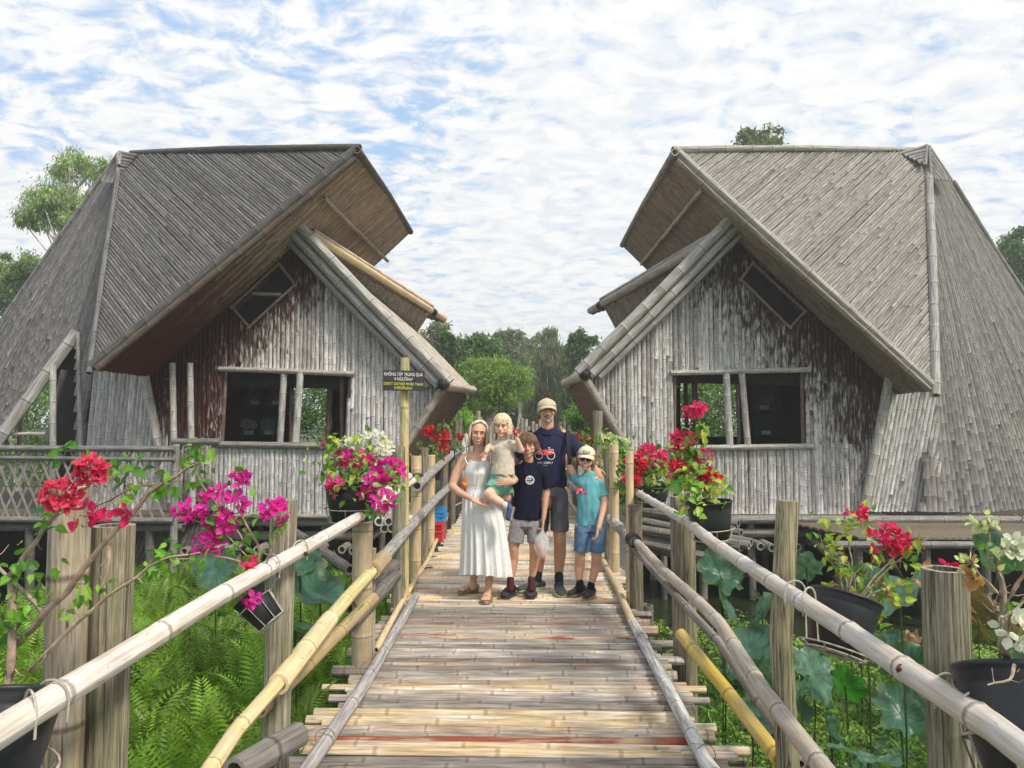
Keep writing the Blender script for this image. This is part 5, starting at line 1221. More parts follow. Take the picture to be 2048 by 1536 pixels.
# P7 bush behind the near right rail
Y7 = 3.1; tp = A(1692, 1192, 2.78); ax = (-.32, -.25, -.9)
br = []
for tx, ty in ((1640, 1070), (1715, 1030), (1680, 1100), (1770, 1090), (1830, 1080), (1865, 1070), (1700, 1180), (1790, 1190), (1650, 1180), (1830, 1160), (1760, 1240), (1730, 1130)):
    br.append(([A(1690, 1230, Y7), A(1700+(tx-1700)*.35, 1200+(ty-1200)*.35, Y7), A(1700+(tx-1700)*.7+rr.uniform(-15, 15), 1200+(ty-1200)*.75, Y7), A(tx, ty, Y7)], .006, .0015, 12))
br.append(([tp+Vector((0, 0, -.02)), A(1690, 1230, Y7)], .012, .008, 0))
plant('potted_bougainvillea', 'sprawling yellow leaved bougainvillea with pink flowers behind the right rail', (tp, .125, .21, ax), br,
    [(A(1712, 1022, Y7), .03, 7, PNK, .030), (A(1768, 1070, Y7), .055, 18, PNK, .030), (A(1795, 1085, Y7), .045, 12, PNK, .030), (A(1738, 1072, Y7), .016, 2, PNK, .028), (A(1738, 1100, Y7), .014, 2, PNK, .028), (A(1803, 1098, Y7), .02, 4, RED, .028), (A(1900, 1124, 2.3), .016, 3, PNK, .026)],
    [(A(1665, 1060, Y7), .09, 26), (A(1735, 1050, Y7), .07, 14), (A(1680, 1130, Y7), .05, 12), (A(1750, 1165, Y7), .1, 22), (A(1655, 1190, Y7), .04, 10), (A(1830, 1120, Y7), .05, 8), (A(1790, 1200, Y7), .06, 10), (A(1735, 1215, Y7), .05, 8)], .042, lcols=YGN+[(.16, .32, .04), (.10, .24, .03), (.35, .18, .05)])
holder(tp, .125, .21, ax, [A(1590, 1185, 2.72), A(1618, 1200, 2.62)], 'white wire holder behind the second right post', .95)
# P8 white flowers, far right
Y8 = 1.62; tp = A(2020, 1335, 1.72); ax = (-.10, -.42, -.9)
plant('potted_bougainvillea', 'white flowered bougainvillea in the big black pot at the right edge', (tp, .12, .25, ax),
    [([tp, A(2005, 1290, Y8), A(2008, 1210, Y8), A(1998, 1130, Y8), A(2005, 1090, Y8)], .010, .004, 4), ([A(2005, 1200, Y8), A(1960, 1150, Y8), A(1930, 1110, Y8)], .004, .0015, 3), ([A(2000, 1150, Y8), A(1976, 1115, Y8), A(1980, 1070, Y8), A(1968, 1050, Y8)], .003, .0015, 4), ([A(2005, 1240, Y8), A(2050, 1200, Y8)], .004, .002, 2), ([A(2030, 1330, Y8-.1), A(2020, 1360, Y8-.12), A(1975, 1370, Y8-.14)], .004, .0015, 0), ([A(2008, 1210, Y8), A(2048, 1150, Y8), A(2060, 1100, Y8)], .005, .002, 2), ([A(1990, 1220, Y8), A(1975, 1190, Y8), A(1985, 1185, Y8)], .003, .001, 1)],
    [(A(2022, 1085, Y8), .028, 9, WHT_, .024), (A(2046, 1100, Y8), .024, 4, WHT_, .024), (A(2046, 1030, Y8), .02, 3, LIM, .022), (A(1968, 1045, Y8), .022, 7, LIM, .016), (A(1930, 1128, Y8), .018, 7, LIM, .014), (A(2035, 1262, Y8), .035, 14, WHT_, .024), (A(2025, 1235, Y8), .02, 3, WHT_, .022), (A(1962, 1150, Y8), .016, 2, [(.50, .27, .10)], .026), (A(1950, 1128, Y8), .012, 1, [(.50, .27, .10)], .022)],
    [(A(2000, 1100, Y8), .03, 5), (A(2040, 1110, Y8), .03, 4)], .026, lcols=LIM+GRN)
holder(tp, .12, .25, ax, [A(1905, 1385, 1.8), A(1960, 1420, 1.68)], 'rusty wire holder of the big pot at the right edge', .6)
# P9 far right pots behind the children
for px, py, Yx, lb in ((1165, 905, 11.5, 'red flowered pot behind the man on the right railing'), (1225, 915, 9.5, 'leafy pot with a few pale flowers behind the orange right posts'), (1212, 870, 13.0, 'dark red flowered pot under the right house eave')):
    tp = A(px, py, Yx)
    plant('potted_bougainvillea', lb, (tp, .13, .2, (0, 0, -1)), [([tp, A(px+dx, py-25, Yx)], .007, .003, 8) for dx in (-18, 0, 16)],
        [(A(px-8, py-32, Yx), .11, 18, RED if px != 1225 else LIM, .06), (A(px+16, py-28, Yx), .07, 9, RED if px != 1225 else LIM, .055), (A(px-4, py-8, Yx), .05, 4, PNK, .05)], [(A(px, py-14, Yx), .22, 130), (A(px+12, py-2, Yx), .14, 40)], .08, lcols=GRN)
# ---------------------------------------------------------------- people
M_SKIN = plain('skin', (.5, .3, .2), .5, nscale=25, namt=.05, usecol=True, sss=.12)
M_CLOTH = plain('cloth', (.5, .5, .5), .9, usecol=True, nscale=60, namt=.07, bump=.25, bscale=300, spec=.1)
M_SHOE = plain('shoe', (.5, .5, .5), .55, usecol=True, nscale=50, namt=.12)
M_HAIR = plain('hair', (.5, .5, .5), .5, usecol=True, nscale=120, namt=.22)
M_EYE = plain('eye', (.5, .5, .5), .25, usecol=True)
M_LENS = plain('sunglass lens', (.02, .02, .022), .12, spec=.6)
class Body:
    """closed pieces that the voxel remesh fuses into one surface"""
    def __init__(s): s.V = []; s.F = []; s.n = 0
    def put(s, V, Fc):
        s.V += [Vector(v) for v in V]; s.F += [tuple(i+s.n for i in f) for f in Fc]; s.n += len(V)
    def limb(s, P, rad, seg=14, side=Vector((1, 0, 0)), flat=0):
        P = [Vector(p) for p in P]; n = len(P); rad = [(r, r) if not hasattr(r, '__len__') else r for r in rad]
        rings = []
        for i, p in enumerate(P):
            t = (P[min(i+1, n-1)]-P[max(i-1, 0)]).normalized(); sd_ = side if abs(t.dot(side)) < .85 else Vector((0, 1, 0))
            a = (sd_-t*sd_.dot(t)).normalized(); b = t.cross(a); rings.append((p, a, b, rad[i][0], rad[i][1]))
        full = []
        t0 = (P[0]-P[1]).normalized(); t1 = (P[-1]-P[-2]).normalized()
        def cap(k, t, order):
            p, a, b, rx, ry = rings[k]; rm = min(rx, ry); return [(p+t*rm*math.sin(x), a, b, rx*math.cos(x), ry*math.cos(x)) for x in order]
        full = cap(0, t0, (1.45, 1.1, .7, .35))+rings+([] if flat else cap(-1, t1, (.35, .7, 1.1, 1.45)))
        V = []; Fc = []
        for p, a, b, rx, ry in full:
            for j in range(seg):
                an = 2*math.pi*j/seg; V.append(p+a*math.cos(an)*rx+b*math.sin(an)*ry)
        m = len(full)
        for i in range(m-1):
            for j in range(seg):
                k = (j+1) % seg; Fc.append((i*seg+j, i*seg+k, (i+1)*seg+k, (i+1)*seg+j))
        Fc.append(tuple(reversed(range(seg)))); Fc.append(tuple((m-1)*seg+j for j in range(seg)))
        s.put(V, Fc)
    def ball(s, c, r, M=None, seg=16, rings=10):
        r = Vector(r) if hasattr(r, '__len__') else Vector((r, r, r)); V = []; Fc = []
        for i in range(1, rings):
            th = math.pi*i/rings
            for j in range(seg):
                an = 2*math.pi*j/seg; q = Vector((r.x*math.sin(th)*math.cos(an), r.y*math.sin(th)*math.sin(an), r.z*math.cos(th)))
                V.append(Vector(c)+(M @ q if M is not None else q))
        n = len(V); V.append(Vector(c)+(M @ Vector((0, 0, r.z)) if M is not None else Vector((0, 0, r.z)))); V.append(Vector(c)-(M @ Vector((0, 0, r.z)) if M is not None else Vector((0, 0, r.z))))
        for i in range(rings-2):
            for j in range(seg):
                k = (j+1) % seg; Fc.append((i*seg+j, (i+1)*seg+j, (i+1)*seg+k, i*seg+k))
        for j in range(seg):
            k = (j+1) % seg; Fc.append((n, j, k)); Fc.append((n+1, (rings-2)*seg+k, (rings-2)*seg+j))
        s.put(V, Fc)
    def mesh(s, name, vox=.006, smooth=3, colf=None, wrinkle=0, wscale=9, wdir=None, wz=1.0):
        me = bpy.data.meshes.new(name); me.from_pydata([tuple(v) for v in s.V], [], s.F); me.update()
        ob = bpy.data.objects.new('tmp', me); COL.objects.link(ob)
        m = ob.modifiers.new('r', 'REMESH'); m.mode = 'VOXEL'; m.voxel_size = vox
        if smooth: m2 = ob.modifiers.new('s', 'SMOOTH'); m2.factor = .5; m2.iterations = smooth
        dg = bpy.context.evaluated_depsgraph_get(); out = bpy.data.meshes.new_from_object(ob.evaluated_get(dg)); out.name = name
        bpy.data.objects.remove(ob); out.materials.clear()
        if wrinkle:
            no = [v.normal.copy() for v in out.vertices]
            for v, q in zip(out.vertices, no):
                c = v.co; w1_ = noise.noise(Vector((c.x*wscale, c.y*wscale, c.z*wscale*wz))); w2_ = noise.noise(Vector((c.x*wscale*2.7+5, c.y*wscale*2.7, c.z*wscale*wz*2.2)))
                v.co = c+q*wrinkle*(w1_*1.1+w2_*.5-abs(w1_)*.6)
            out.update()
        a = out.attributes.new('Col', 'FLOAT_COLOR', 'POINT'); n = len(out.vertices)
        cc = np.ones((n, 4), np.float32)
        for i, v in enumerate(out.vertices): cc[i, :3] = colf(v.co) if callable(colf) else colf
        a.data.foreach_set('color', cc.ravel()); out.polygons.foreach_set('use_smooth', [True]*len(out.polygons)); out.update()
        return out
def tuck(body, cloths, reach=.013, gap=.005):
    """keep the skin under the clothes it wears"""
    for cl in cloths:
        bvh = BVHTree.FromPolygons([tuple(v.co) for v in cl.vertices], [tuple(p.vertices) for p in cl.polygons])
        for v in body.vertices:
            h = bvh.find_nearest(v.co, reach)
            if h[0] is None: continue
            sg = (v.co-h[0]).dot(h[1])
            if sg > -gap: v.co = v.co-h[1]*(sg+gap)
    body.update()
def tuck_person(p):
    b = [o.data for o in p.children if o.name.split('.')[0] == 'body'][0]
    tuck(b, [o.data for o in p.children if o.name.split('.')[0] in ('shirt', 'shorts', 'sock')])
def hand(B, wrist, d, palm_n, L=.17, curl=.5, side=1, spread=.12, thumb=.6):
    """palm with four unequal, bent fingers and a thumb leaving the side of the palm; d = pointing direction"""
    d = Vector(d).normalized(); n = Vector(palm_n); n = (n-d*n.dot(d)).normalized(); s = d.cross(n)*side; k = L/.18; w = Vector(wrist)
    B.limb([w-d*.015*k, w+d*.02*k, w+d*.055*k, w+d*.088*k], [(.024*k, .016*k), (.031*k, .015*k), (.039*k, .0145*k), (.037*k, .012*k)], side=s)
    for i, (off, ln) in enumerate(((-.028, .066), (-.0095, .076), (.0095, .071), (.028, .056))):
        p = w+d*.088*k+s*off*k; dd = (d+s*off*spread/.028*.6).normalized(); c = curl*(1+.12*i); pts = [p-d*.012*k, p]; a = c*.45
        for j, f in enumerate((.42, .32, .26)):
            v = (dd*math.cos(a)-n*math.sin(a)); p = p+v*ln*k*f*1.05; pts.append(p); a += c*.75
        B.limb(pts, [.0088*k, .0088*k, .0082*k, .0074*k, .0064*k], seg=8, side=s)
    b = w+d*.022*k-s*.024*k; v = (d*.55-s*.75-n*.35*thumb).normalized(); p1 = b+v*.035*k; v2 = (d*.9-s*.35-n*.4*thumb).normalized(); p2 = p1+v2*.03*k; p3 = p2+(v2-n*.2).normalized()*.022*k
    B.limb([b, p1, p2, p3], [.013*k, .0108*k, .0092*k, .0075*k], seg=8, side=s)
class Head:
    def __init__(s, c, h=.235, yaw=0, tilt=0, nod=0):
        s.c = Vector(c); s.k = h/.235; s.M = Matrix.Rotation(yaw, 3, 'Z') @ Matrix.Rotation(tilt, 3, 'Y') @ Matrix.Rotation(nod, 3, 'X'); s.MI = s.M.inverted()
    def w(s, x, y, z): return s.c+s.M @ Vector((x, y, z))*s.k      # local metres of a 23.5 cm head; face towards -y
    def l(s, p): return (s.MI @ (Vector(p)-s.c))/s.k
    def build(s, B, male=False, child=False, smile=True):
        k = s.k; M = s.M
        e = lambda c, r: B.ball(s.w(*c), tuple(x*k for x in r), M)
        e((0, .012, .035), (.076, .094, .084)); e((0, -.022, -.022), (.064, .070, .078) if not child else (.071, .070, .070))
        e((0, -.038, -.062), (.046 if not male else .053, .050, .042)); e((0, -.074, -.090), (.020, .018, .018))
        if child: e((.036, -.062, -.042), (.026, .024, .026)); e((-.036, -.062, -.042), (.026, .024, .026))
        B.limb([s.w(0, -.093, .020), s.w(0, -.107, -.010), s.w(0, -.114, -.026)], [.0085*k, .010*k, .0135*k], seg=10)
        e((.012, -.104, -.029), (.009, .010, .008)); e((-.012, -.104, -.029), (.009, .010, .008))
        B.limb([s.w(-.050, -.076, .028), s.w(-.02, -.094, .033), s.w(.02, -.094, .033), s.w(.050, -.076, .028)], [.010*k]*4, seg=10)
        e((.040, -.072, -.020), (.022, .018, .016)); e((-.040, -.072, -.020), (.022, .018, .016))
        for q in (1, -1): e((q*.077, .012, -.006), (.009, .018, .030)); e((q*.080, .008, .008), (.008, .014, .014))
        e((0, -.092, -.050), (.030, .014, .018))
    def extras(s, parent, brow=(.2, .13, .08), iris=(.08, .12, .15), open_=.8, smile=1, lips=(.55, .2, .17), teeth=True):
        k = s.k; mb = MB()
        for q in (1, -1):
            for r, c, dy, sc in ((.0125, (.62, .58, .55), 0, (1.25, .75*open_)), (.0062, iris, -.0098, (1, 1*min(1, open_+.2))), (.003, (.01, .01, .01), -.0140, (1, 1))):
                V = []; 
                for i in range(7):
                    th = math.pi*.5*i/6
                    for j in range(13):
                        an = 2*math.pi*j/12; V.append(s.w(q*.031+r*math.sin(th)*math.cos(an)*sc[0], -.0825+dy-r*math.cos(th)*.55, .008+r*math.sin(th)*math.sin(an)*sc[1]))
                mb.add(V, [gridfaces(7, 13)], None, c)
            tube(mb, [s.w(q*.014, -.090, .010), s.w(q*.024, -.094, .0165*open_+.003), s.w(q*.038, -.090, .0155*open_+.002), s.w(q*.050, -.078, .008)], .0013*k, (.30, .17, .12), 5)
        mb.obj('eyes', M_EYE, parent); mb = MB()
        for q in (1, -1): tube(mb, [s.w(q*.013, -.100, .026), s.w(q*.028, -.101, .033), s.w(q*.044, -.090, .032), s.w(q*.054, -.077, .025)], [.0018*k, .0028*k, .0024*k, .001*k], brow, 6)
        mb.obj('eyebrows', M_HAIR, parent); mb = MB(); w_ = .030 if smile > .2 else .022; up = .010*smile
        xs = np.linspace(-1, 1, 9)
        def mp(x, dz, dy=0): return s.w(x*w_, -.1115+abs(x)**2*.022+dy, -.054+up*x*x+dz*(1-x*x))
        gap = .0085 if teeth else .001
        if teeth:
            V = [mp(x, .0035, .002) for x in xs]+[mp(x, -gap*.9, .002) for x in xs]; mb.add(V, [gridfaces(2, 9)], None, (.82, .80, .76))
        tube(mb, [mp(x, .0045) for x in xs], [(.0014+.0022*(1-x*x))*k for x in xs], lips, 6); tube(mb, [mp(x, -gap-.002) for x in xs], [(.0014+.0030*(1-x*x))*k for x in xs], lips, 6)
        mb.obj('mouth', M_EYE, parent)
    def hair(s, parent, col, length, n=420, part=.0, front=.055, spread=0.012, wave=.006, thick=.0050, facew=38, cover=.088, inward=0.0, fringe=0, name='hair', sw=0.0, start=.12, sweep=0):
        """strands from the parting down over the skull; length = local z where they end"""
        k = s.k; mb = MB(); B = Body(); B.ball(s.w(0, .020, .042), tuple(x*k for x in (.082, .093, .086)), s.M)
        V = []
        for i in range(n):
            phi = rr.uniform(-180, 180); a = R(phi)     # 0 = face direction (-y)
            isface = abs(phi) < facew; swept = isface and rr.random() < sweep; ph0 = part*600
            if swept: isface = False
            x0 = part+rr.uniform(-.012, .012); y0 = rr.uniform(-.035, .05); r_ = thick*k*rr.uniform(.7, 1.25); c = jit(col, .3)
            dx_, dy_ = math.sin(a), -math.cos(a); P = []; zend = length*rr.uniform(.9, 1.08)
            if isface and not fringe: zend = front+rr.uniform(-.004, .012)
            elif isface: zend = fringe+rr.uniform(-.006, .010)
            rx, ry, rz = .084+rr.uniform(0, spread), .100+rr.uniform(0, spread), .090+rr.uniform(0, spread*.7)
            th = start
            while th < 1.5708:
                z = .040+rz*math.cos(th)
                if z < zend: break
                f = math.sin(th); ee = min(1, th/.9)
                if swept:
                    tg = R(facew+6+(abs(phi)/facew)*14)*(1 if phi > ph0 else -1); u_ = max(0, min(1, (th-.35)/.95)); u_ = u_*u_*(3-2*u_); a2_ = R(phi)*(1-u_)+tg*u_; dx_, dy_ = math.sin(a2_), -math.cos(a2_)
                P.append((x0*(1-ee)+dx_*rx*f*1.0, y0*(1-ee)+.014+dy_*ry*f, z)); th += .22
            if z >= zend and th >= 1.57:
                zz = .04; px_, py_ = dx_*rx, .014+dy_*ry; ph_ = rr.uniform(0, 6); st = (zend-.04)/5
                for q in range(1, 6):
                    tq = q/5; ww = math.sin(ph_+tq*5)*wave; P.append((px_*(1-inward*tq)+ww, py_*(1-inward*tq*.5)+ww+sw*tq, .04+st*q))
            if len(P) > 2: tube(mb, [s.w(*p) for p in P], [r_]*(len(P)-1)+[r_*.35], c, 5, False)
        if cover: 
            cap = B.mesh(name, .007*k+.001, 1, col); bm_ = np.array([v.co for v in cap.vertices])
            loc = np.array([s.l(p) for p in bm_]); keep = {i for i in range(len(bm_)) if loc[i][2] > front-.005 or loc[i][1] > -.005}
            fs = [tuple(p.vertices) for p in cap.polygons if all(v in keep for v in p.vertices)]
            q3 = [f for f in fs if len(f) == 3]; q4 = [f for f in fs if len(f) == 4]
            mb.add(bm_, [np.array(q3, int).reshape(-1, 3), np.array(q4, int).reshape(-1, 4)], None, tuple(x*.8 for x in col))
        return mb.obj(name, M_HAIR, parent)
    def cap_(s, parent, col, brimcol=None, nod=0, tall=.075):
        k = s.k; mb = MB(); nr, nc = 12, 33; V = []
        for i in range(nr):
            th = math.pi/2*(1-i/(nr-1)); 
            for j in range(nc):
                a = 2*math.pi*j/(nc-1); rr_ = 1+.012*math.cos(6*a)*math.sin(th)
                V.append(s.w(.0875*math.sin(th)*math.sin(a)*rr_, .008-.104*math.sin(th)*math.cos(a)*rr_, .046+tall*math.cos(th)*(1+.05*math.cos(a))))
        mb.add(V, [gridfaces(nr, nc)], None, col); tube(mb, [s.w(0, .005, .048+tall*1.04), s.w(0, .005, .055+tall*1.04)], [.007*k, .004*k], col, 8)
        ob = mb.obj('cap', M_CLOTH, parent); mb = MB(); V = []
        for i in range(7):
            f = i/6
            for j in range(15):
                a = R(-72+144*j/14); V.append(s.w(.086*math.sin(a), .006-(.098+.075*f*math.cos(a)**.8)*math.cos(a)*1.0, .047-.020*f-.030*math.sin(a)**2*(f*.7+.3)-.0))
        mb.add(V, [gridfaces(7, 15)], None, brimcol or col); V2 = [v+s.M @ Vector((0, 0, -.003)) for v in V]; mb.add(V2, [gridfaces(7, 15)], None, tuple(x*.8 for x in (brimcol or col)))
        mb.obj('brim', M_CLOTH, ob); return ob
YP = 6.8
def J(px, py, dy=0): return at(px, py, YP+dy)
def decal(verts2d, faces, origin, tgt, k, parent, name, mat, col, off=.0025):
    """flat print pushed on to the cloth along +Y"""
    vs = [tuple(v.co) for v in tgt.data.vertices]; bvh = BVHTree.FromPolygons(vs, [tuple(p.vertices) for p in tgt.data.polygons]); out = []
    for x, z in verts2d:
        p = Vector((origin.x+x*k, origin.y-1.0, origin.z+z*k)); h = bvh.ray_cast(p, Vector((0, 1, 0)))
        out.append(h[0]-Vector((0, off, 0)) if h[0] else Vector((p.x, origin.y-.02, p.z)))
    mb = MB(); mb.add(out, [np.array([f]) for f in faces], None, col); return mb.obj(name, mat, parent, smooth=False)
def strip2d(pts, w):
    V = []; Fc = []
    for i, (x, y) in enumerate(pts):
        a = pts[max(i-1, 0)]; b = pts[min(i+1, len(pts)-1)]; dx_, dy_ = b[0]-a[0], b[1]-a[1]; l = math.hypot(dx_, dy_) or 1
        V += [(x-dy_/l*w/2, y+dx_/l*w/2), (x+dy_/l*w/2, y-dx_/l*w/2)]
    for i in range(len(pts)-1): Fc.append((2*i, 2*i+1, 2*i+3, 2*i+2))
    return V, Fc
def disc2d(cx_, cy_, rx, ry, n=28): return [(cx_, cy_)]+[(cx_+rx*math.cos(2*math.pi*i/n), cy_+ry*math.sin(2*math.pi*i/n)) for i in range(n)], [(0, 1+i, 1+(i+1) % n) for i in range(n)]
def circ(cx_, cy_, r, n=24): return [(cx_+r*math.cos(2*math.pi*i/n), cy_+r*math.sin(2*math.pi*i/n)) for i in range(n+1)]
def text2d(body, hgt, spacing=1.0):
    me = text_mesh(body, hgt*1.37); vs = [(v.co.x*spacing, v.co.y) for v in me.vertices]; return vs, [tuple(p.vertices) for p in me.polygons]
def person(label, base): return empty('person', base, label, 'person', None)
def shoe(parent, ankle, toe_dir, L, col, sole, name='shoe', w=.048, h=.07, kind='sneaker', zg=.004):
    d = Vector((toe_dir[0], toe_dir[1], 0)).normalized(); s_ = Vector((-d.y, d.x, 0)); a = Vector((ankle.x, ankle.y, zg)); B = Body(); heel = a-d*.06
    prof = [(0, .8, .75), (.15, .92, 1.0), (.35, .85, .85), (.6, 1.0, .62), (.8, 1.0, .5), (.97, .62, .36)]
    B.limb([heel+d*L*f+Vector((0, 0, .018+h*z*.40)) for f, ww, z in prof], [(w*ww, h*z*.5) for f, ww, z in prof], side=s_, seg=16)
    if kind == 'sneaker': B.limb([a+Vector((0, 0, .05)), a+Vector((0, 0, .098))], [(.038, .046), (.036, .044)], side=s_)
    me = B.mesh(name, .0055, 2, col); o_ = link(name, me, M_SHOE, parent)
    mb = MB(); out = []
    for j in range(28):
        t_ = 2*math.pi*j/28; x = .5-.5*math.cos(t_); y_ = math.sin(t_)*(1-.22*math.sin(math.pi*x*1.0+2.4)*.8); out.append(heel+d*(x*L*1.04-.02)+s_*y_*w*1.06)
    lo = [p+Vector((0, 0, .0)) for p in out]; hi = [p+Vector((0, 0, .024)) for p in out]; idx = np.arange(28); nx = (idx+1) % 28; cen = sum(out, Vector())/28
    mb.add(lo+hi+[cen, cen+Vector((0, 0, .024))], [np.stack([idx, nx, nx+28, idx+28], 1), np.stack([nx, idx, np.full(28, 56)], 1), np.stack([idx+28, nx+28, np.full(28, 57)], 1)], None, sole)
    mb.obj('sole', M_SHOE, o_, smooth=False); return o_
def laces(o_, ankle, d, n, col, w=.03):
    d = Vector((d[0], d[1], 0)).normalized(); s_ = Vector((-d.y, d.x, 0)); mb = MB()
    for i in range(n):
        c = ankle+d*(.045+i*.022)+Vector((0, 0, 0)); c.z = .088-i*.010; tube(mb, [c-s_*w+Vector((0, 0, -.018)), c-s_*w*.4, c+s_*w*.4, c+s_*w+Vector((0, 0, -.018))], .0045, col, 5)
    mb.obj('straps', M_SHOE, o_)
SK1 = (.60, .33, .21); SK2 = (.66, .38, .26); SK3 = (.72, .46, .34)
def skin(col, head=None, beard=None, extra=None):
    def f(p):
        c = np.array(col)
        if head is not None:
            l = head.l(p)
            if abs(l.x) < .09 and -.12 < l.z < .12 and l.y < .05:
                ch = math.exp(-(((abs(l.x)-.040)/.018)**2+((l.z+.026)/.018)**2)); c = c*(1-ch*.22)+np.array((.62, .22, .16))*ch*.22
                ns_ = math.exp(-((l.x/.014)**2+((l.z+.024)/.014)**2)); c = c*(1-ns_*.18)+np.array((.58, .2, .15))*ns_*.18
                if beard and l.z < -.030-abs(l.x)*-.25*0 and l.y < -.0:
                    g = min(1, max(0, (-.030-l.z+abs(l.x)*.35)/.016)); 
                    if not (abs(l.x) < .022 and -.060 < l.z < -.046): c = c*(1-.55*g)+np.array(beard)*.55*g
        if extra: c = extra(p, c)
        return c
    return f
# ---- man
m = person('tall man in khaki cap and navy bicycle T-shirt', (J(1095, 1185, .25).x, YP+.3, 0)); D = .22
hd = Head(J(1094, 822, D), .25, yaw=.05, tilt=-.03); B = Body(); hd.build(B, male=True)
nk = J(1095, 858, D+.03); ch = J(1096, 905, D+.05); wa = J(1098, 965, D+.05); hp = J(1100, 1000, D+.05)
B.limb([hd.w(0, .02, -.05), nk, J(1095, 872, D+.04)], [.062, .064, .08]); B.limb([J(1095, 875, D+.05), ch, wa, hp], [(.145, .075), (.140, .09), (.125, .085), (.12, .085)])
sl_, sr = J(1056, 877, D+.05), J(1137, 877, D+.05)
el, er = J(1030, 925, D+.14), J(1166, 925, D+.05)
wl, wr_ = J(1040, 955, D+.20), J(1188, 934, D-.02)
B.limb([sr, er], [.054, .042]); B.limb([er, er.lerp(wr_, .4), wr_], [.042, .040, .027]); B.limb([sl_, el], [.054, .042]); B.limb([el, wl], [.040, .028])
hand(B, J(1190, 936, D-.06), Vector((.35, -.25, -.85)), (.1, -1, .2), .19, .25, 1, spread=.2)
hand(B, wl, (.2, .2, -.9), (0, 1, 0), .19, .4, 1)
for hx, kx, ax_, ay, dd in ((1078, 1080, 1076, 1158, .12), (1117, 1120, 1117, 1158, 0)):
    B.limb([J(hx, 1000, D+.05), J(kx, 1083, D+.02+dd), J(kx, 1105, D+.05+dd), J(ax_, ay, D+.05+dd), J(ax_, ay+12, D+.05+dd)], [.085, .058, .060, .038, .036])
me = B.mesh('body', .0058, 2, skin(SK1, hd, (.42, .38, .35))); link('body', me, M_SKIN, m)
hd.extras(m, brow=(.16, .12, .10), open_=.5, smile=1, teeth=False, lips=(.38, .15, .12))
mb = MB(); 
for i in range(60):
    x = rr.uniform(-.030, .030); p = hd.w(x, -.112+abs(x)*.55, -.0395-abs(x)*.12); q = hd.w(x*1.25, -.116+abs(x)*.6, -.048-abs(x)*.3); tube(mb, [p, q], .0026, jit((.16, .13, .11), .3), 4)
mb.obj('moustache', M_HAIR, m)
hd.hair(m, (.38, .35, .32), -.015, n=220, front=.06, spread=.001, wave=.001, thick=.0028, facew=66, cover=0, start=1.5)
hd.cap_(m, (.52, .46, .32), tall=.066)
B = Body(); B.limb([J(1095, 868, D+.05), J(1096, 888, D+.05), ch, J(1098, 945, D+.05), J(1099, 974, D+.05)], [(.12, .080), (.185, .105), (.182, .120), (.170, .118), (.170, .118)], flat=1)
B.limb([J(1112, 873, D+.05), J(1137, 879, D+.05), J(1157, 908, D+.05)], [.066, .072, .074], flat=1); B.limb([J(1078, 872, D+.05), J(1054, 879, D+.05), J(1038, 915, D+.08)], [.066, .072, .072], flat=1)
me = B.mesh('shirt', .007, 3, (.022, .024, .065), wrinkle=.018, wscale=8, wz=.5); sh = link('shirt', me, M_CLOTH, m)
mb = MB(); nkc = J(1095, 864, D+.035); tube(mb, [nkc+Vector((.071*math.cos(a), .072*math.sin(a), .022*math.sin(a))) for a in np.linspace(0, 2*math.pi, 25)], .010, (.02, .02, .055), 8, False); mb.obj('collar', M_CLOTH, sh)
B = Body()
B.limb([J(1099, 968, D+.05), J(1100, 992, D+.05)], [(.145, .100), (.165, .115)], flat=1)
for hx, kx, dd in ((1078, 1081, .1), (1116, 1119, 0)): B.limb([J(hx, 990, D+.05), J(kx, 1030, D+.04+dd), J(kx, 1062, D+.03+dd)], [(.098, .11), (.09, .10), (.086, .098)], flat=1)
me = B.mesh('shorts', .007, 2, (.125, .125, .135), wrinkle=.012, wscale=8, wz=.8); st_ = link('shorts', me, M_CLOTH, m)
B = Body(); B.limb([J(1131, 1018, D+.05), J(1134, 1055, D+.04)], [(.018, .055), (.020, .055)]); link('cargo_pocket', B.mesh('cargo_pocket', .006, 2, (.13, .13, .14), wrinkle=.006), M_CLOTH, st_)
for ax_, ay, dd, dr in ((1075, 1168, .15, (-.8, -.55)), (1118, 1170, .03, (.08, -1))):
    a_ = J(ax_, ay, D+dd); B = Body(); B.limb([a_+Vector((0, 0, -.03)), a_+Vector((0, 0, .09))], [.041, .043]); link('sock', B.mesh('sock', .006, 1, (.025, .035, .045)), M_CLOTH, m)
    a_.z = .03; so_ = shoe(m, a_, dr, .30, lambda p: (.05, .06, .055) if p.z > .035 else (.10, .16, .09), (.50, .62, .34), w=.052, h=.085); laces(so_, a_, dr, 4, (.03, .03, .03))
bpk = empty('backpack', J(1096, 905, D+.25), 'black backpack worn by the man, straps over his shoulders', 'backpack')
mb = MB()
for q, xx in ((1, 1136), (-1, 1060)):
    P = [J(xx-3*q, 905, D+.2), J(xx-q*2, 868, D+.10), J(xx, 861, D+.04), J(xx+q*1, 868, D-.03), J(xx+q*1, 890, D-.095), J(xx+q*3, 925, D-.095), J(xx+q*5, 950, D-.07), J(xx+q*7, 962, D+.03)]
    V = []; 
    for i, p in enumerate(P):
        wv = Vector((.021 if i < 6 else .012, 0, 0)); V += [p-wv, p+wv]
    mb.add(V, [gridfaces(len(P), 2)], None, (.018, .018, .022)); mb.add([v+Vector((0, -.006, 0)) for v in V], [gridfaces(len(P), 2)], None, (.03, .03, .035))
mb.obj('straps', M_CLOTH, bpk); B = Body(); B.limb([J(1096, 885, D+.27), J(1096, 960, D+.27)], [(.14, .08), (.15, .09)]); link('bag', B.mesh('bag', .01, 2, (.02, .02, .024)), M_CLOTH, bpk)
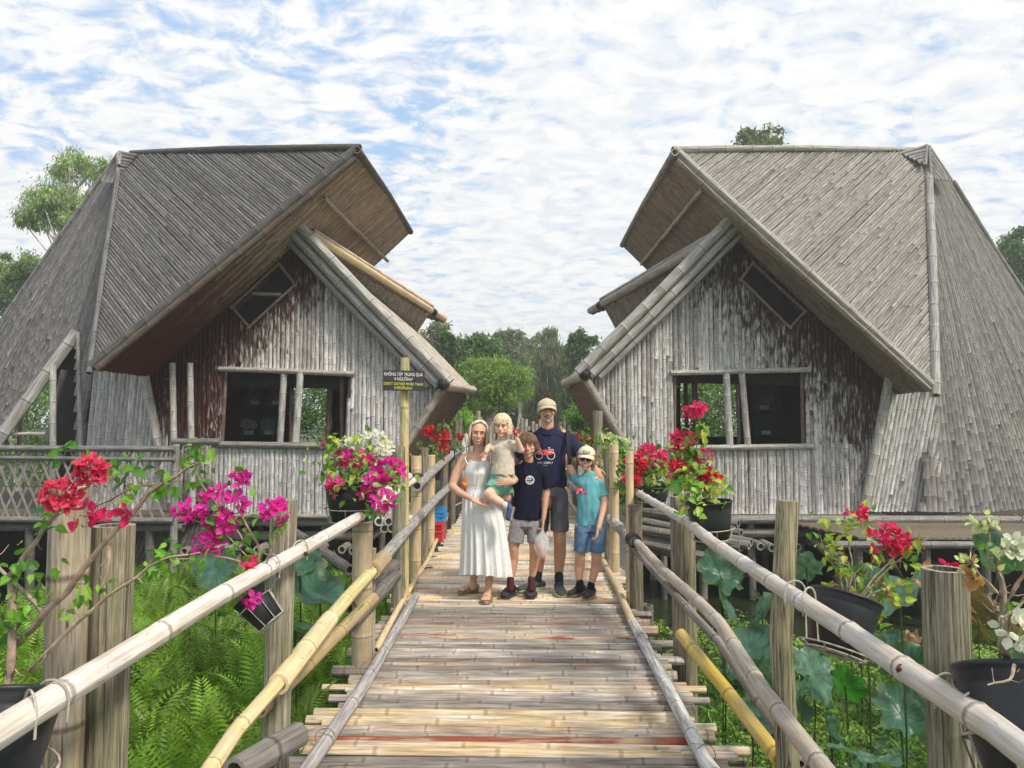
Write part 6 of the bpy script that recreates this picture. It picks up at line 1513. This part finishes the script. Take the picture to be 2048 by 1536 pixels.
# shirt print: bicycle with a red board, words below
O = J(1090, 905, D-.1); kx = 1.0; W_ = (.78, .80, .82); pr_ = []
for c0 in ((-.058, -.030), (.058, -.030)): pr_.append((strip2d(circ(c0[0], c0[1], .036), .006), W_))
for s2 in ([(-.075, .045), (-.052, .045), (-.044, .040)], [(-.05, .045), (-.036, -.0)], [(-.043, .030), (.062, .028)], [(.03, .045), (.05, .046)], [(.04, .045), (.046, .0)], [(.062, .03), (.085, .022)]): pr_.append((strip2d(s2, .005), W_))
pr_.append((disc2d(0, 0, .092, .027), (.72, .10, .08)))
for (v2, f2), c in pr_: decal(v2, f2, O, sh, kx, sh, 'print', M_CLOTH, c, .003 if c == W_ else .0045)
v2, f2 = text2d('LIVE SIMPLY', .021, 1.02); decal([(x, y-.100) for x, y in v2], f2, O, sh, 1, sh, 'lettering', M_CLOTH, W_, .004)
v2, f2 = strip2d([(-.022, -.124), (.022, -.124)], .006); decal(v2, f2, O, sh, 1, sh, 'print', M_CLOTH, (.45, .47, .5), .004)
tuck_person(m)
# ---- woman
w_ = person('blonde woman in long white sundress carrying the toddler', (J(965, 1190).x, YP-.05, 0)); D = -.05
hd = Head(J(957, 868, D), .228, yaw=.10, tilt=.08); B = Body(); hd.build(B)
B.limb([hd.w(0, .02, -.05), J(959, 902, D+.04), J(958, 912, D+.05)], [.048, .047, .058]); B.limb([J(956, 915, D+.05), J(958, 935, D+.05), J(958, 968, D+.05), J(965, 1010, D+.05)], [(.130, .062), (.135, .085), (.11, .085), (.15, .11)])
B.limb([J(958, 910, D+.05), J(930, 916, D+.05)], [.045, .043]); B.limb([J(958, 910, D+.05), J(986, 916, D+.05)], [.045, .043])
B.limb([J(928, 918, D+.05), J(912, 948, D+.04), J(904, 972, D+.02)], [.046, .043, .036]); B.limb([J(904, 972, D+.02), J(920, 986, D-.10), J(944, 998, D-.20)], [.037, .034, .023])
hand(B, J(945, 999, D-.20), Vector((1, -.1, -.30)), (0, .6, -1), .175, .12, -1, thumb=-.6)
B.limb([J(986, 918, D+.05), J(1014, 945, D+.06)], [.043, .036]); B.limb([J(1014, 945, D+.06), J(1030, 960, D-.08), J(1026, 964, D-.22)], [.036, .032, .025])
hand(B, J(1025, 964, D-.24), Vector((-1, -.12, .04)), (0, -1, .1), .17, .22, -1, spread=.25)
for hx, kx, ax_, ay, dd in ((950, 950, 947, 1178, .06), (980, 984, 977, 1188, -.06)): B.limb([J(hx, 1000, D+.05), J(kx, 1090, D+.03), J(kx, 1112, D+.06), J(ax_, ay-16, D+.05+dd), J(ax_-1, ay-5, D+.05+dd)], [.08, .052, .05, .032, .034])
me = B.mesh('body', .0056, 2, skin(SK2, hd)); link('body', me, M_SKIN, w_)
hd.extras(w_, brow=(.46, .29, .18), open_=.7, smile=1.1, iris=(.10, .16, .22), lips=(.60, .24, .20))
hd.hair(w_, (.70, .57, .40), -.115, n=1100, part=.010, front=.082, spread=.008, wave=.005, facew=66, inward=-.02, thick=.0032, sw=.012, sweep=1)
# dress: bodice with straps and a long pleated skirt
prof = [(958, 922, .095, .080), (958, 932, .128, .092), (957, 945, .134, .112), (957, 958, .118, .100), (957, 972, .107, .090), (957, 977, .110, .092), (959, 990, .145, .115), (963, 1015, .178, .145), (967, 1050, .195, .165), (970, 1090, .210, .18), (972, 1125, .222, .19), (973, 1146, .228, .195)]
nc = 144; V = []; Cc = []
for i, (px, py, rx, ry) in enumerate(prof):
    c = J(px, py, D+.04); f = max(0, (i-5)/(len(prof)-6)) if i > 5 else 0
    for j in range(nc+1):
        a = 2*math.pi*j/nc; fold = f*.020*(math.sin(17*a+1.2*math.sin(3*a)+i*.12)+.5*math.sin(31*a+2+i*.2)); fine = (.002 if i > 3 else .0008)*math.sin(60*a)
        if i == 5: fine = .004*math.sin(50*a)
        sag = -.02*math.cos(2*a+.6)*(1 if i == len(prof)-1 else 0)
        bust = .018*math.exp(-((i-2)/1.0)**2)*(math.exp(-((math.cos(a)-.45)/.3)**2)+math.exp(-((math.cos(a)+.45)/.3)**2)) if math.sin(a) < 0 else 0
        topz = (.018*abs(math.cos(a))**2 if i == 0 and math.sin(a) < 0 else 0)
        V.append(c+Vector(((rx+fold+fine)*math.cos(a), (ry+fold+fine+bust)*math.sin(a), sag+topz)))
mb = MB(); 
# resample rings smoothly
Vn = np.array([tuple(v) for v in V]).reshape(len(prof), nc+1, 3); tt = np.arange(len(prof)); ts = np.linspace(0, len(prof)-1, 60)
Vs = np.stack([np.stack([np.interp(ts, tt, Vn[:, j, q]) for q in range(3)], 1) for j in range(nc+1)], 1)
mb.add(Vs.reshape(-1, 3), [gridfaces(60, nc+1)], None, (.78, .79, .78)); dr = mb.obj('dress', M_CLOTH, w_)
mb = MB()
for s0, s1, s2, s3 in (((935, 928), (930, 916), (936, 908), (940, 925)), ((980, 928), (982, 914), (978, 906), (974, 922))):
    tube(mb, [J(*s0, D-.05), J(*s1, D-.03), J(*s2, D+.05), J(*s3, D+.13)], .006, (.8, .8, .79), 6)
tube(mb, [J(957, y, D-.075) for y in (930, 945, 958, 972)], .004, (.74, .75, .75), 6)
mb.obj('dress_straps', M_CLOTH, dr)
# sandals
for ax_, ay, dd, dr_ in ((946, 1178, .12, (-.75, -.66)), (976, 1194, -.05, (-.1, -1))):
    a_ = atz(ax_, ay, .03); d = Vector((*dr_, 0)).normalized(); s_ = Vector((-d.y, d.x, 0)); B = Body()
    B.limb([a_-d*.05+Vector((0, 0, .022)), a_+Vector((0, 0, .04)), a_+d*.07+Vector((0, 0, .03)), a_+d*.12+Vector((0, 0, .018))], [(.026, .024), (.03, .03), (.036, .022), (.040, .013)], side=s_)
    for k in range(5): o2 = (k-2)*.016; B.limb([a_+d*.125+s_*o2+Vector((0, 0, .014)), a_+d*(.155-abs(k-1.2)*.006)+s_*o2*1.1+Vector((0, 0, .010))], [.009, .0085], seg=8)
    link('foot', B.mesh('foot', .005, 1, SK2), M_SKIN, w_)
    mb = MB(); out = [a_+d*(-.065+.24*(.5-.5*math.cos(t_)))+s_*math.sin(t_)*.050+Vector((0, 0, -.028)) for t_ in np.linspace(0, 2*math.pi, 25)[:-1]]
    idx = np.arange(24); nx = (idx+1) % 24; cen = sum(out, Vector())/24; hi = [p+Vector((0, 0, .03)) for p in out]
    mb.add(out+hi+[cen+Vector((0, 0, .03))], [np.stack([idx, nx, nx+24, idx+24], 1), np.stack([idx+24, nx+24, np.full(24, 48)], 1)], None, (.22, .16, .10))
    for f, hh in ((.045, .058), (.095, .046)):
        P = [a_+d*f+s_*x*.050+Vector((0, 0, -.01+hh*(1-abs(x)**2.2))) for x in np.linspace(-1, 1, 11)]; V = []
        for p in P: V += [p-d*.018, p+d*.018]
        mb.add(V, [gridfaces(11, 2)], None, (.36, .27, .18)); mb.add([v+Vector((0, 0, .004)) for v in V], [gridfaces(11, 2)], None, (.36, .27, .18))
    mb.obj('sandal', M_SHOE, w_)
# ---- toddler
c_ = person('blond toddler in cream shirt carried on the hip', J(1003, 960, -.2)); D = -.18
hd = Head(J(1004, 853, D), .205, yaw=-.12, tilt=.05, nod=.05); B = Body(); hd.build(B, child=True)
B.limb([hd.w(0, .01, -.05), J(1005, 884, D+.03)], [.042, .045]); B.limb([J(1005, 888, D+.04), J(1005, 920, D+.03), J(1000, 955, D+.03), J(996, 975, D+.03)], [(.09, .06), (.10, .075), (.095, .075), (.10, .08)])
B.limb([J(986, 890, D+.02), J(976, 896, D-.04)], [.034, .029]); B.limb([J(976, 896, D-.04), J(972, 904, D-.08)], [.027, .02]); hand(B, J(972, 904, D-.08), Vector((-.25, -.1, -.9)), (.2, 1, 0), .10, .35, 1)
B.limb([J(1026, 886, D+.02), J(1042, 900, D-.02)], [.034, .031]); B.limb([J(1042, 900, D-.02), J(1034, 878, D-.06)], [.030, .021]); hand(B, J(1034, 877, D-.06), Vector((-.15, -.15, 1)), (-.5, -.6, 0), .11, 1.1, -1)
B.limb([J(1000, 975, D+.03), J(978, 988, D-.10)], [.062, .050]); B.limb([J(976, 990, D-.10), J(994, 1001, D-.12), J(1012, 1012, D-.12)], [.046, .043, .030])
B.limb([J(1006, 975, D+.05), J(1012, 995, D+.10)], [.06, .05])
me = B.mesh('body', .005, 2, skin(SK3, hd)); link('body', me, M_SKIN, c_)
hd.extras(c_, brow=(.56, .38, .24), open_=.75, smile=-.35, teeth=False, iris=(.10, .12, .14), lips=(.60, .24, .20))
hd.hair(c_, (.72, .58, .39), -.075, n=1000, part=-.01, front=.068, spread=.014, wave=.010, facew=56, fringe=.050, thick=.0033, sweep=.75)
B = Body(); B.limb([J(1005, 884, D+.04), J(1005, 893, D+.03), J(1007, 920, D+.03), J(1006, 950, D+.02)], [(.065, .050), (.095, .070), (.104, .086), (.112, .096)], flat=1)
B.limb([J(990, 889, D+.03), J(980, 901, D+.0)], [.040, .043], flat=1); B.limb([J(1022, 886, D+.03), J(1037, 899, D+.0)], [.040, .045], flat=1)
me = B.mesh('shirt', .006, 2, (.56, .50, .41), wrinkle=.009, wscale=12, wz=.8); link('shirt', me, M_CLOTH, c_)
B = Body(); B.limb([J(1004, 955, D+.03), J(998, 970, D+.03), J(982, 984, D-.05)], [(.115, .095), (.11, .095), (.080, .075)], flat=1); B.limb([J(1008, 965, D+.06), J(1012, 985, D+.09)], [.08, .07], flat=1)
me = B.mesh('shorts', .006, 2, lambda p: np.array((.17, .42, .33))*(1+.10*math.sin(p.z*260)), wrinkle=.008, wscale=14); link('shorts', me, M_CLOTH, c_)
B = Body(); B.limb([J(1009, 1010, D-.12), J(1016, 1015, D-.12)], [.033, .034]); link('sock', B.mesh('sock', .005, 1, (.6, .6, .6)), M_CLOTH, c_)
B = Body(); B.limb([J(1016, 1013, D-.12), J(1022, 1020, D-.13), J(1018, 1036, D-.16)], [(.036, .034), (.038, .040), (.034, .026)]); shx = link('shoe', B.mesh('shoe', .005, 1, (.03, .07, .18)), M_SHOE, c_)
B = Body(); B.limb([J(1028, 1016, D-.13), J(1022, 1042, D-.17)], [(.010, .036), (.010, .034)], side=Vector((.9, 0, .35)).normalized()); link('sole', B.mesh('sole', .005, 1, (.30, .25, .20)), M_SHOE, shx)
fl = empty('red_flower', J(1033, 865, -.26), 'small red flower held up in the toddler raised hand', 'flower'); mb = MB(); bract_cluster(mb, J(1032, 863, -.28), .018, 7, RED, .022); mb.obj('petals', M_PETAL, fl, smooth=False); mb = MB(); tube(mb, [J(1032, 864, -.27), J(1034, 876, -.25)], .002, (.1, .2, .05), 5); mb.obj('stem', M_TWIG, fl)
tuck_person(c_)
# ---- boy in navy
b1 = person('boy in black T-shirt holding the plastic drink bag', (J(1040, 1190).x, YP, 0)); D = -.02
hd = Head(J(1056, 893, D), .222, yaw=-.05, tilt=-.10); B = Body(); hd.build(B, child=True)
B.limb([hd.w(0, .015, -.05), J(1058, 924, D+.03), J(1058, 934, D+.04)], [.043, .041, .05]); B.limb([J(1058, 938, D+.04), J(1056, 975, D+.04), J(1054, 1010, D+.04), J(1052, 1045, D+.04)], [(.105, .06), (.115, .075), (.11, .07), (.112, .075)])
B.limb([J(1088, 945, D+.04), J(1093, 985, D+.02)], [.042, .034]); B.limb([J(1093, 985, D+.02), J(1087, 1037, D-.04)], [.034, .022]); hand(B, J(1087, 1038, D-.04), Vector((-.1, -.1, -1)), (1, -.1, 0), .155, .95, 1)
B.limb([J(1029, 945, D+.04), J(1018, 985, D+.10)], [.042, .034]); B.limb([J(1018, 985, D+.10), J(1022, 1020, D+.12)], [.034, .024]); hand(B, J(1022, 1020, D+.12), (0, 0, -1), (-1, 0, 0), .15, .4, 1)
for hx, kx, ax_ in ((1034, 1027, 1022), (1068, 1069, 1064)): B.limb([J(hx, 1045, D+.04), J(kx, 1098, D+.02), J(kx, 1118, D+.05), J(ax_, 1158, D+.03), J(ax_, 1176, D+.03)], [.075, .047, .048, .030, .030])
me = B.mesh('body', .0056, 2, skin(SK1, hd)); link('body', me, M_SKIN, b1)
hd.extras(b1, brow=(.2, .13, .08), open_=.65, smile=.9, lips=(.55, .22, .18))
hd.hair(b1, (.15, .09, .05), -.04, n=900, part=.0, front=.055, spread=.018, wave=.012, facew=60, fringe=.036, thick=.0036, sweep=.6)
B = Body(); B.limb([J(1058, 931, D+.04), J(1058, 944, D+.04), J(1057, 975, D+.04), J(1056, 1010, D+.04), J(1055, 1038, D+.04)], [(.075, .060), (.135, .080), (.136, .100), (.134, .100), (.139, .102)], flat=1)
B.limb([J(1078, 938, D+.04), J(1091, 950, D+.03), J(1098, 975, D+.02)], [.046, .052, .058], flat=1); B.limb([J(1038, 938, D+.04), J(1027, 950, D+.04), J(1021, 975, D+.07)], [.046, .052, .056], flat=1)
me = B.mesh('shirt', .0065, 3, (.010, .012, .028), wrinkle=.016, wscale=9, wz=.5); sh = link('shirt', me, M_CLOTH, b1)
O = J(1060, 961, D-.1); v2, f2 = disc2d(0, 0, .041, .041); decal(v2, f2, O, sh, 1, sh, 'print', M_CLOTH, (.62, .66, .68), .003)
for s2 in ([(-.026, .016), (-.012, .020), (-.004, .012)], [(.006, .020), (.020, .018), (.026, .008)], [(-.034, -.002), (-.016, -.004)], [(.012, -.002), (.032, -.004)], [(-.004, .000), (.002, -.018), (-.006, -.028)], [(.012, -.012), (.022, -.022)], [(-.024, -.014), (-.014, -.020)]):
    v3, f3 = strip2d(s2, .007); decal(v3, f3, O, sh, 1, sh, 'print', M_CLOTH, (.015, .02, .03), .0055)
v3, f3 = strip2d([(-.026, -.001), (.026, -.001)], .009); decal(v3, f3, O, sh, 1, sh, 'print', M_CLOTH, (.04, .05, .07), .006)
B = Body(); B.limb([J(1053, 1030, D+.04), J(1052, 1052, D+.04)], [(.118, .082), (.142, .100)], flat=1)
for hx, kx in ((1036, 1031), (1068, 1070)): B.limb([J(hx, 1050, D+.04), J(kx, 1085, D+.03)], [(.080, .09), (.076, .088)], flat=1)
me = B.mesh('shorts', .0065, 2, (.27, .26, .27), wrinkle=.009, wscale=10); link('shorts', me, M_CLOTH, b1)
for ax_, dr_ in ((1021, (-.35, -1)), (1063, (-.08, -1))):
    a_ = J(ax_, 1172, D+.03); B = Body(); B.limb([a_+Vector((0, 0, -.02)), a_+Vector((0, 0, .065))], [.035, .034]); link('sock', B.mesh('sock', .0055, 1, lambda p: np.array((.10, .028, .03))*(1+.3*math.sin(p.z*700))), M_CLOTH, b1)
    a_ = atz(ax_, 1183, .03); so_ = shoe(b1, a_, dr_, .25, (.030, .036, .06), (.035, .04, .065), 'clog', w=.050, h=.09, kind='clog')
    mb = MB(); d = Vector((*dr_, 0)).normalized(); s_ = Vector((-d.y, d.x, 0))
    for i in range(3):
        for j in range(3): c = a_+d*(.09+i*.028)+s_*(j-1)*.026; c.z = .083-i*.010-abs(j-1)*.009; tube(mb, [c, c+Vector((0, 0, .004))], [.0055, .005], (.008, .01, .015), 8)
    mb.obj('vent_holes', M_SHOE, so_)
tuck_person(b1)
# drink in a plastic bag
M_FILM, t_, b_ = material('clear plastic film'); b_.inputs['Base Color'].default_value = (.85, .87, .88, 1); b_.inputs['Roughness'].default_value = .25; b_.inputs['Alpha'].default_value = .38
bg_ = empty('drink_bag', J(1083, 1095, -.08), 'clear plastic bag with an iced drink cup, carried low by one boy', 'bag'); mb = MB(); D2 = -.10
prof = [(1086, 1052, .004, .004), (1085, 1062, .010, .008), (1083, 1076, .060, .03), (1083, 1092, .068, .042), (1084, 1108, .048, .04), (1085, 1116, .026, .025), (1085, 1119, .004, .004)]; V = []
for i, (px, py, rx, ry) in enumerate(prof):
    c = J(px, py, D2)
    for j in range(25): a = 2*math.pi*j/24; f = 1+.10*math.sin(5*a+i); V.append(c+Vector((rx*f*math.cos(a), ry*f*math.sin(a), 0)))
mb.add(V, [gridfaces(len(prof), 25)], None, (.8, .8, .8)); mb.obj('film', M_FILM, bg_)
mb = MB(); V = []
for px, py, r in ((1084, 1082, .0), (1084, 1082, .034), (1084, 1084, .036), (1084, 1096, .033)):
    c = J(px, py, D2); V += [c+Vector((r*math.cos(a), r*math.sin(a), 0)) for a in np.linspace(0, 2*math.pi, 21)]
mb.add(V, [gridfaces(4, 21)], None, (.8, .82, .85)); mb.obj('cup', M_FILM, bg_)
B = Body(); B.limb([J(1084, 1099, D2), J(1085, 1112, D2)], [(.031, .029), (.027, .025)]); link('drink', B.mesh('drink', .006, 1, (.72, .30, .14)), M_EYE, bg_)
mb = MB(); tube(mb, [J(1068, 1078, D2-.03), J(1078, 1105, D2-.035)], .0035, (.75, .15, .2), 6); mb.obj('straw', M_EYE, bg_)
mb = MB(); tube(mb, [J(1086, 1058, D2+.01), J(1080, 1070, D2), J(1074, 1078, D2-.02)], .003, (.8, .8, .8), 5); tube(mb, [J(1086, 1058, D2+.01), J(1089, 1070, D2), J(1094, 1080, D2-.02)], .003, (.8, .8, .8), 5); mb.obj('handles', M_FILM, bg_)
# ---- boy in teal
b2 = person('boy in teal T-shirt with cream cap and sunglasses', (J(1172, 1192).x, YP, 0)); D = .02
hd = Head(J(1172, 917, D), .222, yaw=-.12, tilt=.14, nod=.06); B = Body(); hd.build(B, child=True)
B.limb([hd.w(0, .015, -.05), J(1177, 948, D+.03), J(1178, 956, D+.04)], [.041, .040, .05]); B.limb([J(1178, 960, D+.04), J(1180, 1000, D+.04), J(1181, 1050, D+.04)], [(.10, .06), (.10, .07), (.11, .075)])
B.limb([J(1202, 966, D+.03), J(1210, 1005, D-.01)], [.038, .034]); B.limb([J(1210, 1005, D-.01), J(1197, 1056, D-.13)], [.034, .022]); hand(B, J(1196, 1057, D-.13), Vector((-.15, -.1, -1)), (1, -.3, 0), .15, .75, 1)
B.limb([J(1155, 962, D+.05), J(1140, 935, D+.12)], [.040, .034]); B.limb([J(1140, 935, D+.12), J(1132, 905, D+.26)], [.033, .024])
hand(B, J(1136, 866, D+.36), Vector((-.6, -.1, .2)), (0, .3, -1), .13, .9, 1); B.limb([J(1132, 905, D+.34), J(1137, 868, D+.40)], [.026, .02])
for hx, kx, ax_, ay in ((1163, 1160, 1158, 1170), (1193, 1193, 1184, 1176)): B.limb([J(hx, 1055, D+.04), J(kx, 1115, D+.02), J(kx-1, 1132, D+.05), J(ax_, ay-12, D+.03), J(ax_, ay+6, D+.03)], [.075, .048, .048, .030, .030])
me = B.mesh('body', .0056, 2, skin(SK2, hd)); link('body', me, M_SKIN, b2)
hd.extras(b2, brow=(.35, .22, .12), open_=.6, smile=.8, lips=(.55, .24, .2))
hd.hair(b2, (.36, .22, .11), -.085, n=420, part=0, front=.05, spread=.006, wave=.010, facew=80, thick=.0036, cover=0, start=1.45)
cp = hd.cap_(b2, (.72, .66, .46), tall=.080)
mb = MB(); V = [hd.w(x, -.100-z*-.12, .072+z) for z in (-.014, .016) for x in (-.036, 0, .036)]
V = []
for z in (0, 1):
    for x in np.linspace(-1, 1, 7): V.append(hd.w(x*.034, -.106+abs(x)**2*.012+z*.012, .060+z*.026))
mb.add(V, [gridfaces(2, 7)], None, (.10, .16, .26)); V = []
for z in (0, 1):
    for x in np.linspace(-1, 1, 7): V.append(hd.w(x*.028, -.1075+abs(x)**2*.012+z*.009, .064+z*.017))
mb.add(V, [gridfaces(2, 7)], None, (.75, .74, .70))
V = []
for z in (0, 1):
    for x in np.linspace(-1, 1, 7): V.append(hd.w(x*.019, -.109+abs(x)**2*.010+z*.003, .0695+z*.006))
mb.add(V, [gridfaces(2, 7)], None, (.10, .16, .26)); mb.obj('patch', M_CLOTH, cp, smooth=False)
mb = MB()
for q in (1, -1):
    V = [hd.w(q*.031, -.108, .004)]+[hd.w(q*.031+.026*math.cos(a), -.104+abs(math.cos(a))*.006+(.012 if math.cos(a)*q > .7 else 0), .004+.020*math.sin(a)) for a in np.linspace(0, 2*math.pi, 21)]
    mb.add(V, [np.array([(0, i+1, i+2) for i in range(20)])], None, (.03, .03, .03)); tube(mb, V[1:], .0022, (.02, .02, .02), 5, False); tube(mb, [hd.w(q*.056, -.092, .008), hd.w(q*.078, -.03, .008), hd.w(q*.084, .01, .006)], .0025, (.02, .02, .02), 5)
tube(mb, [hd.w(-.007, -.108, .008), hd.w(.007, -.108, .008)], .0025, (.02, .02, .02), 5); mb.obj('sunglasses', M_LENS, b2)
B = Body(); B.limb([J(1178, 952, D+.04), J(1179, 966, D+.04), J(1180, 1000, D+.04), J(1181, 1030, D+.04), J(1182, 1050, D+.04)], [(.074, .058), (.122, .078), (.124, .094), (.132, .098), (.140, .100)], flat=1)
B.limb([J(1190, 960, D+.04), J(1202, 969, D+.03), J(1208, 995, D+.0)], [.044, .050, .057], flat=1); B.limb([J(1165, 960, D+.04), J(1154, 962, D+.05), J(1146, 950, D+.08)], [.044, .050, .054], flat=1)
me = B.mesh('shirt', .0065, 3, (.13, .40, .46), wrinkle=.017, wscale=9, wz=.5); sh = link('shirt', me, M_CLOTH, b2)
O = J(1165, 982, D-.1); Rd = (.62, .05, .08)
tri = [(-.062, -.030), (-.030, .030), (-.018, .040), (-.002, .040), (.012, .022), (.030, -.004), (.060, -.040), (.02, -.030), (-.02, -.034)]
cen = (-.004, 0.0); decal([cen]+tri, [(0, i+1, (i+1) % len(tri)+1) for i in range(len(tri))], O, sh, 1, sh, 'print', M_CLOTH, Rd, .003)
v2, f2 = disc2d(-.006, .008, .014, .018, 16); decal(v2, f2, O, sh, 1, sh, 'print', M_CLOTH, (.75, .78, .8), .0045)
v2, f2 = strip2d([(-.020, .006), (-.014, .026), (.002, .024), (.008, .010)], .006); decal(v2, f2, O, sh, 1, sh, 'print', M_CLOTH, (.03, .05, .12), .0055)
v2, f2 = strip2d([(-.05, -.022), (-.02, -.014), (.0, -.020), (.03, -.016)], .004); decal(v2, f2, O, sh, 1, sh, 'print', M_CLOTH, (.75, .78, .8), .0045)
B = Body(); B.limb([J(1181, 1040, D+.04), J(1181, 1062, D+.04)], [(.115, .082), (.140, .100)], flat=1)
for hx, kx in ((1165, 1163), (1195, 1194)): B.limb([J(hx, 1060, D+.04), J(kx, 1104, D+.03)], [(.080, .09), (.078, .086)], flat=1)
me = B.mesh('shorts', .0065, 2, (.115, .20, .33), wrinkle=.008, wscale=10); link('shorts', me, M_CLOTH, b2)
for ax_, ay, dr_ in ((1160, 1182, (-.62, -.8)), (1182, 1187, (-.38, -1))):
    a_ = J(ax_, ay-10, D+.03); B = Body(); B.limb([a_+Vector((0, 0, -.03)), a_+Vector((0, 0, .035))], [.034, .034]); link('sock', B.mesh('sock', .0055, 1, (.015, .015, .018)), M_CLOTH, b2)
    a_ = atz(ax_, ay, .03); so_ = shoe(b2, a_, dr_, .24, (.028, .032, .038), (.42, .24, .14), w=.046, h=.085); laces(so_, a_, dr_, 3, (.035, .04, .045), .03)
tuck_person(b2)
# small bag and orange float behind the woman
sb = empty('shoulder_bag', J(1018, 1005, .15), 'brown woven bag strap behind the woman and toddler', 'bag'); mb = MB(); P = [J(1012, 975, .12), J(1020, 995, .12), J(1028, 1012, .12), J(1024, 1030, .14)]; V = []
for p in P: V += [p-Vector((.035, 0, 0)), p+Vector((.035, 0, 0))]
mb.add(V, [gridfaces(4, 2)], None, (.20, .14, .09)); mb.obj('strap', M_CLOTH, sb)
ob_ = empty('orange_bag', at(930, 968, 7.4), 'orange and red bundle hanging behind the woman elbow', 'bundle'); B = Body(); c0 = at(932, 968, 7.4); B.limb([c0+Vector((0, 0, .05)), c0, c0-Vector((0, 0, .05))], [(.03, .02), (.055, .03), (.03, .02)]); link('bundle', B.mesh('bundle', .008, 1, lambda p: (.78, .10, .05) if noise.noise(p*22) > 0 else (.85, .35, .03), wrinkle=.012, wscale=25), M_CLOTH, ob_)
# ---------------------------------------------------------------- thin tropical haze
hm = bpy.data.materials.new('haze'); hm.use_nodes = True; hn = hm.node_tree; hn.nodes.clear()
ho = hn.nodes.new('ShaderNodeOutputMaterial'); hv = hn.nodes.new('ShaderNodeVolumePrincipled'); hv.inputs['Color'].default_value = (.93, .95, .97, 1); hv.inputs['Density'].default_value = .0034; hv.inputs['Anisotropy'].default_value = .3
hn.links.new(hv.outputs[0], ho.inputs['Volume'])
mb = MB(); box(mb, (-70, -8, -2.6), (70, 90, 14)); hz = mb.obj('haze', hm, smooth=False); tag(hz, 'thin pale haze in the air', 'haze', kind='stuff')
